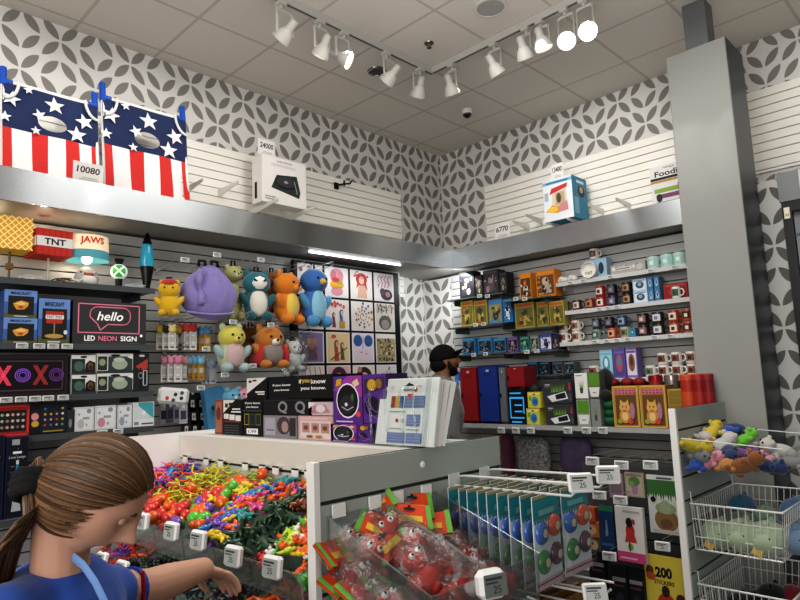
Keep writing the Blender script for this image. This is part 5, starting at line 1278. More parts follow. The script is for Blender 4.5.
for i, hx in enumerate(HX):
    scan_hook(hx, 1.222, -3.67, ['long white hook holding teal badge cards, nearer the red toy bins', 'long white hook holding teal badge cards, at the panel edge'][i])
    for k in range(9):
        badge_card(hx, -3.575+.042*k, 1.217, f'teal card of round badges on the {["first", "second"][i]} long hook, {ORD[k]} from the front', ROT.uniform(-.06, .06))
    q = on(1, (573, 600)[i], (487, 476)[i], -3.70)
    price_tag((hx, -3.705, 1.262), YL+(-.75, -.95)[i], ['white hook price tag tilted in front of the nearer badge cards', 'white hook price tag behind, on the second badge hook'][i], 'price tags on the gondola end', w=.078, h=.06, t=.018, tilt=-.25)
_br = None
for i, hx in enumerate((-3.87, -3.70, -3.56)):
    scan_hook(hx, .865, -3.64, f'long white hook in the lower row on the gondola end, {ORD[i]} from the bins')
    for k in range(6):
        mb = MB(); w = .13; y = -3.56+.055*k
        mb.box((hx-w/2, y, .58), (hx+w/2, y+.012, .855), C('7d5a2c' if i else '5a2a30', .55)); f = Face(mb, (hx-w/2, y, .58), (w, 0, 0), (0, 0, .275)); f.r(.08, .06, .92, .8, C('a5803f' if i else '7a3a40')); f.e(.5, .45, .3, .2, C('c9a45a' if i else 'a05a5a'))
        one(mb, 'toy_card', f'{"brown" if i else "maroon"} card on the {ORD[i]} lower hook, {ORD[k]} from the front', 'card', 'brown cards on the lower hooks')
price_tag((-3.70, -3.675, .905), YL-.8, 'white hook price tag at the bottom, tilted in front of the brown cards', 'price tags on the gondola end', w=.078, h=.06, t=.018, tilt=-.35)
# ================================================================ UPPER RIGHT LEDGE
pc = -.42
mb = MB()
a0, a1 = apx('R', 543.5, 200, pc), apx('R', 573, 200, pc); z1, z0 = zpx('R', 558, 178, pc), zpx('R', 558, 220, pc)
mb, f = carton('R', pc, a0, a1, z0, z1, .28, C('e2e6ea', .45), sidem=C('3f87a8', .5))
f.r(0, .88, 1, .96, C('7fb2cf')); f.r(.12, .905, .88, .935, C('2f5f86')); f.p([(.22, .64), (.82, .74), (.86, .84), (.3, .78)], C('c43a33')); f.p([(.3, .3), (.82, .26), (.8, .72), (.3, .66)], C('d9c9b8')); f.r(.42, .36, .74, .66, C('b9a48a')); f.p([(.06, .24), (.5, .16), (.62, .3), (.3, .38)], C('d9a437')); f.e(.3, .27, .18, .07, C('e8c050')); f.p([(.5, .18), (.84, .2), (.82, .42), (.52, .34)], C('c98a8c')); f.e(.54, .52, .08, .12, C('5e4a3a')); f.r(.05, .5, .18, .7, C('aab4bc'))
sf = Face(mb, pos('R', a1, pc, z0), (.28, 0, 0), (0, 0, z1-z0)); sf.r(.1, .1, .4, .5, C('78b4cc')); sf.e(.6, .66, .24, .14, C('2c3d4a')); sf.e(.6, .7, .12, .08, C('c99f86')); sf.r(.3, .85, .8, .92, C('d5e2ea'))
one(mb, 'popcorn_maker_box', 'white and blue carton picturing a red popcorn machine, on the right ledge', 'box')
bracket('R', a0+.05, z0-.022, .42, 'white shelf bracket under the left edge of the popcorn machine carton')
bracket('R', a1-.06, z0-.022, .42, 'white shelf bracket under the right edge of the popcorn machine carton')
paper_sign('s', 551, 563, 163.5, 178, pc+.02, 'R', '13400', 'white paper sign standing on the popcorn machine carton', zb=z1)
paper_sign('s', 494.5, 510, 223, 239, -SR+.012, 'R', '6770', 'white paper sign reading 6770 on the right steel ledge', zb=ZT)
for x, y, lb in ((520, 224, 'bare white faceout bracket right of the 6770 sign'), (533, 218, 'bare white faceout bracket left of the popcorn carton'), (595, 208, 'bare white faceout bracket right of the popcorn carton'), (622, 202, 'bare white faceout bracket left of the cooker carton')):
    q = on(0, x, y, -.2); bracket('R', -q.y, q.z, .3, lb)
fc = -.52
mb, f = pbox('R', fc, 651, 690, 163, ZT+.001, .2, C('dcdad8', .5), ym=185)
f.t('NINJA', .5, .93, .05, INK, w=.3); f.t('Foodi', .42, .81, .13, INK, w=.6, bold=.02); f.r(0, .66, 1, .72, C('2a2523')); f.r(0, .6, 1, .65, C('b08a4a')); f.r(.08, .36, .75, .46, C('8aa84a')); f.r(.7, .36, .78, .52, C('2e2e33')); f.r(.12, .22, .8, .32, C('7d4a6a')); f.e(.2, .24, .08, .1, C('2e2e33')); f.r(.08, .04, .9, .14, C('6b4560')); f.e(.75, .1, .12, .06, C('7d9a6a')); f.r(.82, .3, .95, .75, C('3b3b40'))
one(mb, 'cooker_box', 'white kitchen appliance carton partly behind the column on the right ledge', 'box')

# ================================================================ RIGHT WALL BAY
GSH = C('59625f', .25, .2); LSH = C('c9c9c8', .4, .2)
rail = C('c4c5c3', .4)
hz = [(2.395, 2.30), (2.108, 2.03), (1.829, 1.815)]
for i in range(3):
    nm = ['black figure boxes', 'yellow-green figure boxes', 'small blue figure boxes'][i]
    wall_shelf('R', .60, 1.30, hz[i][0], -.426, -.71, f'dark glass wall shelf near the corner holding {nm}', m=GSH, th=.012, rail=False)
    wall_shelf('R', 1.305, 1.80 if i == 0 else 1.86, hz[i][1], -.426, -.74, f'dark glass wall shelf stepped beside the mugs, {["top", "middle", "bottom"][i]} one', m=GSH, th=.012, rail=False)
wall_shelf('R', 1.25, 1.86, 1.60, -.426, -.66, 'dark glass wall shelf low behind the grass phone stand boxes', m=GSH, th=.012, rail=False)
mz = [2.411, 2.150, 1.876, 1.548]
for i in range(4): wall_shelf('R', 1.83, 3.06, mz[i], -.426, -.64, f'light metal mug shelf, {["top", "second", "third", "lowest"][i]} of four beside the column', m=LSH, railm=rail)
BSZ = 1.187
wall_shelf('R', .55, 3.08, BSZ, -.426, -1.10, 'deep grey base shelf carrying lockers, grass boxes and cat boxes', m=C('8b8d8c', .4, .2), railm=C('a9abaa', .4))
wall_shelf('R', 3.095, 3.40, BSZ, -.985, -1.10, 'narrow shelf end in front of the column under the red tins', m=C('8b8d8c', .4, .2), rail=False)
hc = -.66
def fig_box(x0, x1, yt, z0, base, label, cols, kind=0, d=.12, c=hc):
    mb, f = pbox('R', c, x0, x1, yt, z0, d, C(base, .45)); r_ = random.Random(int(x0*7))
    f.r(.06, .08, .94, .8, C(cols[0], .3)); f.e(.5, .36, .22, .24, C(cols[1])); f.e(.5, .6, .17, .14, C(cols[2])); f.r(.08, .84, .92, .95, C(cols[3])); f.e(.25+.4*r_.random(), .25, .12, .12, C(cols[4])); f.r(.1, .1, .4, .16, C(cols[3]))
    for k in range(16):
        x, y = r_.uniform(.12, .88), r_.uniform(.12, .76); f.e(x, y, r_.uniform(.03, .11), r_.uniform(.02, .08), C(r_.choice(cols), .4), 7)
    return one(mb, 'figure_box', label, 'box')
K = ['2b2a2c', '55504c', '8d7f74', '3f3d40', 'b8a37e']
fig_box(459.5, 474, 272, hz[0][0]+.001, '1d1c1f', 'black figure box at the very left of the corner shelves', ['242326', '3a3a3f', 'b59a78', '333236', 'd7d9de'])
fig_box(475.5, 482.5, 275, hz[0][0]+.001, '232226', 'narrow black box between two figure boxes on the top corner shelf', K)
fig_box(483.5, 498.5, 270, hz[0][0]+.001, '2d2a2d', 'black window figure box with grey-pink figure, top corner shelf', ['3b3639', '5f5558', '9c8f90', '47464a', '9a6f86'])
fig_box(499.5, 507, 272, hz[0][0]+.001, '1f1e20', 'slim black figure box at the right of the top corner shelf', K)
OR_ = ['55331f', 'd9d2c8', 'a35a2a', 'd98a2f', '2f2622']
fig_box(520, 531, 273, hz[0][1]+.001, 'd9892c', 'orange figure box, left of two on the stepped top shelf', OR_)
fig_box(536, 555, 270, hz[0][1]+.001, 'c9792a', 'wider orange figure box with grey figure, beside the white soft toys', ['6d4526', 'a9a4a0', 'd0b896', 'd98a2f', '2f2622'])
YG = ['6e6a35', 'b3a24a', '3f4238', 'b8592c', '4d3f2f']
for i, (x0, x1, yt, lb) in enumerate(((461, 473, 301, 'first'), (474.5, 487, 300.5, 'second'))): fig_box(x0, x1, yt, hz[1][0]+.001, 'a99a4a', f'yellow-green figure box, {lb} from the corner on the middle shelf', YG)
fig_box(489, 502, 299.5, hz[1][0]+.001, '4a86b8', 'blue-topped figure box with yellow window, middle corner shelf', ['9a8f4d', '3b4252', 'b8a86a', '4a86b8', '2b3648'])
fig_box(503.5, 512, 299, hz[1][0]+.001, '2f7fb8', 'bright blue slim figure box on the middle corner shelf', ['2a6fa8', 'dfe3e6', '22262c', '3f93cc', 'c9d3da'])
for i, (x0, x1, yt, lb) in enumerate(((515, 534, 302.5, 'wide yellow-green figure box left on the stepped middle shelf'), (537, 548, 301.5, 'yellow-green figure box in the middle of the stepped middle shelf'), (549.5, 564, 301, 'yellow-green figure box right on the stepped middle shelf'))): fig_box(x0, x1, yt, hz[1][1]+.001, '9c9248', lb, YG)
BLU = ['26303c', '11151b', '55606a', '4a8fb8', '8a9298']
for i, (x0, x1) in enumerate(((463, 475), (478.5, 492), (494, 506))): fig_box(x0, x1, 338, hz[2][0]+.001, '3f7fa8', f'small blue-framed figure box with dark window, {ORD[i]} from the corner', BLU, d=.1)
fig_box(508, 518, 337, hz[2][1]+.001, '7a5a9a', 'small purple-framed figure box on the lower stepped shelf', ['2b2433', '6a5a4a', 'b59f86', '8f74b5', '3c2f4a'])
fig_box(520.5, 529.5, 336.5, hz[2][1]+.001, '3f8a7a', 'small green-framed figure box on the lower stepped shelf', ['1f4038', '2f8f78', '9fb8a0', '5fa594', '22332e'])
fig_box(531, 539, 335.5, hz[2][1]+.001, '8a9a92', 'small grey-green figure box on the lower stepped shelf', ['3a3f3a', '8a8a6a', 'c0b898', '9fb0a4', '55584c'])
fig_box(540.5, 552, 334, hz[2][1]+.001, '4a55a0', 'small indigo figure box on the lower stepped shelf', ['e0e0ea', '22242f', '55506a', '5560b4', '2b2d3c'])
fig_box(553, 559, 334.5, hz[2][1]+.001, '2a2d44', 'slim dark figure box at the right of the lower stepped shelf', K)
for i, x0 in enumerate((528, 540, 553, 565)): fig_box(x0, x0+10, 362, 1.601, ['2f5f8a', '35434f', '6e6a5f', '4f5f58'][i], f'tiny dark figure box behind the lockers, {ORD[i]} from the left', BLU, d=.1, c=-.6)
for x, y, w_ in ((478, 296, 'top corner shelf, left'), (486, 296, 'top corner shelf, right'), (516, 299, 'stepped top shelf, left'), (525, 299, 'stepped top shelf, right'), (474, 325, 'middle corner shelf, left'), (482, 324, 'middle corner shelf, right'), (472, 355, 'small blue box shelf, left'), (484, 354, 'small blue box shelf, right'), (527, 352, 'lower stepped shelf, left'), (537, 351, 'lower stepped shelf, right')):
    q = on(0, x, y, -.745); price_tag((-.72 if x < 511 and y < 350 or x < 500 else -.75, q.y, q.z), YR, f'small white price tag on the {w_}', 'price tags on the right wall shelves', w=.056, h=.034, t=.008)

# ---- mugs
_mug = {}
mug_c = -.57
def mug(x, z, cols, label, c=mug_c, r=.041, h=.092, hd=1, yaw=0., row='mugs'):
    y = on(0, x, 300 if z > 2 else 340, c-.04).y
    k = (cols, r, h, hd)
    if k not in _mug:
        t = thing('mug', label, 'mug', (0, 0, 0)); body, art_, inner = cols
        mb = MB(); mb.lathe([(r*.93, 0), (r, .006), (r, h), (r-.004, h), (r-.006, .01), (.0001, .008)], (0, 0, 0), [C(body, .25, coat=.4)]*3+[C(inner, .3)]*2, 24)
        # printed patch wrapped round the front
        n = 8; vs = []
        for i in range(n+1):
            a = PI+(-.75+1.5*i/n)
            vs += [((r+.0008)*math.cos(a), (r+.0008)*math.sin(a), h*.22), ((r+.0008)*math.cos(a), (r+.0008)*math.sin(a), h*.8)]
        mb.add(vs, [(2*i, 2*i+1, 2*i+3, 2*i+2) for i in range(n)], C(art_, .4))
        vs = []
        for i in range(5):
            a = PI+(-.3+.6*i/4)
            vs += [((r+.0016)*math.cos(a), (r+.0016)*math.sin(a), h*.34), ((r+.0016)*math.cos(a), (r+.0016)*math.sin(a), h*.64)]
        mb.add(vs, [(2*i, 2*i+1, 2*i+3, 2*i+2) for i in range(4)], C(inner, .4))
        mb.build('body', t, smooth=40)
        mb = MB(); mb.tube([(0, -hd*(r-.003), h*.8), (0, -hd*(r+.018), h*.78), (0, -hd*(r+.028), h*.55), (0, -hd*(r+.02), h*.3), (0, -hd*(r-.003), h*.22)], .0055, C(body, .25, coat=.4), 8); mb.build('handle', t, smooth=60)
        _mug[k] = t; t.location = (c, y, z); t.rotation_euler = (0, 0, yaw)
        t['group'] = row; return t
    return dup(_mug[k], (c, y, z), (0, 0, yaw), label, row)
WR = ('e6e2da', '8a5a48', '6b2f2a'); RD = ('9c2a28', 'd9cfc4', '2b2022'); BK = ('22222a', '5b5560', '8d8790'); DKB = ('2a2c38', '6d6a86', 'b3b0c4'); RDB = ('7d2f2a', 'b87a5a', '3a2522'); TQ = ('b5d3cc', 'a3c6bf', 'd5e6e1')
G1 = 'mugs on the top mug shelf'; G2 = 'mugs on the second mug shelf'; G3 = 'mugs on the third mug shelf'; G4 = 'mugs on the lowest mug shelf'
z_ = mz[0]+.001
for i, x in enumerate((563, 573)):
    q = on(0, x, 278, -.58); mb = MB(); m = C('dedbd8', .6)
    for k in range(4): mb.ell((q.x+.02*math.sin(k*2.), q.y+.022*math.cos(k*1.7), z_+.026+.012*(k % 2)), (.034, .034, .026), m, seg=12, rings=8)
    mb.ell((q.x-.03, q.y-.02, z_+.03), .008, C('a88a8a'), seg=7, rings=5)
    one(mb, 'soft_toy', f'small lumpy white soft toy on the top mug shelf, {["left", "right"][i]} of the pair', 'soft toy', smooth=180)
mb, f = pbox('R', -.575, 585, 607, 259, z_, .1, C('9db8cc', .5)); f.e(.75, .5, .12, .3, C('2e3d55')); f.r(.05, .05, .5, .2, C('c5d5df'))
zb_ = zpx('R', 596, 259, -.575)
one(mb, 'gift_box', 'light blue carton behind the round CAT bowl', 'box')
q = on(0, 590, 270.5, -.625); t = thing('pet_bowl', 'round white bowl lettered CAT, tipped on edge against the blue carton', 'bowl', (q.x, q.y, z_))
mb = MB(); mb.lathe([(.05, .0), (.068, -.0), (.07, -.035), (.066, -.036), (.058, -.01), (.0001, -.008)][::-1], (q.x-.0, q.y, z_+.0705), C('e6e3d9', .3), 28, (1, 0, 0)); mb.build('bowl_body', t, smooth=50)
mb = MB(); mb.text('CAT', (q.x-.03, q.y, z_+.045), (0, -1, 0), (0, 0, 1), .022, INK, w=.07, bold=.02); mb.build('lettering', t)
mug(595.5, zb_+.002, ('d8d2cb', '55423c', '8d6f62'), 'small printed mug standing on top of the light blue carton', c=-.55, row=G1)
mb, f = pbox('R', -.6, 611, 646, 263, z_, .1, C('a9a5a2', .5))
for k in range(9): f.e(.08+.1*k, .6+.1*math.sin(k*2.1), .04, .2, C(['dcd8d4', '8a8684', 'c9c4c0'][k % 3]), 8)
f.r(.1, .4, .62, .7, C('d9d5d0')); f.r(.14, .48, .58, .62, C('8e8a86')); f.e(.85, .5, .1, .3, C('c4bcb6'))
one(mb, 'mug_box', 'long low grey-white carton in the middle of the top mug shelf', 'box')
for i, x in enumerate((655, 669, 682)): mug(x, z_, TQ, f'pale turquoise sculpted mug on the top mug shelf, {["left", "middle", "right"][i]} one', r=.05, h=.105, row=G1)
z_ = mz[1]+.001; ru = .0955
def pair(x, z, cols, what, row, **k):
    mug(x, z, cols, what+', lower of a pair', row=row, **k); mug(x, z+ru, cols, what+', upper of a pair', row=row, **k)
mug(562, z_, BK, 'black mug at the left end of the second mug shelf', row=G2); mug(575, z_, ('3a2f30', 'c8bdb5', '8a4a44'), 'dark mug with white picture on the second mug shelf', row=G2)
mug(588, z_, RDB, 'brick red mug on the second mug shelf, left of the red pair', row=G2); pair(599, z_, RD, 'deep red mug with white picture on the second shelf', G2)
mug(611, z_, DKB, 'dark violet mug on the second mug shelf, right of the red pair', row=G2); mug(611, z_+ru, BK, 'black mug stacked on the dark violet one', row=G2)
pair(626, z_, ('26262b', 'a9805a', '3b2a24'), 'black mug with tan picture on the second shelf', G2)
def mug_box(x0, x1, yt, z0, base, label, cols, c=-.61, z1=None):
    mb, f = pbox('R', c, x0, x1, yt, z0, .1, C(base, .45), z1=z1); f.r(.08, .08, .92, .92, C(cols[0])); f.e(.5, .5, .3, .3, C(cols[1])); f.e(.5, .55, .14, .16, C(cols[2])); f.r(.1, .82, .9, .9, C(cols[3]))
    return one(mb, 'mug_box', label, 'box')
for i, (x0, x1, cc_) in enumerate(((634, 648, ['cfd9e0', '3f4f62', '8fa5b5', '4a7fa8']), (649, 654, ['3a6f9a', 'a9c0d0', '2a4a66', '5a8fb8']), (655.5, 660.5, ['3a6f9a', 'a9c0d0', '2a4a66', '5a8fb8']))):
    for r in range(2): mug_box(x0, x1, 288, z_+r*.1, ['b5c8d8', '4a7fa8', '5588b0'][i], f'blue and white mug carton, {["left", "middle", "right"][i]} column, {["lower", "upper"][r]} of two', cc_, z1=z_+r*.1+.098)
mug_box(664, 688, 283, z_, '9c2a2c', 'dark red mug carton behind the white coffee cup', ['8a2226', 'a83a38', '6b1a1e', 'b55a50'], c=-.575)
mug(675, z_, ('e2e0da', '2f5f42', '274f38'), 'white coffee cup with dark green band in front of the red carton', c=-.62, r=.032, row=G2)
z_ = mz[2]+.001
pair(562, z_, WR, 'white mug with reddish print, left end of the third shelf', G3); pair(575, z_, ('dcd6cc', '9a6a50', '55302a'), 'white mug with brown print, second column of the third shelf', G3)
mug(595, z_, ('7d8f86', '4a5a50', 'b5c0b5'), 'grey-green mug on the third mug shelf', row=G3); mug(596, z_+ru, ('35383f', '6a6f7a', '9aa0aa'), 'dark grey mug stacked on the grey-green one', row=G3)
mug(611, z_, ('a8502f', 'd0a080', '3a2a22'), 'orange-brown mug on the third mug shelf', row=G3); mug(609, z_+ru, BK, 'black mug stacked on the orange-brown one', row=G3)
mug(624, z_, ('b8ad98', '6a7a5a', '3a3a30'), 'khaki patterned mug on the third mug shelf', row=G3); mug(622, z_+ru, ('3f4f6a', '8aa0b8', '22262f'), 'slate blue mug stacked on the khaki one', row=G3)
mug_box(630, 636, 328, z_, '3f7fa0', 'slim blue carton between mugs on the third mug shelf', ['4a8fb0', '2a5f80', 'a5c5d5', '3f7fa0'])
pair(643, z_, ('2b2528', '8a5f62', 'c9c0bc'), 'black mug with rosy print on the third shelf', G3, r=.046); pair(658, z_, ('2f2a2c', 'd5d2ce', '6a7fa0'), 'black mug with pale print on the third shelf', G3, r=.046)
pair(674, z_, ('a84a34', 'e0d5c5', '3a2a24'), 'rust red mug with cream print beside the column', G3); pair(688, z_, ('b0563c', '3a2a26', 'e0d5c5'), 'rust red mug with dark print, half behind the column', G3)
z_ = mz[3]+.001
mug(590, z_+.02, ('dcd6d0', '9a4a48', '3a2a2a'), 'white patterned mug raised at the left of the lowest mug shelf', r=.05, row=G4)
mb = MB(); q = on(0, 590, 372, mug_c); mb.box((-.62, q.y-.05, mz[3]+.0005), (-.5, q.y+.05, mz[3]+.0205), C('33302f', .5)); one(mb, 'box_lid', 'low dark box under the white patterned mug', 'box')
mug_box(600, 612.5, 350, z_, '8fc0d2', 'sky blue gift carton on the lowest mug shelf', ['a5d0de', '5a9ab5', 'd5e8ee', '7ab5ca'])
mug_box(613.5, 625, 348, z_, '6a5aa0', 'violet gift carton with small red and teal panels', ['5a4a90', 'a55a6a', '4a8a98', '7a6ab5'])
mug_box(626, 637, 347.5, z_, '7a6aae', 'violet gift carton with a brown figure on white', ['d8d2dc', '8a5a48', '55382f', '6a5aa8'])
mug(646, z_, ('e4e1da', '6a7a68', '3a4038'), 'white mug with green print on the lowest shelf', hd=1, row=G4); 
pair(659, z_, ('e4e0d8', '7a4a3e', '3a2522'), 'white mug with dark square print, third stack from the column', G4); pair(673, z_, ('e3dfd8', '80503f', '402a24'), 'white mug with dark square print, second stack from the column', G4); pair(688, z_, ('e2ded6', '865645', '3a2420'), 'white mug with dark square print, half behind the column', G4)
for zi, xs in ((0, (575, 588, 616, 657, 682)), (1, (602, 611, 620)), (2, (595, 607, 617, 628, 655, 671)), (3, (615, 628, 640))):
    for i, x in enumerate(xs):
        q = on(0, x, 340, -.65); price_tag((-.652, q.y, mz[zi]-.016), YR, f'small price tag on the {["top", "second", "third", "lowest"][zi]} mug shelf edge, {ORD[i]} from the left', 'price tags on the mug shelves', w=.056, h=.03, t=.008)

# ---- base shelf goods
bz = BSZ+.001; bcx = -1.03
def locker(x0, x1, yt, yb, z0, m, md, label, split=None):
    a0, a1 = apx('R', x0, 395, bcx), apx('R', x1, 395, bcx); z1 = zpx('R', (x0+x1)/2, yt, bcx)
    t = thing('mini_locker', label, 'toy locker', pos('R', (a0+a1)/2, bcx+.08, z0))
    mb = MB(); p, q = pos('R', a0, bcx, z0+.012), pos('R', a1, bcx+.18, z1); mb.box([min(p[i], q[i]) for i in range(3)], [max(p[i], q[i]) for i in range(3)], md); 
    for a in (a0+.01, a1-.03):
        p, q = pos('R', a, bcx+.005, z0), pos('R', a+.02, bcx+.17, z0+.0119); mb.box([min(p[i], q[i]) for i in range(3)], [max(p[i], q[i]) for i in range(3)], md)
    mb.build('cabinet', t)
    mb, f = carton('R', bcx-.008, a0+.006, a1-.006, z0+.02, z1-.008, .0075, m)
    for k in range(3): f.r(.3, .88-.025*k, .7, .89-.025*k, md)
    f.r(.42, .91, .58, .95, C('d9d9d9', .3, .5)); o = mb.build('door', t)
    mb = MB(); p = pos('R', a0+.02, bcx-.014, (z0+z1)/2); mb.cbox(p, (.012, .01, .03), C('2a2a2e', .3, .6)); mb.build('handle', o)
    return t
locker(461.5, 478, 367.5, 420, bz, C('8c1f24', .35), C('6e171b', .4), 'toy-sized red metal locker, tallest red one at the left of the base shelf')
locker(479.5, 499, 366, 420, bz, C('243a86', .35), C('1b2d69', .4), 'toy-sized blue metal locker standing next to the red one')
locker(500, 507, 367, 420, bz, C('6e7276', .4), C('55595d', .4), 'narrow grey metal locker squeezed beside the blue one')
mb, f = ctr(508.5, 525.5, 389, bz, C('17181c', .4), .14, bcx); nb = C('2f8fc9', .4, emit=.8)
for y0, y1, x0, x1 in ((.86, .9, .1, .75), (.72, .77, .12, .9), (.52, .56, .35, .8), (.34, .38, .35, .8), (.16, .2, .1, .9), (.04, .08, .15, .75)): f.r(x0, y0, x1, y1, nb)
f.r(.08, .16, .14, .77, nb); f.r(.86, .3, .92, .77, nb)
one(mb, 'neon_light_box', 'black carton with glowing blue line pattern below the small red locker', 'box')
locker(508, 526, 366.5, 388.5, zpx('R', 517, 389, bcx)+.002, C('8c1f24', .35), C('6e171b', .4), 'small red metal locker on top of the black and blue carton')
def ybox(x0, x1, yt, z0, label):
    mb, f = ctr(x0, x1, yt, z0, C('c9c34a', .5), .12, bcx); f.e(.55, .4, .26, .3, C('3f7fb8')); f.r(.45, .25, .7, .5, C('2a5f98')); f.r(.1, .8, .9, .92, C('e2dc8a')); f.e(.2, .6, .1, .15, C('6a9a3a')); f.e(.5, .85, .12, .05, C('b8572c')); return one(mb, 'novelty_box', label, 'box')
zq = zpx('R', 534, 408, bcx)
ybox(527, 540, 408.5, bz, 'lower of two small yellow cartons with blue cup picture'); ybox(528, 541, 392, zq+.001, 'upper of two small yellow cartons with blue cup picture')
q = on(0, 534, 384, bcx+.05); mb = MB(); mb.lathe([(.05, 0), (.055, .015), (.04, .045), (.0001, .06)], (bcx+.06, q.y, zpx('R', 534, 391.5, bcx)+.002), C('232326', .6), 18); one(mb, 'knit_cap', 'dark rounded cap lying on the yellow cartons', 'cap', smooth=60)
def grass_box(x0, x1, yt, z0, label):
    mb, f = ctr(x0, x1, yt, z0, C('3b3b40', .5), .14, bcx)
    f.p([(.14, .3), (.78, .52), (.86, .2), (.3, .06)], C('dfe0df')); f.p([(.42, .36), (.76, .47), (.8, .24), (.46, .16)], INK)
    for k in range(12): f.p([(.3+.035*k, .46+.005*k), (.27+.045*k, .84+.08*math.sin(k*2.)), (.33+.035*k, .47+.005*k)], C(['6a9a34', '4f7f2a', '86b04a'][k % 3])); f.k -= .0004
    f.up(); f.r(.08, .78, .26, .82, C('c9c9c9')); f.r(.08, .7, .22, .73, C('9a9a9c')); f.r(.9, .55, .96, .85, C('b8343a')); f.r(.9, .1, .97, .4, C('55565a')); return one(mb, 'desk_dock_box', label, 'box')
zq = zpx('R', 558, 403.5, bcx)
grass_box(546.5, 574, 404, bz, 'lower of two dark cartons picturing a white phone stand with grass'); grass_box(543, 572, 380, zq+.001, 'upper of two dark cartons picturing a white phone stand with grass')
def grass_pot_box(x0, x1, yt, z0, label, top, bot):
    mb, f = ctr(x0, x1, yt, z0, C(bot, .5), .11, bcx)
    if top == 'white':
        f.p([(.35, .4), (.65, .4), (.6, .2), (.4, .2)], C('3a4a34'))
        for k in range(7): f.p([(.4+.03*k, .4), (.22+.09*k, .75), (.44+.03*k, .4)], C('6f8f4a')); f.k -= .0004
        f.up(); f.r(.1, .88, .6, .92, C('8a8a88'))
    else:
        f.r(.06, .5, .94, .96, C('5b8f2f'))
        for k in range(8): f.p([(.06+.11*k, .5), (.1+.11*k, .42), (.17+.11*k, .5)], C('5b8f2f')); f.k -= .0004
        f.up(); f.p([(.06, .42), (.94, .42), (.82, .06), (.18, .06)], C('dcdcd8')); f.r(.35, .2, .65, .24, C('8a8a88'))
    return one(mb, 'grass_pot_box', label, 'box')
zq = zpx('R', 588, 398.5, bcx)
grass_pot_box(577, 590, 399.5, bz, 'green and white grass pot carton, lower left of the four', 'g', '9a9c98'); grass_pot_box(591, 600.5, 399, bz, 'grey side of a grass pot carton, lower right of the four', 'white', '8a8a88')
grass_pot_box(575, 587.5, 373, zq+.001, 'white grass pot carton with sparse blades, upper left of the four', 'white', 'e2e2de'); grass_pot_box(588, 600, 372, zq+.001, 'dark grass pot carton with thick green block, upper right of the four', 'g', '5a5c58')
q = on(0, 608, 420, bcx); t = thing('topiary_toy', 'dark green bushy ornament between the grass cartons and the gold cat boxes', 'ornament', (bcx+.06, q.y, bz))
mb = MB(); g_ = C('1f5a3a', .7, noise_amt=.2, nscale=60)
for k, (r_, h_) in enumerate(((.055, .04), (.05, .1), (.058, .16))): mb.ell((bcx+.06, q.y, bz+h_), (r_, r_, .04), g_, seg=14, rings=8, fn=lambda v, p: p*(1+.15*noise.noise(v*5)))
mb.build('foliage', t, smooth=180); mb = MB(); mb.ell((bcx+.05, q.y+.03, bz+.23), (.06, .06, .05), C('1b1b1d', .9, sheen=.3), seg=14, rings=8); mb.build('dark_top', t, smooth=180)
q = on(0, 603, 375, bcx+.1); mb = MB(); mb.ell((bcx+.14, q.y, bz+.36), (.07, .065, .085), C('1c1b1c', .95, sheen=.3), seg=16, rings=10, fn=lambda v, p: p*(1+.1*noise.noise(v*4))); mb.cyl((bcx+.14, q.y, bz), (bcx+.14, q.y, bz+.3), .02, C('2a2a2a'), seg=10); one(mb, 'wig_stand', 'round black woolly head shape behind the grass cartons', 'ornament', smooth=60)
GO = C('c09a45', .45); GOD = C('8d6f2c', .5)
def cat_box(x0, x1, c, label, d=.16):
    a0, a1 = apx('R', x0, 408, c), apx('R', x1, 408, c); mb, f = carton('R', c, a0, a1, bz, bz+.305, d, GO, sidem=GOD)
    f.r(.06, .04, .94, .96, C('b5863a')); f.r(.1, .06, .9, .78, C('6a4a26')); f.r(.08, .8, .92, .92, C('c98a9a')); 
    for k in range(6): f.r(.1+.14*k, .81, .2+.14*k, .91, C('a83a58')); f.r(.13+.14*k, .84, .17+.14*k, .88, C('c98a9a'))
    f.e(.45, .48, .2, .13, C('d8a85a')); f.p([(.28, .54), (.3, .68), (.4, .6)], C('d8a85a')); f.p([(.62, .54), (.6, .68), (.5, .6)], C('d8a85a')); f.e(.45, .27, .22, .17, C('c98f48')); f.e(.45, .27, .12, .11, C('e0c080')); f.e(.38, .5, .025, .02, INK); f.e(.52, .5, .025, .02, INK); f.r(.4, .37, .5, .4, C('b8343a')); f.e(.74, .4, .1, .2, C('a87a8a')); f.e(.25, .15, .1, .06, C('8fa04a')); f.e(.65, .15, .1, .06, C('c9483a')); f.frame(.03, .02, .97, .98, .004, C('e0c070'))
    sf = Face(mb, pos('R', a1, c, bz), (d, 0, 0), (0, 0, .305))
    for k in range(4): sf.r(.06, .08+.22*k, .94, .26+.22*k, C('9c8034'))
    return one(mb, 'beckoning_cat_box', label, 'box')
cat_box(613.5, 639.5, -1.06, 'gold gift carton with a beckoning cat, left of two in front'); cat_box(640.5, 667, -1.06, 'gold gift carton with a beckoning cat, right of two in front')
for x0, x1, lb in ((668.5, 684, 'olive gold slatted carton just right of the two cat boxes'), (685, 697, 'olive gold slatted carton, last before the red tins')):
    mb, f = ctr(x0, x1, 389, bz, C('a08638', .5), .13, -1.035, GOD)
    for k in range(5): f.r(.06, .05+.19*k, .94, .2+.19*k, C('8a7230'))
    f.frame(.02, .02, .98, .98, .006, C('c9a850')); one(mb, 'beckoning_cat_box', lb, 'box')
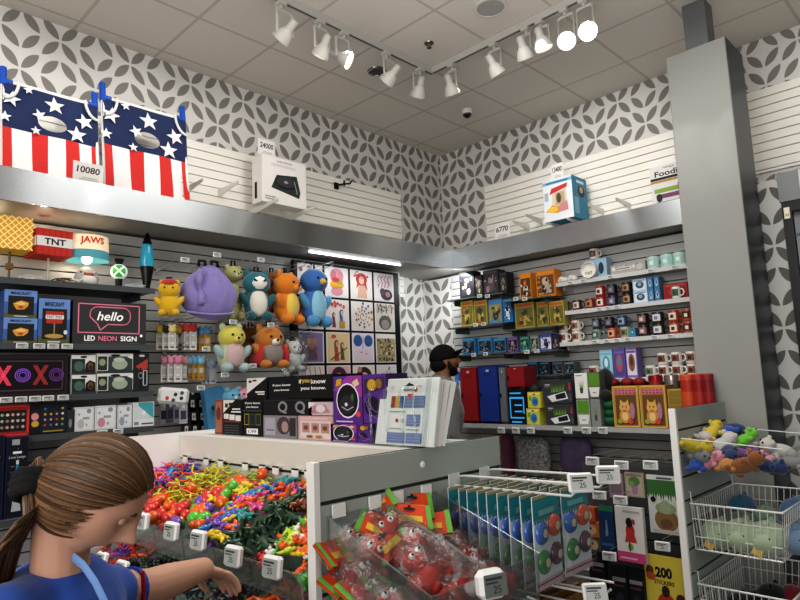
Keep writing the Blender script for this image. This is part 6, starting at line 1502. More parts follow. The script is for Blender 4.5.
def tin(x, m, lid, label, c=-1.045, r=.05, h=.365):
    y = on(0, x, 385, c).y; t = thing('gift_tin', label, 'tin', (c, y, bz))
    mb = MB(); mb.lathe([(r, 0), (r, h)], (c, y, bz), m, 28); mb.lathe([(r+.001, h*.3), (r+.001, h*.7)], (c, y, bz), lid, 28); mb.f = [f_ for f_ in mb.f]; mb.build('can', t, smooth=40)
    mb = MB(); mb.lathe([(r+.002, h-.03), (r+.002, h+.005), (r-.004, h+.012), (.0001, h+.012)], (c, y, bz), lid, 28); mb.build('lid', t, smooth=40); return t
tin(656, C('98242a', .4), C('8e2024', .3, .4), 'red round gift tin behind the gold cat boxes, leftmost of the tins', c=-.82); tin(672, C('8a8078', .3, .5), C('a59c94', .25, .7), 'grey silver gift tin between the red tins', c=-.80)
tin(688, C('a8321f', .4), C('c0502a', .4), 'orange-red gift tin in front of the column', c=-1.03); tin(699, C('8c2019', .4), C('a3302a', .4), 'dark red gift tin in front of the column, second from the right', c=-1.045, r=.042); tin(708, C('781a20', .4), C('8c2428', .4), 'crimson gift tin at the right end of the base shelf', c=-1.045, r=.038)
for i, x in enumerate((613, 628, 640)):
    q = on(0, x, 388, -.86); mb = MB(); mb.ell((-.86, q.y, bz+.33), (.05, .05, .035), C('7d1f22', .6), seg=12, rings=8); mb.cyl((-.86, q.y, bz), (-.86, q.y, bz+.30), .03, C('3a1a1c'), seg=10); one(mb, 'ornament', f'dark red rounded ornament behind the cat boxes, {ORD[i]} from the left', 'ornament', smooth=60)
q = on(0, 456.5, 400, bcx); mb, f = ctr(452.5, 460.5, 381, bz, C('cfd8dc', .4), .08, bcx)
for k in range(4): f.e(.35, .25+.16*k, .12, .04, INK); f.e(.72, .3+.13*k, .14, .05, C('3f8a4a'))
f.r(0, .06, 1, .16, C('c9c070')); f.r(.1, .88, .9, .99, C('4a78c0'))
mb.cyl((bcx+.04, q.y, zpx('R', 456, 381, bcx)), (bcx+.04, q.y, zpx('R', 456, 372, bcx)), .03, C('4a78c0', .3), seg=14)
one(mb, 'bottle', 'white bottle pack with blue cap left of the red locker', 'bottle')
for i, x in enumerate((501.5, 516, 531, 568, 586.5, 603)):
    q = on(0, x, 430.5, -1.112); price_tag((-1.114, q.y, q.z), YR, f'electronic price tag on the base shelf edge, {ORD[i]} from the left', 'price tags on the base shelf', w=.075, h=.05, t=.01)
# bags hung under the base shelf
def hung_bag(x0, x1, y0, y1, c, m, label, beads=None, fold=False):
    a0, a1 = apx('R', x0, (y0+y1)/2, c), apx('R', x1, (y0+y1)/2, c); z1, z0 = zpx('R', (x0+x1)/2, y0, c), zpx('R', (x0+x1)/2, y1, c)
    p = pos('R', (a0+a1)/2, c, (z0+z1)/2); mb = MB(); w, h = (a1-a0)/2, (z1-z0)/2
    def fn(v, q): k = 1+.14*noise.noise(v*2.2); return V((q.x*k, math.copysign(abs(v.y)**.45, v.y)*w*k, math.copysign(abs(v.z)**.45, v.z)*h))
    mb.ell(p, (.06, w, h), m, seg=26, rings=16, fn=fn)
    return one(mb, 'gift_bag', label, 'bag', smooth=60 if not fold else 25)
hung_bag(503, 513.5, 433, 478, -.62, C('a5607c', .6, noise_amt=.5, nscale=70), 'slim rosy patterned bag hanging at the left under the base shelf')
hung_bag(518, 550, 437, 476, -.62, bead_mat(), 'sparkly multicoloured beaded bag under the base shelf')
hung_bag(561, 592, 437, 474, -.62, C('7d6d92', .6, noise_amt=.35, nscale=14), 'folded dull purple bag under the base shelf', fold=True)

# ================================================================ RIGHT GONDOLA (toy dish, wire baskets, sticker books)
HX0, HX1, HXS, GY2, GT2 = -1.982, -1.128, -1.549, -3.305, 1.378
t2 = thing('display_gondola', 'slatted gondola end at the right with toy dish and wire baskets', 'display unit', ((HX0+HX1)/2, GY2+.2, 0))
end_panel(t2, GY2, HX0, HX1, GT2, 1)
mb = MB(); mb.box((HXS-.02, GY2+.034, .12), (HXS+.2, -2.48, .99), CG); z = .985
while z > .14:
    b = max(.14, z-.14); mb.box((HXS-.032, GY2+.034, b), (HXS-.0201, -2.48, z), C('4a4c4d', .5)); z = b-.013
mb.build('back_panel', t2)
mb = MB(); mb.box((HX0+.02, GY2+.035, 0), (HX1-.02, -2.48, .119), C('4b4b4a', .6)); mb.build('base', t2)
# sticker books, cards and packs on hooks facing the middle aisle
def book(x0, x1, y0, y1, c, label, base, fn, d=.012, name='sticker_book'):
    a0, a1 = apx('R', x0, (y0+y1)/2, c), apx('R', x1, (y0+y1)/2, c); z1, z0 = zpx('R', (x0+x1)/2, y0, c), zpx('R', (x0+x1)/2, y1, c)
    mb, f = carton('R', c, a0, a1, z0, z1, d, C(base, .45)); fn(f); return one(mb, name, label, 'book' if 'book' in name else 'pack')
def bk_green(f):
    f.r(0, .68, 1, .92, C('3f6f3a'))
    for k in range(14): f.p([(k/14, .68), (k/14+.035, .58+.05*math.sin(k*2)), (k/14+.07, .68)], C('3f6f3a')); f.k -= .0004
    f.up(); f.r(0, .92, 1, 1, C('d5d8d2')); f.e(.5, .24, .34, .2, C('8a6a48')); f.e(.5, .44, .3, .1, C('8f9f7c')); f.e(.5, .46, .16, .12, C('9aaa86')); f.r(.1, .02, .9, .07, C('b9b5ae')); f.e(.16, .58, .08, .05, INK); f.e(.5, .18, .18, .08, C('6f5236')); f.r(.3, .94, .75, .97, C('55585a'))
book(648.5, 683, 476, 534, -1.826, 'green and grey activity book hanging next to the white post', 'cfd0cb', bk_green)
def bk_pink(f): f.r(0, 0, 1, .18, C('d0508a')); f.r(.1, .05, .7, .08, C('e8b8d0')); f.e(.52, .56, .16, .14, C('b5342f')); f.p([(.3, .36), (.74, .36), (.62, .6), (.42, .6)], C('c2403a')); f.e(.5, .72, .12, .09, C('2a2426')); f.e(.5, .28, .1, .06, C('8fae4a')); f.r(.3, .9, .9, .94, C('b5b0b0')); f.e(.66, .74, .06, .05, C('c2403a')); f.r(.45, .2, .5, .36, C('3a2f2a'))
book(616.5, 644, 507.5, 562, -1.9, 'white card with pink bottom band and red figure shape', 'e3dfde', bk_pink, .03)
book(599.5, 614, 506, 550, -1.873, 'dark blue pack hanging left of the white and pink card', '25406a', lambda f: (f.r(0, .88, 1, 1, C('3a7a5a')), f.p([(.4, .3), (.6, .35), (.55, .7), (.45, .65)], C('8a93a5')), f.r(.1, .1, .9, .16, C('4a6a98'))), .02, 'novelty_pack')
def bk_plant(f): f.r(.08, .05, .92, .95, C('b5aa98')); f.e(.5, .65, .3, .2, C('5f7f4a')); f.e(.35, .55, .16, .12, C('7a9a5a')); f.p([(.32, .45), (.7, .45), (.62, .12), (.4, .12)], C('a87a9a')); f.r(.1, .86, .9, .95, C('8d8478'))
book(625, 644, 473, 497, -1.836, 'small tan card with a potted plant picture', 'a59a88', bk_plant, .02, 'novelty_pack')
book(609, 623, 474, 498, -1.854, 'small mauve card left of the potted plant card', '9a8590', lambda f: (f.r(.1, .2, .9, .8, C('7a6a72')), f.r(.2, .84, .8, .92, C('d0c8cc'))), .02, 'novelty_pack')
def bk_yel(f):
    f.t('200', .48, .8, .13, INK, w=.42, bold=.05); f.t('STICKERS', .48, .68, .05, INK, w=.5, bold=.03); f.e(.5, .4, .24, .16, C('b5382f')); f.e(.5, .58, .1, .07, C('3a2a26')); f.e(.14, .8, .1, .07, C('6a4030')); f.e(.16, .74, .12, .05, C('b85a3a')); f.e(.86, .5, .12, .08, C('4a2f26')); f.e(.86, .42, .1, .06, C('d8a088')); f.e(.5, .2, .18, .1, C('e5dfd0')); f.r(.0, .0, 1, .03, C('a88f3a'))
    for k in range(8): f.e(.1+.12*k, .12+.06*math.sin(k*2.3), .02, .015, C('b58a2a'), 6)
book(647, 687, 557, 640, -1.854, 'yellow 200 stickers book hanging at the bottom by the white post', 'd9c552', bk_yel)
for i, (x0, x1, y0, y1, c) in enumerate(((612, 628, 566, 618, -1.9), (629, 645, 570, 620, -1.882), (590, 606, 552, 600, -1.789))):
    book(x0, x1, y0, y1, c, f'black pack with grey lettering below the pink-banded card, {ORD[i]} one', '1e1e21', lambda f: (f.r(.1, .7, .9, .78, C('8a8a90')), f.r(.15, .6, .8, .64, C('6a3a3e')), f.e(.5, .35, .25, .15, C('2f2f35'))), .03, 'novelty_pack')
for i, (x, y, c_) in enumerate(((588, 515, 'b8562f'), (592, 530, 'c2733a'), (584, 545, '8a4a2a'), (594, 545, '5a6a4a'), (590, 560, 'a88a4a'))):
    q = on(0, x, y, -1.715); mb, f = carton('R', -1.715, -q.y-.05, -q.y+.05, q.z-.05, q.z+.05, .06, C(c_, .35)); f.e(.5, .5, .3, .3, C('d9b08a')); f.e(.4, .6, .1, .1, C('3a2a22')); one(mb, 'novelty_pack', f'small {["rust red", "orange", "brown", "green-grey", "ochre"][i]} pack glimpsed beyond the teal badge cards', 'pack')
def peg(x, y, xe, label):
    q = on(0, x, y, xe); mb = MB(); mb.tube([(HXS-.033, q.y, q.z), (xe+.02, q.y, q.z+.006), (xe+.005, q.y, q.z+.02)], .004, hk, 6); mb.tube([(HXS-.033, q.y, q.z+.03), (xe+.01, q.y, q.z+.036)], .003, hk, 6)
    return one(mb, 'display_hook', label, 'hook', 'wire hooks on the right gondola'), q
for i, (x, y, w_) in enumerate(((593, 463, 'far end of the top row'), (622, 467, 'potted plant card'), (651, 467, 'green and grey activity book'), (600, 497, 'dark blue pack'), (621, 502, 'white and pink card'), (663, 548, 'yellow sticker book'), (610, 558, 'black packs'), (583, 567, 'bottom left of the cards'))):
    o, q = peg(x, y-2, -1.956, f'wire hook at the {w_}'); price_tag((-1.963, q.y, q.z+.0), YR+.15, f'white electronic hook price tag at the {w_}', 'price tags on the right gondola hooks', w=.085, h=.052, t=.014, tilt=-.15)

# clear dish of small plush along the top
DXa, DXb, DY0, DY1 = -1.956, -1.142, GY2-.014, -3.814
t = thing('acrylic_bin', 'wide clear rounded dish heaped with small plush on the right gondola end', 'bin', ((DXa+DXb)/2, (DY0+DY1)/2, .99))
mb = MB(); n = 12; prof = []
for i in range(n+1):
    a = -PI/2*i/n
    prof.append((DY1+.12*(1-math.cos(a)) if False else DY0-(DY0-DY1)*(i/n), 1.045+.12*max(0, (i/n-.55)/.45)**2 + .04*max(0, (.2-i/n)/.2)))
vs = []; 
for x in (DXa, DXb):
    for y, z in prof: vs.append((x, y, z))
m_ = len(prof); mb.add(vs, [(i, i+1, m_+i+1, m_+i) for i in range(m_-1)], ACRYLIC); mb.build('curved_tray', t, smooth=60)
for x in (DXa, DXb):
    mb = MB(); mb.poly([(x, y, z) for y, z in prof]+[(x, DY1, 1.179), (x, DY0, 1.216)], ACRYLIC); mb.tube([(x, DY1, 1.179), (x, DY0, 1.216)], .003, C('dfe8e6', .15), 6); mb.build('side_panel', t)
PLC = [('yellow', 'c2ac2c'), ('royal blue', '2a4f9a'), ('orange', 'b5601f'), ('lime green', '6fb83a'), ('pink', 'd98fa0'), ('brown', '9a5a2a'), ('white', 'b9b5b0'), ('purple', '7a4a8a'), ('tan orange', 'c98a4a'), ('grey', '8a8a8c'), ('navy', '2a3a66')]
def mini_plush(p, rot, colname, colh, label, grp, s=1., kind=0):
    t = thing('small_plush', label, 'plush toy', p, grp); t.rotation_euler = rot; m = fur(colh, .08)
    mb = MB(); mb.ell((0, 0, 0), (.065, .04, .034), m, seg=14, rings=9, fn=lambda v, q: V((q.x, q.y*(1-.25*v.x), q.z))); o = mb
    for v_ in range(1): pass
    mb.v = [(v[0]+p[0], v[1]+p[1], v[2]+p[2]) for v in mb.v]; mb.build('body', t, smooth=180)
    mb = MB(); mb.ell((.07, 0, .012), (.036, .036, .032), m, seg=12, rings=8)
    for sg in (-1, 1): mb.ell((.065, sg*.028, .035), (.012, .012, .016), m, seg=8, rings=6)
    mb.v = [(v[0]+p[0], v[1]+p[1], v[2]+p[2]) for v in mb.v]; mb.build('head', t, smooth=180)
    for sg in (-1, 1):
        mb = MB(); mb.ell((.1, sg*.014, .02), .006, BLACK, seg=7, rings=5); mb.v = [(v[0]+p[0], v[1]+p[1], v[2]+p[2]) for v in mb.v]; mb.build('eye', t, smooth=180)
    for sx, sg in ((-.045, 1), (-.045, -1), (.035, 1), (.035, -1)):
        mb = MB(); mb.ell((p[0]+sx, p[1]+sg*.036, p[2]-.012), (.016, .022, .014), m, seg=8, rings=6); mb.build('paw', t, smooth=180)
    t.scale = (s,)*3
    return t
PR = random.Random(21)
DP = [(690, 449, -1.56, 'grey', 0), (684, 440, -1.6, 'yellow', 1), (698, 463, -1.6, 'royal blue', 2), (707, 467, -1.58, 'pink', 3), (705, 450, -1.5, 'orange', 4), (700, 432, -1.35, 'white', 5), (710, 428, -1.3, 'yellow', 6), (724, 428, -1.2, 'royal blue', 7), (733, 424, -1.1, 'navy', 8), (742, 436, -1.25, 'lime green', 9), (722, 440, -1.4, 'white', 10), (728, 447, -1.45, 'navy', 11), (738, 449, -1.45, 'purple', 12), (716, 455, -1.52, 'orange', 13), (728, 462, -1.56, 'tan orange', 14), (743, 470, -1.58, 'brown', 15), (755, 453, -1.4, 'pink', 16), (767, 455, -1.3, 'pink', 17), (782, 446, -1.25, 'white', 18), (788, 460, -1.35, 'grey', 19), (765, 466, -1.5, 'navy', 20), (712, 443, -1.42, 'brown', 21), (752, 440, -1.15, 'white', 22), (700, 441, -1.45, 'tan orange', 23)]
pos_w = ['at the wall side', 'in the near left corner', 'low in the front left', 'pressed against the near side', 'in the left half', 'on top at the back', 'bright on top of the heap', 'on top in the middle', 'at the back edge', 'on top right of the middle', 'in the middle', 'in the middle under others', 'right of the middle', 'low in the near left', 'lying lengthwise low in front', 'low in the near middle', 'with dark eyes at the right', 'at the right end', 'standing out at the far right', 'at the right rim', 'low at the right', 'between others on the left', 'at the back right', 'under the top ones on the left']
cd = dict(PLC)
for i, (x, y, c, cn, k) in enumerate(DP):
    c = -5.604+.925*(c+5.604); q = on(0, x, y, c); mini_plush((q.x, min(-3.35, q.y), max(1.075, q.z-.03)), (PR.uniform(-.6, .6), PR.uniform(-.5, .5), PR.uniform(0, 6.28)), cn, cd[cn], f'small {cn} plush in the clear dish, {pos_w[i]}', 'small plush in the clear dish', PR.uniform(.97, 1.2))

# wire baskets
WM = C('e4e4e0', .3, .2)
def basket(zt, h, label):
    x0, x1, y0, y1 = -1.928, -1.16, GY2-.02, -3.777; t = thing('wire_basket', label, 'basket', ((x0+x1)/2, (y0+y1)/2, zt-h)); i0 = .03
    mb = MB(); c4 = [(x0, y0), (x1, y0), (x1, y1), (x0, y1)]; mb.tube([(x, y, zt) for x, y in c4], .006, WM, 8, closed=True); mb.build('rim', t, smooth=60)
    b4 = [(x0+i0, y0-.004), (x1-i0, y0-.004), (x1-i0, y1+i0), (x0+i0, y1+i0)]
    def wall(a, b, c, d, n):
        mb = MB(); a, b, c, d = map(V, (a, b, c, d))
        for k in range(n+1): mb.tube([a.lerp(b, k/n), c.lerp(d, k/n)], .0026, WM, 5)
        for s in (.33, .72): mb.tube([a.lerp(c, s), b.lerp(d, s)], .003, WM, 5)
        return mb
    T_ = [(x, y, zt) for x, y in c4]; B_ = [(x, y, zt-h) for x, y in b4]
    for (i, j), n in (((3, 0), 13), ((2, 1), 13), ((2, 3), 20), ((1, 0), 20)): wall(T_[i], T_[j], B_[i], B_[j], n).build('wire_side', t)
    mb = MB()
    for k in range(15): mb.tube([V(B_[0]).lerp(V(B_[3]), k/14), V(B_[1]).lerp(V(B_[2]), k/14)], .0026, WM, 5)
    for k in range(9): mb.tube([V(B_[0]).lerp(V(B_[1]), k/8), V(B_[3]).lerp(V(B_[2]), k/8)], .0026, WM, 5)
    mb.tube(B_, .0045, WM, 6, closed=True); mb.build('wire_bottom', t)
    for x in (x0+.03, x1-.03):
        mb = MB(); mb.tube([(x, GY2+.002, zt+.055), (x, GY2-.014, zt+.06), (x, GY2-.016, zt+.0), (x, GY2-.014, zt-.08), (x, GY2-.016, zt-h)], .004, WM, 6); mb.build('hook_arm', t, smooth=60)
    return t
basket(.857, .25, 'white wire basket of green and blue round plush, upper of the two'); basket(.430, .25, 'white wire basket with dark items, lower of the two')
def round_plush(p, r, cn, ch, label, grp='round plush in the upper wire basket', tagc=True):
    t = thing('round_plush', label, 'plush toy', p, grp); m = fur(ch, .08); p = V(p)
    mb = MB(); mb.ell(p+V((0, 0, r*.8)), (r*1.1, r, r*.85), m, seg=20, rings=13, fn=lambda v, q: q*(1+.05*noise.noise(v*2))); mb.build('body', t, smooth=180)
    for sg in (-1, 1):
        mb = MB(); mb.ell(p+V((sg*r*.55, -r*.1, r*1.55)), (r*.22, r*.16, r*.22), m, seg=10, rings=7); mb.build('ear', t, smooth=180)
    for sg in (-1, 1):
        mb = MB(); mb.ell(p+V((-r*.95, sg*r*.32, r*.95)), r*.07, BLACK, seg=8, rings=6); mb.build('eye', t, smooth=180)
    if tagc:
        mb = MB(); mb.cbox(p+V((-r*.9, r*.3, r*.25)), (.004, .05, .04), C('c9a95a', .5), Matrix.Rotation(.5, 3, 'X')); mb.build('paper_tag', t)
    t.rotation_euler = (0, 0, 0); return t
GP = [(722, 566, -1.50, .088, 'pale green', '9aab90', 'lower left, next to the near wires'), (744, 548, -1.50, .098, 'pale green', 'a3b398', 'biggest, in the middle front'), (771, 566, -1.50, .1, 'pale green', 'a5b59a', 'lower right at the front'), (724, 535, -1.40, .075, 'sage green', '8a9c86', 'behind on the left'), (742, 524, -1.2, .08, 'sage green', '7f9282', 'at the back, under the teal one'), (742, 506, -1.1, .075, 'teal blue', '2f5f7a', 'topmost at the back'), (775, 540, -1.32, .085, 'sky blue', '7a93ad', 'right of the middle'), (765, 518, -1.05, .08, 'sage green', '8aa88c', 'at the back right'), (798, 545, -1.4, .09, 'sky blue', '728ca8', 'cut by the right edge of the photo'), (797, 512, -1.1, .085, 'sky blue', '6288b0', 'at the back by the right edge')]
for i, (x, y, c, r, cn, ch, w_) in enumerate(GP):
    c = -5.604+.925*(c+5.604); r *= .925; q = on(0, x, y, c); round_plush((q.x, q.y, max(.615, q.z-r*.85)), r*1.12, cn, ch, f'round {cn} plush in the upper basket, {w_}', tagc=i in (0, 2, 6))
for i, (x, y, c, ch, nm) in enumerate(((772, 590, -1.3, '1c1a1c', 'black'), (757, 597, -1.35, '24191b', 'black and maroon'), (792, 592, -1.25, '7a1f2a', 'dark red'), (740, 600, -1.4, '201d20', 'dark grey'))):
    c = -5.604+.925*(c+5.604); q = on(0, x, y, c); round_plush((q.x, q.y, max(.19, q.z-.1)), .083, nm, ch, f'{nm} plush in the lower wire basket, {["at the back", "in front", "by the right edge", "on the left"][i]}', 'dark plush in the lower basket', False)
# ================================================================ PEOPLE
def fuse(mb, name, parent, voxel, it, m, loc_parent=True):
    """join overlapping closed pieces into one continuous skin"""
    me = bpy.data.meshes.new('fuse'); me.from_pydata(mb.v, [], mb.f); o = bpy.data.objects.new('fuse', me); COL.objects.link(o)
    r = o.modifiers.new('r', 'REMESH'); r.mode = 'VOXEL'; r.voxel_size = voxel
    if it: s = o.modifiers.new('s', 'SMOOTH'); s.iterations = it; s.factor = .5
    dg = bpy.context.evaluated_depsgraph_get(); ev = o.evaluated_get(dg); em = ev.to_mesh()
    out = MB(); out.add([tuple(v.co) for v in em.vertices], [tuple(p.vertices) for p in em.polygons], m)
    ev.to_mesh_clear(); bpy.data.objects.remove(o)
    return out.build(name, parent, smooth=180)
def frame(f, up=Z):
    f = V(f).normalized(); l = V(up).cross(f).normalized(); u = f.cross(l).normalized()
    return Matrix((f, l, u)).transposed()        # columns: forward, left, up
def gauss(d, s): return math.exp(-d*d/(2*s*s))
def head_piece(mb, c, F, s, m, child=False):
    """sculpted head, F columns = forward, left, up; s = head height (chin to crown)"""
    def fn(v, p):
        x, y, z = v.x, v.y, v.z
        q = V((.40*x if x < 0 else .40*x, .315*y, .47*z))
        # narrower jaw, flatter face front, rounded back of skull
        if z < 0:
            k = 1-.30*(-z)**1.3; q.y *= k
            if x > 0: q.x *= 1-.06*(-z)
            else: q.x *= 1-.42*(-z)**.9
        if x < 0 and z > -.2: q.x *= 1.10
        fr = max(0, x)
        ay = abs(y)
        q.x += fr*(.13*gauss(z+.16, .10)*gauss(y, .12)            # nose tip
                   + .06*gauss(z-.02, .14)*gauss(y, .085)         # bridge
                   + .036*gauss(z+.44, .07)*gauss(y, .20)          # lips
                   + .035*gauss(z+.78, .12)*gauss(y, .24)          # chin
                   - .045*gauss(z-.06, .09)*gauss(ay-.36, .14)     # eye sockets
                   + .022*gauss(z-.22, .06)*gauss(ay-.3, .22)      # brow
                   - .02*gauss(z+.60, .05)*gauss(y, .2))
        q.y += math.copysign(1, y)*(.018*gauss(z+.12, .16)*gauss(x-.62, .2)) if ay > .05 else 0
        return V(q)*s
    mb.ell(c, 1, m, rot=F, seg=64, rings=48, fn=fn)
    for sg in (-1, 1):      # ears
        e = V(c)+F @ V((-.03*s, sg*.30*s, -.03*s))
        mb.ell(e, (.075*s, .03*s, .13*s), m, rot=F @ Matrix.Rotation(-sg*.25, 3, 'Z'), seg=16, rings=10)
def eyes(t, c, F, s, iris='3a2a20', lid=None):
    lid = lid or SKIN
    for sg in (-1, 1):
        e = V(c)+F @ V((.308*s, sg*.128*s, .03*s))
        mb = MB(); mb.ell(e, .044*s, C('e6e0da', .2), seg=14, rings=10); mb.ell(e+F @ V((.02*s, sg*.004*s, -.008*s)), (.026*s,)*3, C(iris, .15), seg=12, rings=8); mb.build('eye', t, smooth=180)
        mb = MB(); mb.ell(e+F @ V((.006*s, 0, .010*s)), (.05*s, .06*s, .046*s), lid, rot=F, seg=14, rings=8); mb.build('eyelid', t, smooth=180)
        mb = MB(); pts = [V(c)+F @ V((.375*s-.04*s*((k-2)/2.)**2*(.5), sg*(.06+.035*k)*s, (.125+.012*math.sin(k*PI/4))*s)) for k in range(5)]; mb.tube(pts, [.006*s, .011*s, .012*s, .010*s, .004*s], C('4a3526', .9), 6); mb.build('eyebrow', t, smooth=180)
def limb(mb, pts, rs, m, flat=1.): mb.tube(pts, rs, m, 16, flat=flat); [mb.ell(p, r, m, seg=16, rings=10) for p, r in zip(pts, rs)]
def hand(mb, wrist, tip_dir, palm_n, s, m, curl=.5, thumb_side=1):
    """five-fingered hand: palm, four bent fingers of unequal length, thumb from the side of the palm"""
    f = V(tip_dir).normalized(); n = V(palm_n); n = (n-f*n.dot(f)).normalized(); a = f.cross(n)*thumb_side
    P = lambda x, y, z: V(wrist)+f*(x*s)+a*(y*s)+n*(z*s)
    R = Matrix((f, a, n)).transposed()
    mb.ell(P(.24, 0, 0), (.30*s, .21*s, .085*s), m, rot=R, seg=20, rings=12); mb.ell(P(.42, 0, .01), (.12*s, .225*s, .075*s), m, rot=R, seg=18, rings=10); mb.ell(P(.0, 0, 0), (.17*s, .15*s, .115*s), m, rot=R, seg=16, rings=10)
    for k, (y, L, sp) in enumerate(((.165, .40, .10), (.058, .46, .03), (-.052, .43, -.03), (-.158, .34, -.11))):
        c = curl*(1+.12*k); b = [P(.44, y, .0)]; ang = .12; x, z, yy = .44, 0., y
        for seg_, l in enumerate((.44, .31, .25)):
            ang += c*(.55 if seg_ == 0 else .75); x += math.cos(ang)*l*L; z -= math.sin(ang)*l*L; yy += sp*l*L*1.2; b.append(P(x, yy, z))
        rs = [.062, .056, .05, .04]; mb.tube(b, [r*s for r in rs], m, 12); [mb.ell(p, r*s, m, seg=12, rings=8) for p, r in zip(b, rs)]
    b = [P(.10, .13, -.02), P(.24, .26, -.09), P(.37, .31, -.16), P(.47, .30, -.22)]; rs = [.085, .07, .058, .042]
    mb.tube(b, [r*s for r in rs], m, 12); [mb.ell(p, r*s, m, seg=12, rings=8) for p, r in zip(b, rs)]

# ---------------------------------------------------------------- the girl at the bins
gd = 1.20
HC = dep(94, 494, gd); hs = .232
hd_dir = RH*.95+FH*.16; hd_dir = hd_dir.normalized()*math.cos(math.radians(45))-Z*math.sin(math.radians(45))
HF = frame(hd_dir)
SKIN = C('cb9c84', .5, spec=.35)
neck = dep(60, 578, 1.185); shL = dep(98, 596, 1.33); shR = dep(8, 622, 1.08)
chest = (shL+shR)/2 + V((0, 0, -.02))
pelvis = V((chest.x-.03, chest.y-.03, .86))
girl = thing('person', 'girl in a blue t-shirt with a brown ponytail, bent over the toy bins reaching in', 'person', (pelvis.x, pelvis.y, 0))
el = dep(148, 588, 1.45); wr = dep(203, 569, 1.64); tip = dep(249, 581, 1.77)
elR = V((shR.x+.02, shR.y-.06, shR.z-.26)); wrR = elR+V((.14, .08, -.18))
fwd = V((hd_dir.x, hd_dir.y, 0)).normalized(); left = Z.cross(fwd)
mb = MB(); head_piece(mb, HC, HF, hs, SKIN)
limb(mb, [neck+V((0, 0, -.06)), neck, HC+HF @ V((-.09*hs, 0, -.26*hs))], [.06, .052, .05], SKIN)
hips = [pelvis+left*.08, pelvis-left*.08]
kn = [h+V((fwd.x*.03, fwd.y*.03, -.40)) for h in hips]; an = [k+V((-fwd.x*.02, -fwd.y*.02, -.37)) for k in kn]
limb(mb, [pelvis, pelvis+V((0, 0, .14)), chest-V((0, 0, .12)), chest], [.11, .105, .12, .11], SKIN); limb(mb, [shL, chest+V((0, 0, .0)), shR], [.05, .085, .05], SKIN)
limb(mb, [shL, el, el.lerp(wr, .35), wr], [.05, .043, .041, .029], SKIN); limb(mb, [shR, elR, elR.lerp(wrR, .35), wrR], [.046, .036, .035, .025], SKIN)
pn = V((0, 0, 1))+(-RH)*.15
hand(mb, wr, (tip-wr)+V((0, 0, -.01)), pn, .165, SKIN, .30, -1); hand(mb, wrR, V((.3, .2, -1)), left*-1, .15, SKIN, .35, 1)
for h, k, a in zip(hips, kn, an): limb(mb, [h, k, a], [.08, .055, .036], SKIN); limb(mb, [a, a+fwd*.12+V((0, 0, -.05))], [.036, .03], SKIN)
fuse(mb, 'body', girl, .0045, 3, SKIN)
eyes(girl, HC, HF, hs)
mb = MB(); lp = HF @ V((.385*hs, 0, -.215*hs)); mb.ell(HC+lp, (.018*hs, .095*hs, .018*hs), C('a8645a', .4), rot=HF, seg=14, rings=7); mb.ell(HC+HF @ V((.382*hs, 0, -.245*hs)), (.018*hs, .08*hs, .02*hs), C('a8645a', .4), rot=HF, seg=14, rings=7); mb.build('lips', girl, smooth=180)
# blue t-shirt: round neck, short sleeves
TS = C('2a4f9e', .8, noise_amt=.1, nscale=12, sheen=.2)
mb = MB(); limb(mb, [pelvis+V((0, 0, -.02)), pelvis+V((0, 0, .16)), chest-V((0, 0, .12)), chest+V((0, 0, .0))], [.128, .125, .142, .125], TS)
limb(mb, [shL, chest+V((0, 0, .005)), shR], [.066, .1, .066], TS); limb(mb, [neck+V((0, 0, -.09)), neck+V((0, 0, -.035))], [.11, .073], TS)
limb(mb, [shL, shL.lerp(el, .22)], [.066, .060], TS); limb(mb, [shR, shR.lerp(elR, .55)], [.066, .062], TS)
fuse(mb, 'tshirt', girl, .006, 4, TS)
mb = MB(); ax_ = (el-shL).normalized(); e0 = shL.lerp(el, .22)+ax_*.052
mb.tube([e0, e0+ax_*.012], [.052, .05], C('2449a0', .8), 20); mb.build('sleeve_hem', girl, smooth=60)
DN = C('6f8fc0', .8)
mb = MB(); s0 = neck+left*.05+V((0, 0, -.04)); 
pts = [dep(72, 556, 1.16), dep(84, 566, 1.135), dep(95, 582, 1.12), dep(104, 600, 1.115), dep(110, 630, 1.12)]
mb.tube(pts, .009, DN, 8, flat=.4); mb.build('strap', girl, smooth=60)
JN = C('34415c', .8)
mb = MB(); limb(mb, [pelvis+V((0, 0, .03)), pelvis-V((0, 0, .03))], [.125, .13], JN)
for h, k, a in zip(hips, kn, an): limb(mb, [h, k, a.lerp(k, .1)], [.098, .068, .055], JN)
fuse(mb, 'jeans', girl, .008, 3, JN)
for a in an:
    mb = MB(); c = V((a.x, a.y, 0)); mb.ell(c+fwd*.05+V((0, 0, .04)), (.125, .048, .042), C('d8d6d2', .5), rot=frame(fwd), seg=18, rings=10, fn=lambda v, p: V((p.x, p.y, max(p.z, -.039)))); mb.build('shoe', girl, smooth=60)
w0 = el.lerp(wr, .22)
mb = MB(); d_ = (wr-el).normalized(); mb.tube([dep(142.5, 571, 1.375), dep(143.5, 590, 1.37), dep(144, 612, 1.385)], .0045, C('c2202a', .35), 8); mb.build('red_wristband', girl, smooth=60)
# hair: a cap of combed strands running back to the ponytail
HR = [C('5a4029', .5, spec=.4), C('6d5037', .5, spec=.4), C('463120', .5, spec=.4), C('826347', .5, spec=.4)]
PT = V((-.50, .0, -.17))         # ponytail root in head units
hr_ = random.Random(3)
mb = MB()
def skull(u, off):   # direction (head axes) -> point on the hair surface, scaled
    v = V(u).normalized(); x, y, z = v
    q = V((.40*x if x > 0 else .44*x, .325*y, .475*z))
    return q*(1+off)
def cap(v, p): return skull(v, .035+.006*math.sin(14*math.atan2(v.y, v.z+.3)))*hs
N0 = len(mb.v)
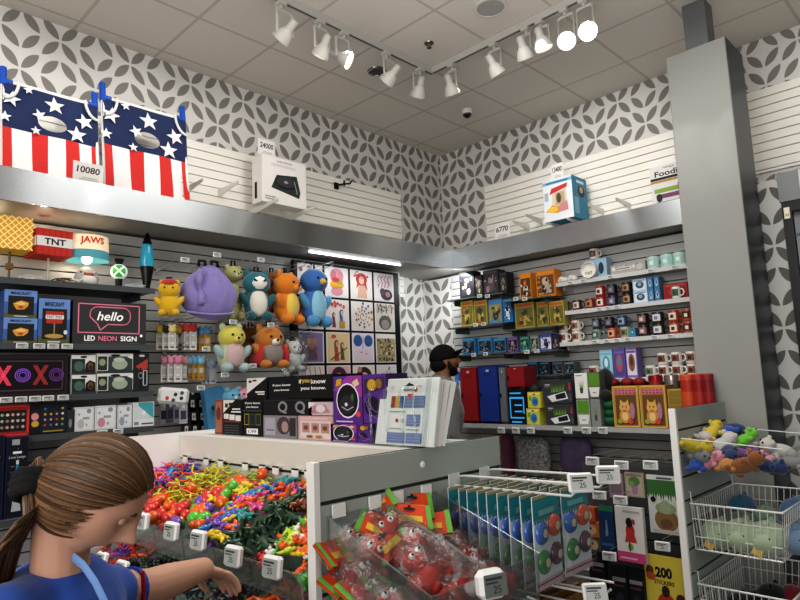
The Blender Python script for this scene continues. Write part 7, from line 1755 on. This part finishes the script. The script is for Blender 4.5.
# under-shell only where hair grows
lat, lon = 64, 110; vs = []; keep = {}
def hairy(v):
    v = V(v)
    return v.z > .95*v.x+.02-.22*min(1, abs(v.y)*1.3) if v.x > -.12 else v.z > -.62
ids = {}
for i in range(lat+1):
    th = -PI/2+PI*i/lat
    for k in range(lon):
        a = 2*PI*k/lon; v = V((math.cos(th)*math.cos(a), math.cos(th)*math.sin(a), math.sin(th))); ids[(i, k)] = len(vs); vs.append((v, HC+HF @ cap(v, None)))
fs = []
for i in range(lat):
    for k in range(lon):
        q = [ids[(i, k)], ids[(i, (k+1) % lon)], ids[(i+1, (k+1) % lon)], ids[(i+1, k)]]
        if all(hairy(vs[j][0]) for j in q): fs.append(tuple(q))
mb.add([p for _, p in vs], fs, HR[0])
def strand(d0, jit, m, r):
    a = V(d0).normalized(); b = PT.normalized(); pts = []; n = 12
    ang = a.angle(b); ax = a.cross(b)
    if ax.length < 1e-4: return
    ax.normalize()
    for i in range(n+1):
        t = i/n; d = Quaternion(ax, ang*t) @ a; droop = -.10*math.sin(t*PI)*abs(a.y)
        d = (d+V((0, 0, droop))).normalized()
        pts.append(HC+HF @ (skull(d, .042+jit+.02*math.sin(t*PI))*hs))
    mb.tube(pts, [r*(.5+.5*min(1, 4*i/n)) for i in range(n+1)], m, 5)
def hairline(a):
    """walk down the head at heading a until the hair stops"""
    e = 1.45
    while e > -1.0:
        v = V((math.cos(e)*math.cos(a), math.cos(e)*math.sin(a), math.sin(e)))
        if not hairy(v): break
        e -= .02
    return e+.02
for k in range(760):
    a = hr_.uniform(-1.75, 1.75); e0 = hairline(a); e = e0+(1.45-e0)*(hr_.random()**1.8)*.75-.03
    d = V((math.cos(e)*math.cos(a), math.cos(e)*math.sin(a), math.sin(e)))
    strand(d, hr_.uniform(-.012, .016), HR[hr_.choice((0, 0, 1, 1, 2, 3))], hr_.uniform(.0016, .0034))
for k in range(260):                  # nape and sides swept back under the tie
    sg = hr_.choice((-1, 1)); d = V((hr_.uniform(-.35, .30), sg*hr_.uniform(.6, 1), hr_.uniform(-.50, .15))).normalized()
    strand(d, hr_.uniform(-.015, .01), HR[hr_.choice((0, 1, 1, 2))], hr_.uniform(.0016, .003))
pr = HC+HF @ (PT*hs)
ends = [dep(34, 514, 1.13), dep(20, 530, 1.12), dep(6, 552, 1.12), dep(-4, 590, 1.13), dep(-8, 632, 1.15)]
for k in range(170):
    a, rr = hr_.uniform(0, 6.28), hr_.random()**.5; pts = []
    o1, o2 = math.cos(a)*rr, math.sin(a)*rr
    for i, p in enumerate([pr]+ends):
        wdt = [.022, .018, .034, .046, .045, .02][i]; pts.append(V(p)+Z*(o1*wdt*.9)+RH*(o1*wdt*.5)+FH*(o2*wdt)+V((hr_.uniform(-.004, .004),)*3))
    mb.tube(pts, [.003, .003, .0032, .003, .0026, .001], HR[hr_.choice((0, 1, 1, 3, 2))], 5)
mb.build('hair', girl, smooth=60)
mb = MB(); d_ = (ends[1]-pr).normalized(); q_ = Z.rotation_difference(d_); c_ = V(ends[0]).lerp(pr, .62)
for k in range(3):
    pts = [c_+d_*(.014*(k-1))+q_ @ V(((.026+.004*math.sin(j*2.2+k))*math.cos(j*PI/8), (.026+.004*math.sin(j*2.2+k))*math.sin(j*PI/8), .004*math.sin(j*3))) for j in range(16)]
    mb.tube(pts, .013, C('1b191a', .9, noise_amt=.2), 8, closed=True)
mb.build('hair_tie', girl, smooth=180)

# ---------------------------------------------------------------- the man in the cap at the back
md = 4.75; MH = dep(445, 361, md); ms = .245
mdir = (RH*.95+FH*.20+Z*.10).normalized(); MF = frame(mdir); mf = V((mdir.x, mdir.y, 0)).normalized(); ml = Z.cross(mf)
MSK = C('8a5f45', .5)
nk = MH+MF @ V((-.16*ms, 0, -.5*ms)); mch = nk+V((0, 0, -.16))-mf*.02; mpe = V((mch.x-mf.x*.02, mch.y-mf.y*.02, .98))
man = thing('person', 'bearded man in a black cap and grey hoodie standing behind the counter goods, in profile', 'person', (mpe.x, mpe.y, 0))
s1, s2 = mch+ml*.2+V((0, 0, .06)), mch-ml*.2+V((0, 0, .06))
e1, e2 = s1+ml*.06+V((0, 0, -.3)), s2-ml*.06+V((0, 0, -.3)); w1, w2 = e1+mf*.1+V((0, 0, -.24)), e2+mf*.1+V((0, 0, -.24))
mb = MB(); head_piece(mb, MH, MF, ms, MSK); limb(mb, [nk+V((0, 0, -.06)), nk, MH+MF @ V((-.1*ms, 0, -.2*ms))], [.07, .062, .06], MSK)
limb(mb, [mpe, mch], [.13, .15], MSK); limb(mb, [s1, mch, s2], [.06, .1, .06], MSK)
limb(mb, [s1, e1, w1], [.055, .042, .03], MSK); limb(mb, [s2, e2, w2], [.055, .042, .03], MSK)
hand(mb, w1, V((mf.x*.2, mf.y*.2, -1)), -ml, .19, MSK, .3, 1); hand(mb, w2, V((mf.x*.2, mf.y*.2, -1)), ml, .19, MSK, .3, -1)
hp = [mpe+ml*.1, mpe-ml*.1]; kk = [h+V((0, 0, -.45)) for h in hp]; aa = [V((k.x, k.y, .09)) for k in kk]
for h, k, a in zip(hp, kk, aa): limb(mb, [h, k, a], [.09, .06, .042], MSK)
fuse(mb, 'body', man, .006, 3, MSK)
eyes(man, MH, MF, ms, '241a14', MSK)
HD = C('6d6b6c', .85, noise_amt=.1, nscale=20, sheen=.2)
mb = MB(); limb(mb, [mpe, mpe+V((0, 0, .2)), mch-V((0, 0, .1)), mch], [.16, .165, .175, .15], HD); limb(mb, [s1, mch+V((0, 0, .02)), s2], [.078, .125, .078], HD)
limb(mb, [s1, e1, w1-(w1-e1)*.08], [.076, .058, .045], HD); limb(mb, [s2, e2, w2-(w2-e2)*.08], [.076, .058, .045], HD); limb(mb, [nk+V((0, 0, -.12)), nk+V((0, 0, -.05))-mf*.015], [.13, .09], HD)
fuse(mb, 'hoodie', man, .009, 3, HD)
mb = MB(); mb.tube([nk+V((0, 0, -.035))+Matrix.Rotation(a, 3, 'Z') @ (mf*.085)-mf*.02+V((0, 0, .02*math.cos(a)*-1)) for a in [2*PI*k/18 for k in range(18)]], .028, HD, 10, closed=True); mb.ell(nk-mf*.11+V((0, 0, -.07)), (.07, .11, .09), HD, rot=frame(mf), seg=16, rings=10); mb.build('hood', man, smooth=180)
mb = MB(); pa = C('26272c', .8)
limb(mb, [mpe+V((0, 0, .02)), mpe-V((0, 0, .04))], [.15, .155], pa)
for h, k, a in zip(hp, kk, aa): limb(mb, [h, k, a], [.11, .078, .06], pa)
fuse(mb, 'trousers', man, .01, 3, pa)
for a in aa:
    mb = MB(); mb.ell(V((a.x, a.y, .045))+mf*.06, (.15, .055, .046), C('1c1c1e', .5), rot=frame(mf), seg=18, rings=10, fn=lambda v, p: V((p.x, p.y, max(p.z, -.044)))); mb.build('shoe', man, smooth=60)
CP = C('08080a', .85, spec=.2)
mb = MB(); mb.ell(MH+MF @ V((-.04*ms, 0, .07*ms)), (1, 1, 1), CP, rot=MF, seg=32, rings=20, fn=lambda v, p: V((.45*v.x*ms, .36*v.y*ms, (.46*v.z if v.z > 0 else (.06-.10*min(0, v.x))*v.z)*ms))); mb.build('cap', man, smooth=60)
mb = MB(); vs = []; n = 14
for j in range(4):
    for i in range(n+1):
        a = -1.05+2.1*i/n; r = 1+.62*(j/3)*max(.0, math.cos(a*1.25)); vs.append(MH+MF @ V(((.42*r*math.cos(a)-.03)*ms, .34*math.sin(a)*ms*(1+.1*j/3), (.06+.26*(j/3)-.14*(math.sin(a)**2)*(j/3))*ms)))
top = list(vs); mb.add(vs, [(j*(n+1)+i, j*(n+1)+i+1, (j+1)*(n+1)+i+1, (j+1)*(n+1)+i) for j in range(3) for i in range(n)], CP)
mb.add([v-Z*.004 for v in top], [(j*(n+1)+i, (j+1)*(n+1)+i, (j+1)*(n+1)+i+1, j*(n+1)+i+1) for j in range(3) for i in range(n)], CP); mb.build('cap_brim', man, smooth=60)
BH = C('0f0c0a', .9)
mb = MB(); mb.ell(MH+MF @ V((-.21*ms, 0, -.09*ms)), (1, 1, 1), BH, rot=MF, seg=28, rings=18, fn=lambda v, p: V((.28*v.x, .335*v.y, .25*v.z))*ms*(1+.06*noise.noise(v*6))); mb.build('hair', man, smooth=180)
mb = MB()
mb.ell(MH+MF @ V((.17*ms, 0, -.40*ms)), (1, 1, 1), BH, rot=MF, seg=28, rings=18, fn=lambda v, p: V((.20*v.x, .21*v.y, .10*v.z))*ms*(1+.06*noise.noise(v*7)))
for sg in (-1, 1): mb.tube([MH+MF @ V((.0, sg*.30*ms, -.02*ms)), MH+MF @ V((.06*ms, sg*.27*ms, -.2*ms)), MH+MF @ V((.2*ms, sg*.2*ms, -.34*ms))], [.012, .018, .03], BH, 10)
mb.tube([MH+MF @ V((.33*ms, -.13*ms, -.2*ms)), MH+MF @ V((.395*ms, 0, -.165*ms)), MH+MF @ V((.33*ms, .13*ms, -.2*ms))], .009, BH, 8); mb.build('beard', man, smooth=180)
# ================================================================ LIGHT AND CAMERA
def area(name, loc, target, sx, sy, power, col=(1, .96, .9)):
    l = bpy.data.lights.new(name, 'AREA'); l.shape = 'RECTANGLE'; l.size = sx; l.size_y = sy; l.energy = power; l.color = col
    o = bpy.data.objects.new(name, l); COL.objects.link(o); o.location = loc
    o.rotation_euler = (V(target)-V(loc)).to_track_quat('-Z', 'Y').to_euler(); return o
def spot(name, loc, target, power, ang=50, blend=.6, col=(1, .95, .86), r=.05):
    l = bpy.data.lights.new(name, 'SPOT'); l.energy = power; l.spot_size = math.radians(ang); l.spot_blend = blend; l.color = col; l.shadow_soft_size = r
    o = bpy.data.objects.new(name, l); COL.objects.link(o); o.location = loc
    o.rotation_euler = (V(target)-V(loc)).to_track_quat('-Z', 'Y').to_euler(); return o
w = bpy.data.worlds.new('shop_ambient'); scn.world = w; w.use_nodes = True
w.node_tree.nodes['Background'].inputs[0].default_value = (1, .98, .95, 1); w.node_tree.nodes['Background'].inputs[1].default_value = .40
NW = (1, .975, .94)
area('overhead_area', (-8.6, -3.0, 4.0), (-3.0, -2.4, 1.2), 2.2, 3.0, 110, NW)
area('shelf_fill', (-9.0, -5.4, 1.9), (-2.0, -2.2, 1.2), 3.5, 2.2, 130, (1, .98, .96))  # unseen fill lamp, added to lift the shadows under the shelves
area('overhead_area', (-3.0, -2.9, 4.15), (-3.0, -2.9, 0), 2.0, 2.0, 60, NW)  # unseen downward area lamp; no panel is built here
area('led_strip_glow', ((LED[0].x+LED[1].x)/2, LED[0].y, ZB-.04), ((LED[0].x+LED[1].x)/2, LED[0].y+.1, 0), .95, .03, 3, (.93, .97, 1))
area('ceiling_fill', (-4.0, -3.6, 2.7), (-4.0, -3.6, 5), 3.4, 3.0, 42, NW)  # unseen lamp added in mid-air to brighten the ceiling
for xl in (-5.75, -5.0, -4.65, -3.75, -2.95, -2.45): spot('track_beam', (xl, -1.39, 4.0), (-5.604+(xl+5.604)*.85, -SL, 2.82), 9, 22, .6, (1, .99, .97), .02)
for yl in (-1.9, -2.35, -2.55, -2.9, -3.05, -3.35): spot('track_beam', (-1.70, yl, 4.0), (-SR, -4.722+(yl+4.722)*.835, 2.82), 9, 22, .6, (1, .99, .97), .02)
area('corner_fill', (-.75, -.75, ZB-.05), (-.3, -.1, 1.4), .3, .3, 9, (.95, .98, 1))  # added lamp without a fitting, lifts the dark wallpaper corner
def point(name, loc, power, col, r=.03):
    l = bpy.data.lights.new(name, 'POINT'); l.energy = power; l.color = col; l.shadow_soft_size = r
    o = bpy.data.objects.new(name, l); COL.objects.link(o); o.location = loc; return o
point('lamp_bulb', (-4.17, -.47, 2.40), 2.5, (1, .8, .55)); point('lamp_bulb', (-4.42, -.43, 2.60), 2.2, (1, .84, .6)); point('lamp_bulb', (-4.75, -.43, 2.60), 2.0, (1, .84, .6))
for x, t_, p in ((-5.3, -5.5, 32), (-4.6, -4.7, 32), (-3.7, -3.7, 28), (-2.9, -2.8, 36), (-2.2, -1.6, 16)): spot('track_beam', (x, -1.40, 4.05), (t_, 0, 3.35), p, 74, .8, NW)
for y, t_, p in ((-1.7, -1.3, 14), (-2.2, -2.0, 26), (-2.6, -2.5, 24)): spot('track_beam', (-1.7, y, 4.05), (0, t_, 3.4), p, 70, .8, NW)
spot('track_beam', (-1.7, -4.4, 4.05), (0, -4.2, 3.5), 34, 60, .8, NW)
spot('track_beam', (-1.8, -2.5, 4.05), (-1.0, -2.2, 1.2), 70, 50, .7, NW)
spot('track_beam', (-2.7, -1.45, 4.05), (-4.1, -2.4, 1.0), 130, 42, .7, NW)
cam = bpy.data.cameras.new('camera'); cam.sensor_width = 36; cam.lens = FPX*36/800; cam.clip_start = .02
co = bpy.data.objects.new('camera', cam); COL.objects.link(co)
M = Matrix((( CR.x, CU.x, -CF.x, O.x), (CR.y, CU.y, -CF.y, O.y), (CR.z, CU.z, -CF.z, O.z), (0, 0, 0, 1)))
co.matrix_world = M; scn.camera = co
scn.view_settings.view_transform = 'Standard'; scn.view_settings.look = 'Medium High Contrast'; scn.view_settings.exposure = -0.10
scn.cycles.max_bounces = 8; scn.cycles.transparent_max_bounces = 24; scn.cycles.caustics_reflective = False; scn.cycles.caustics_refractive = False
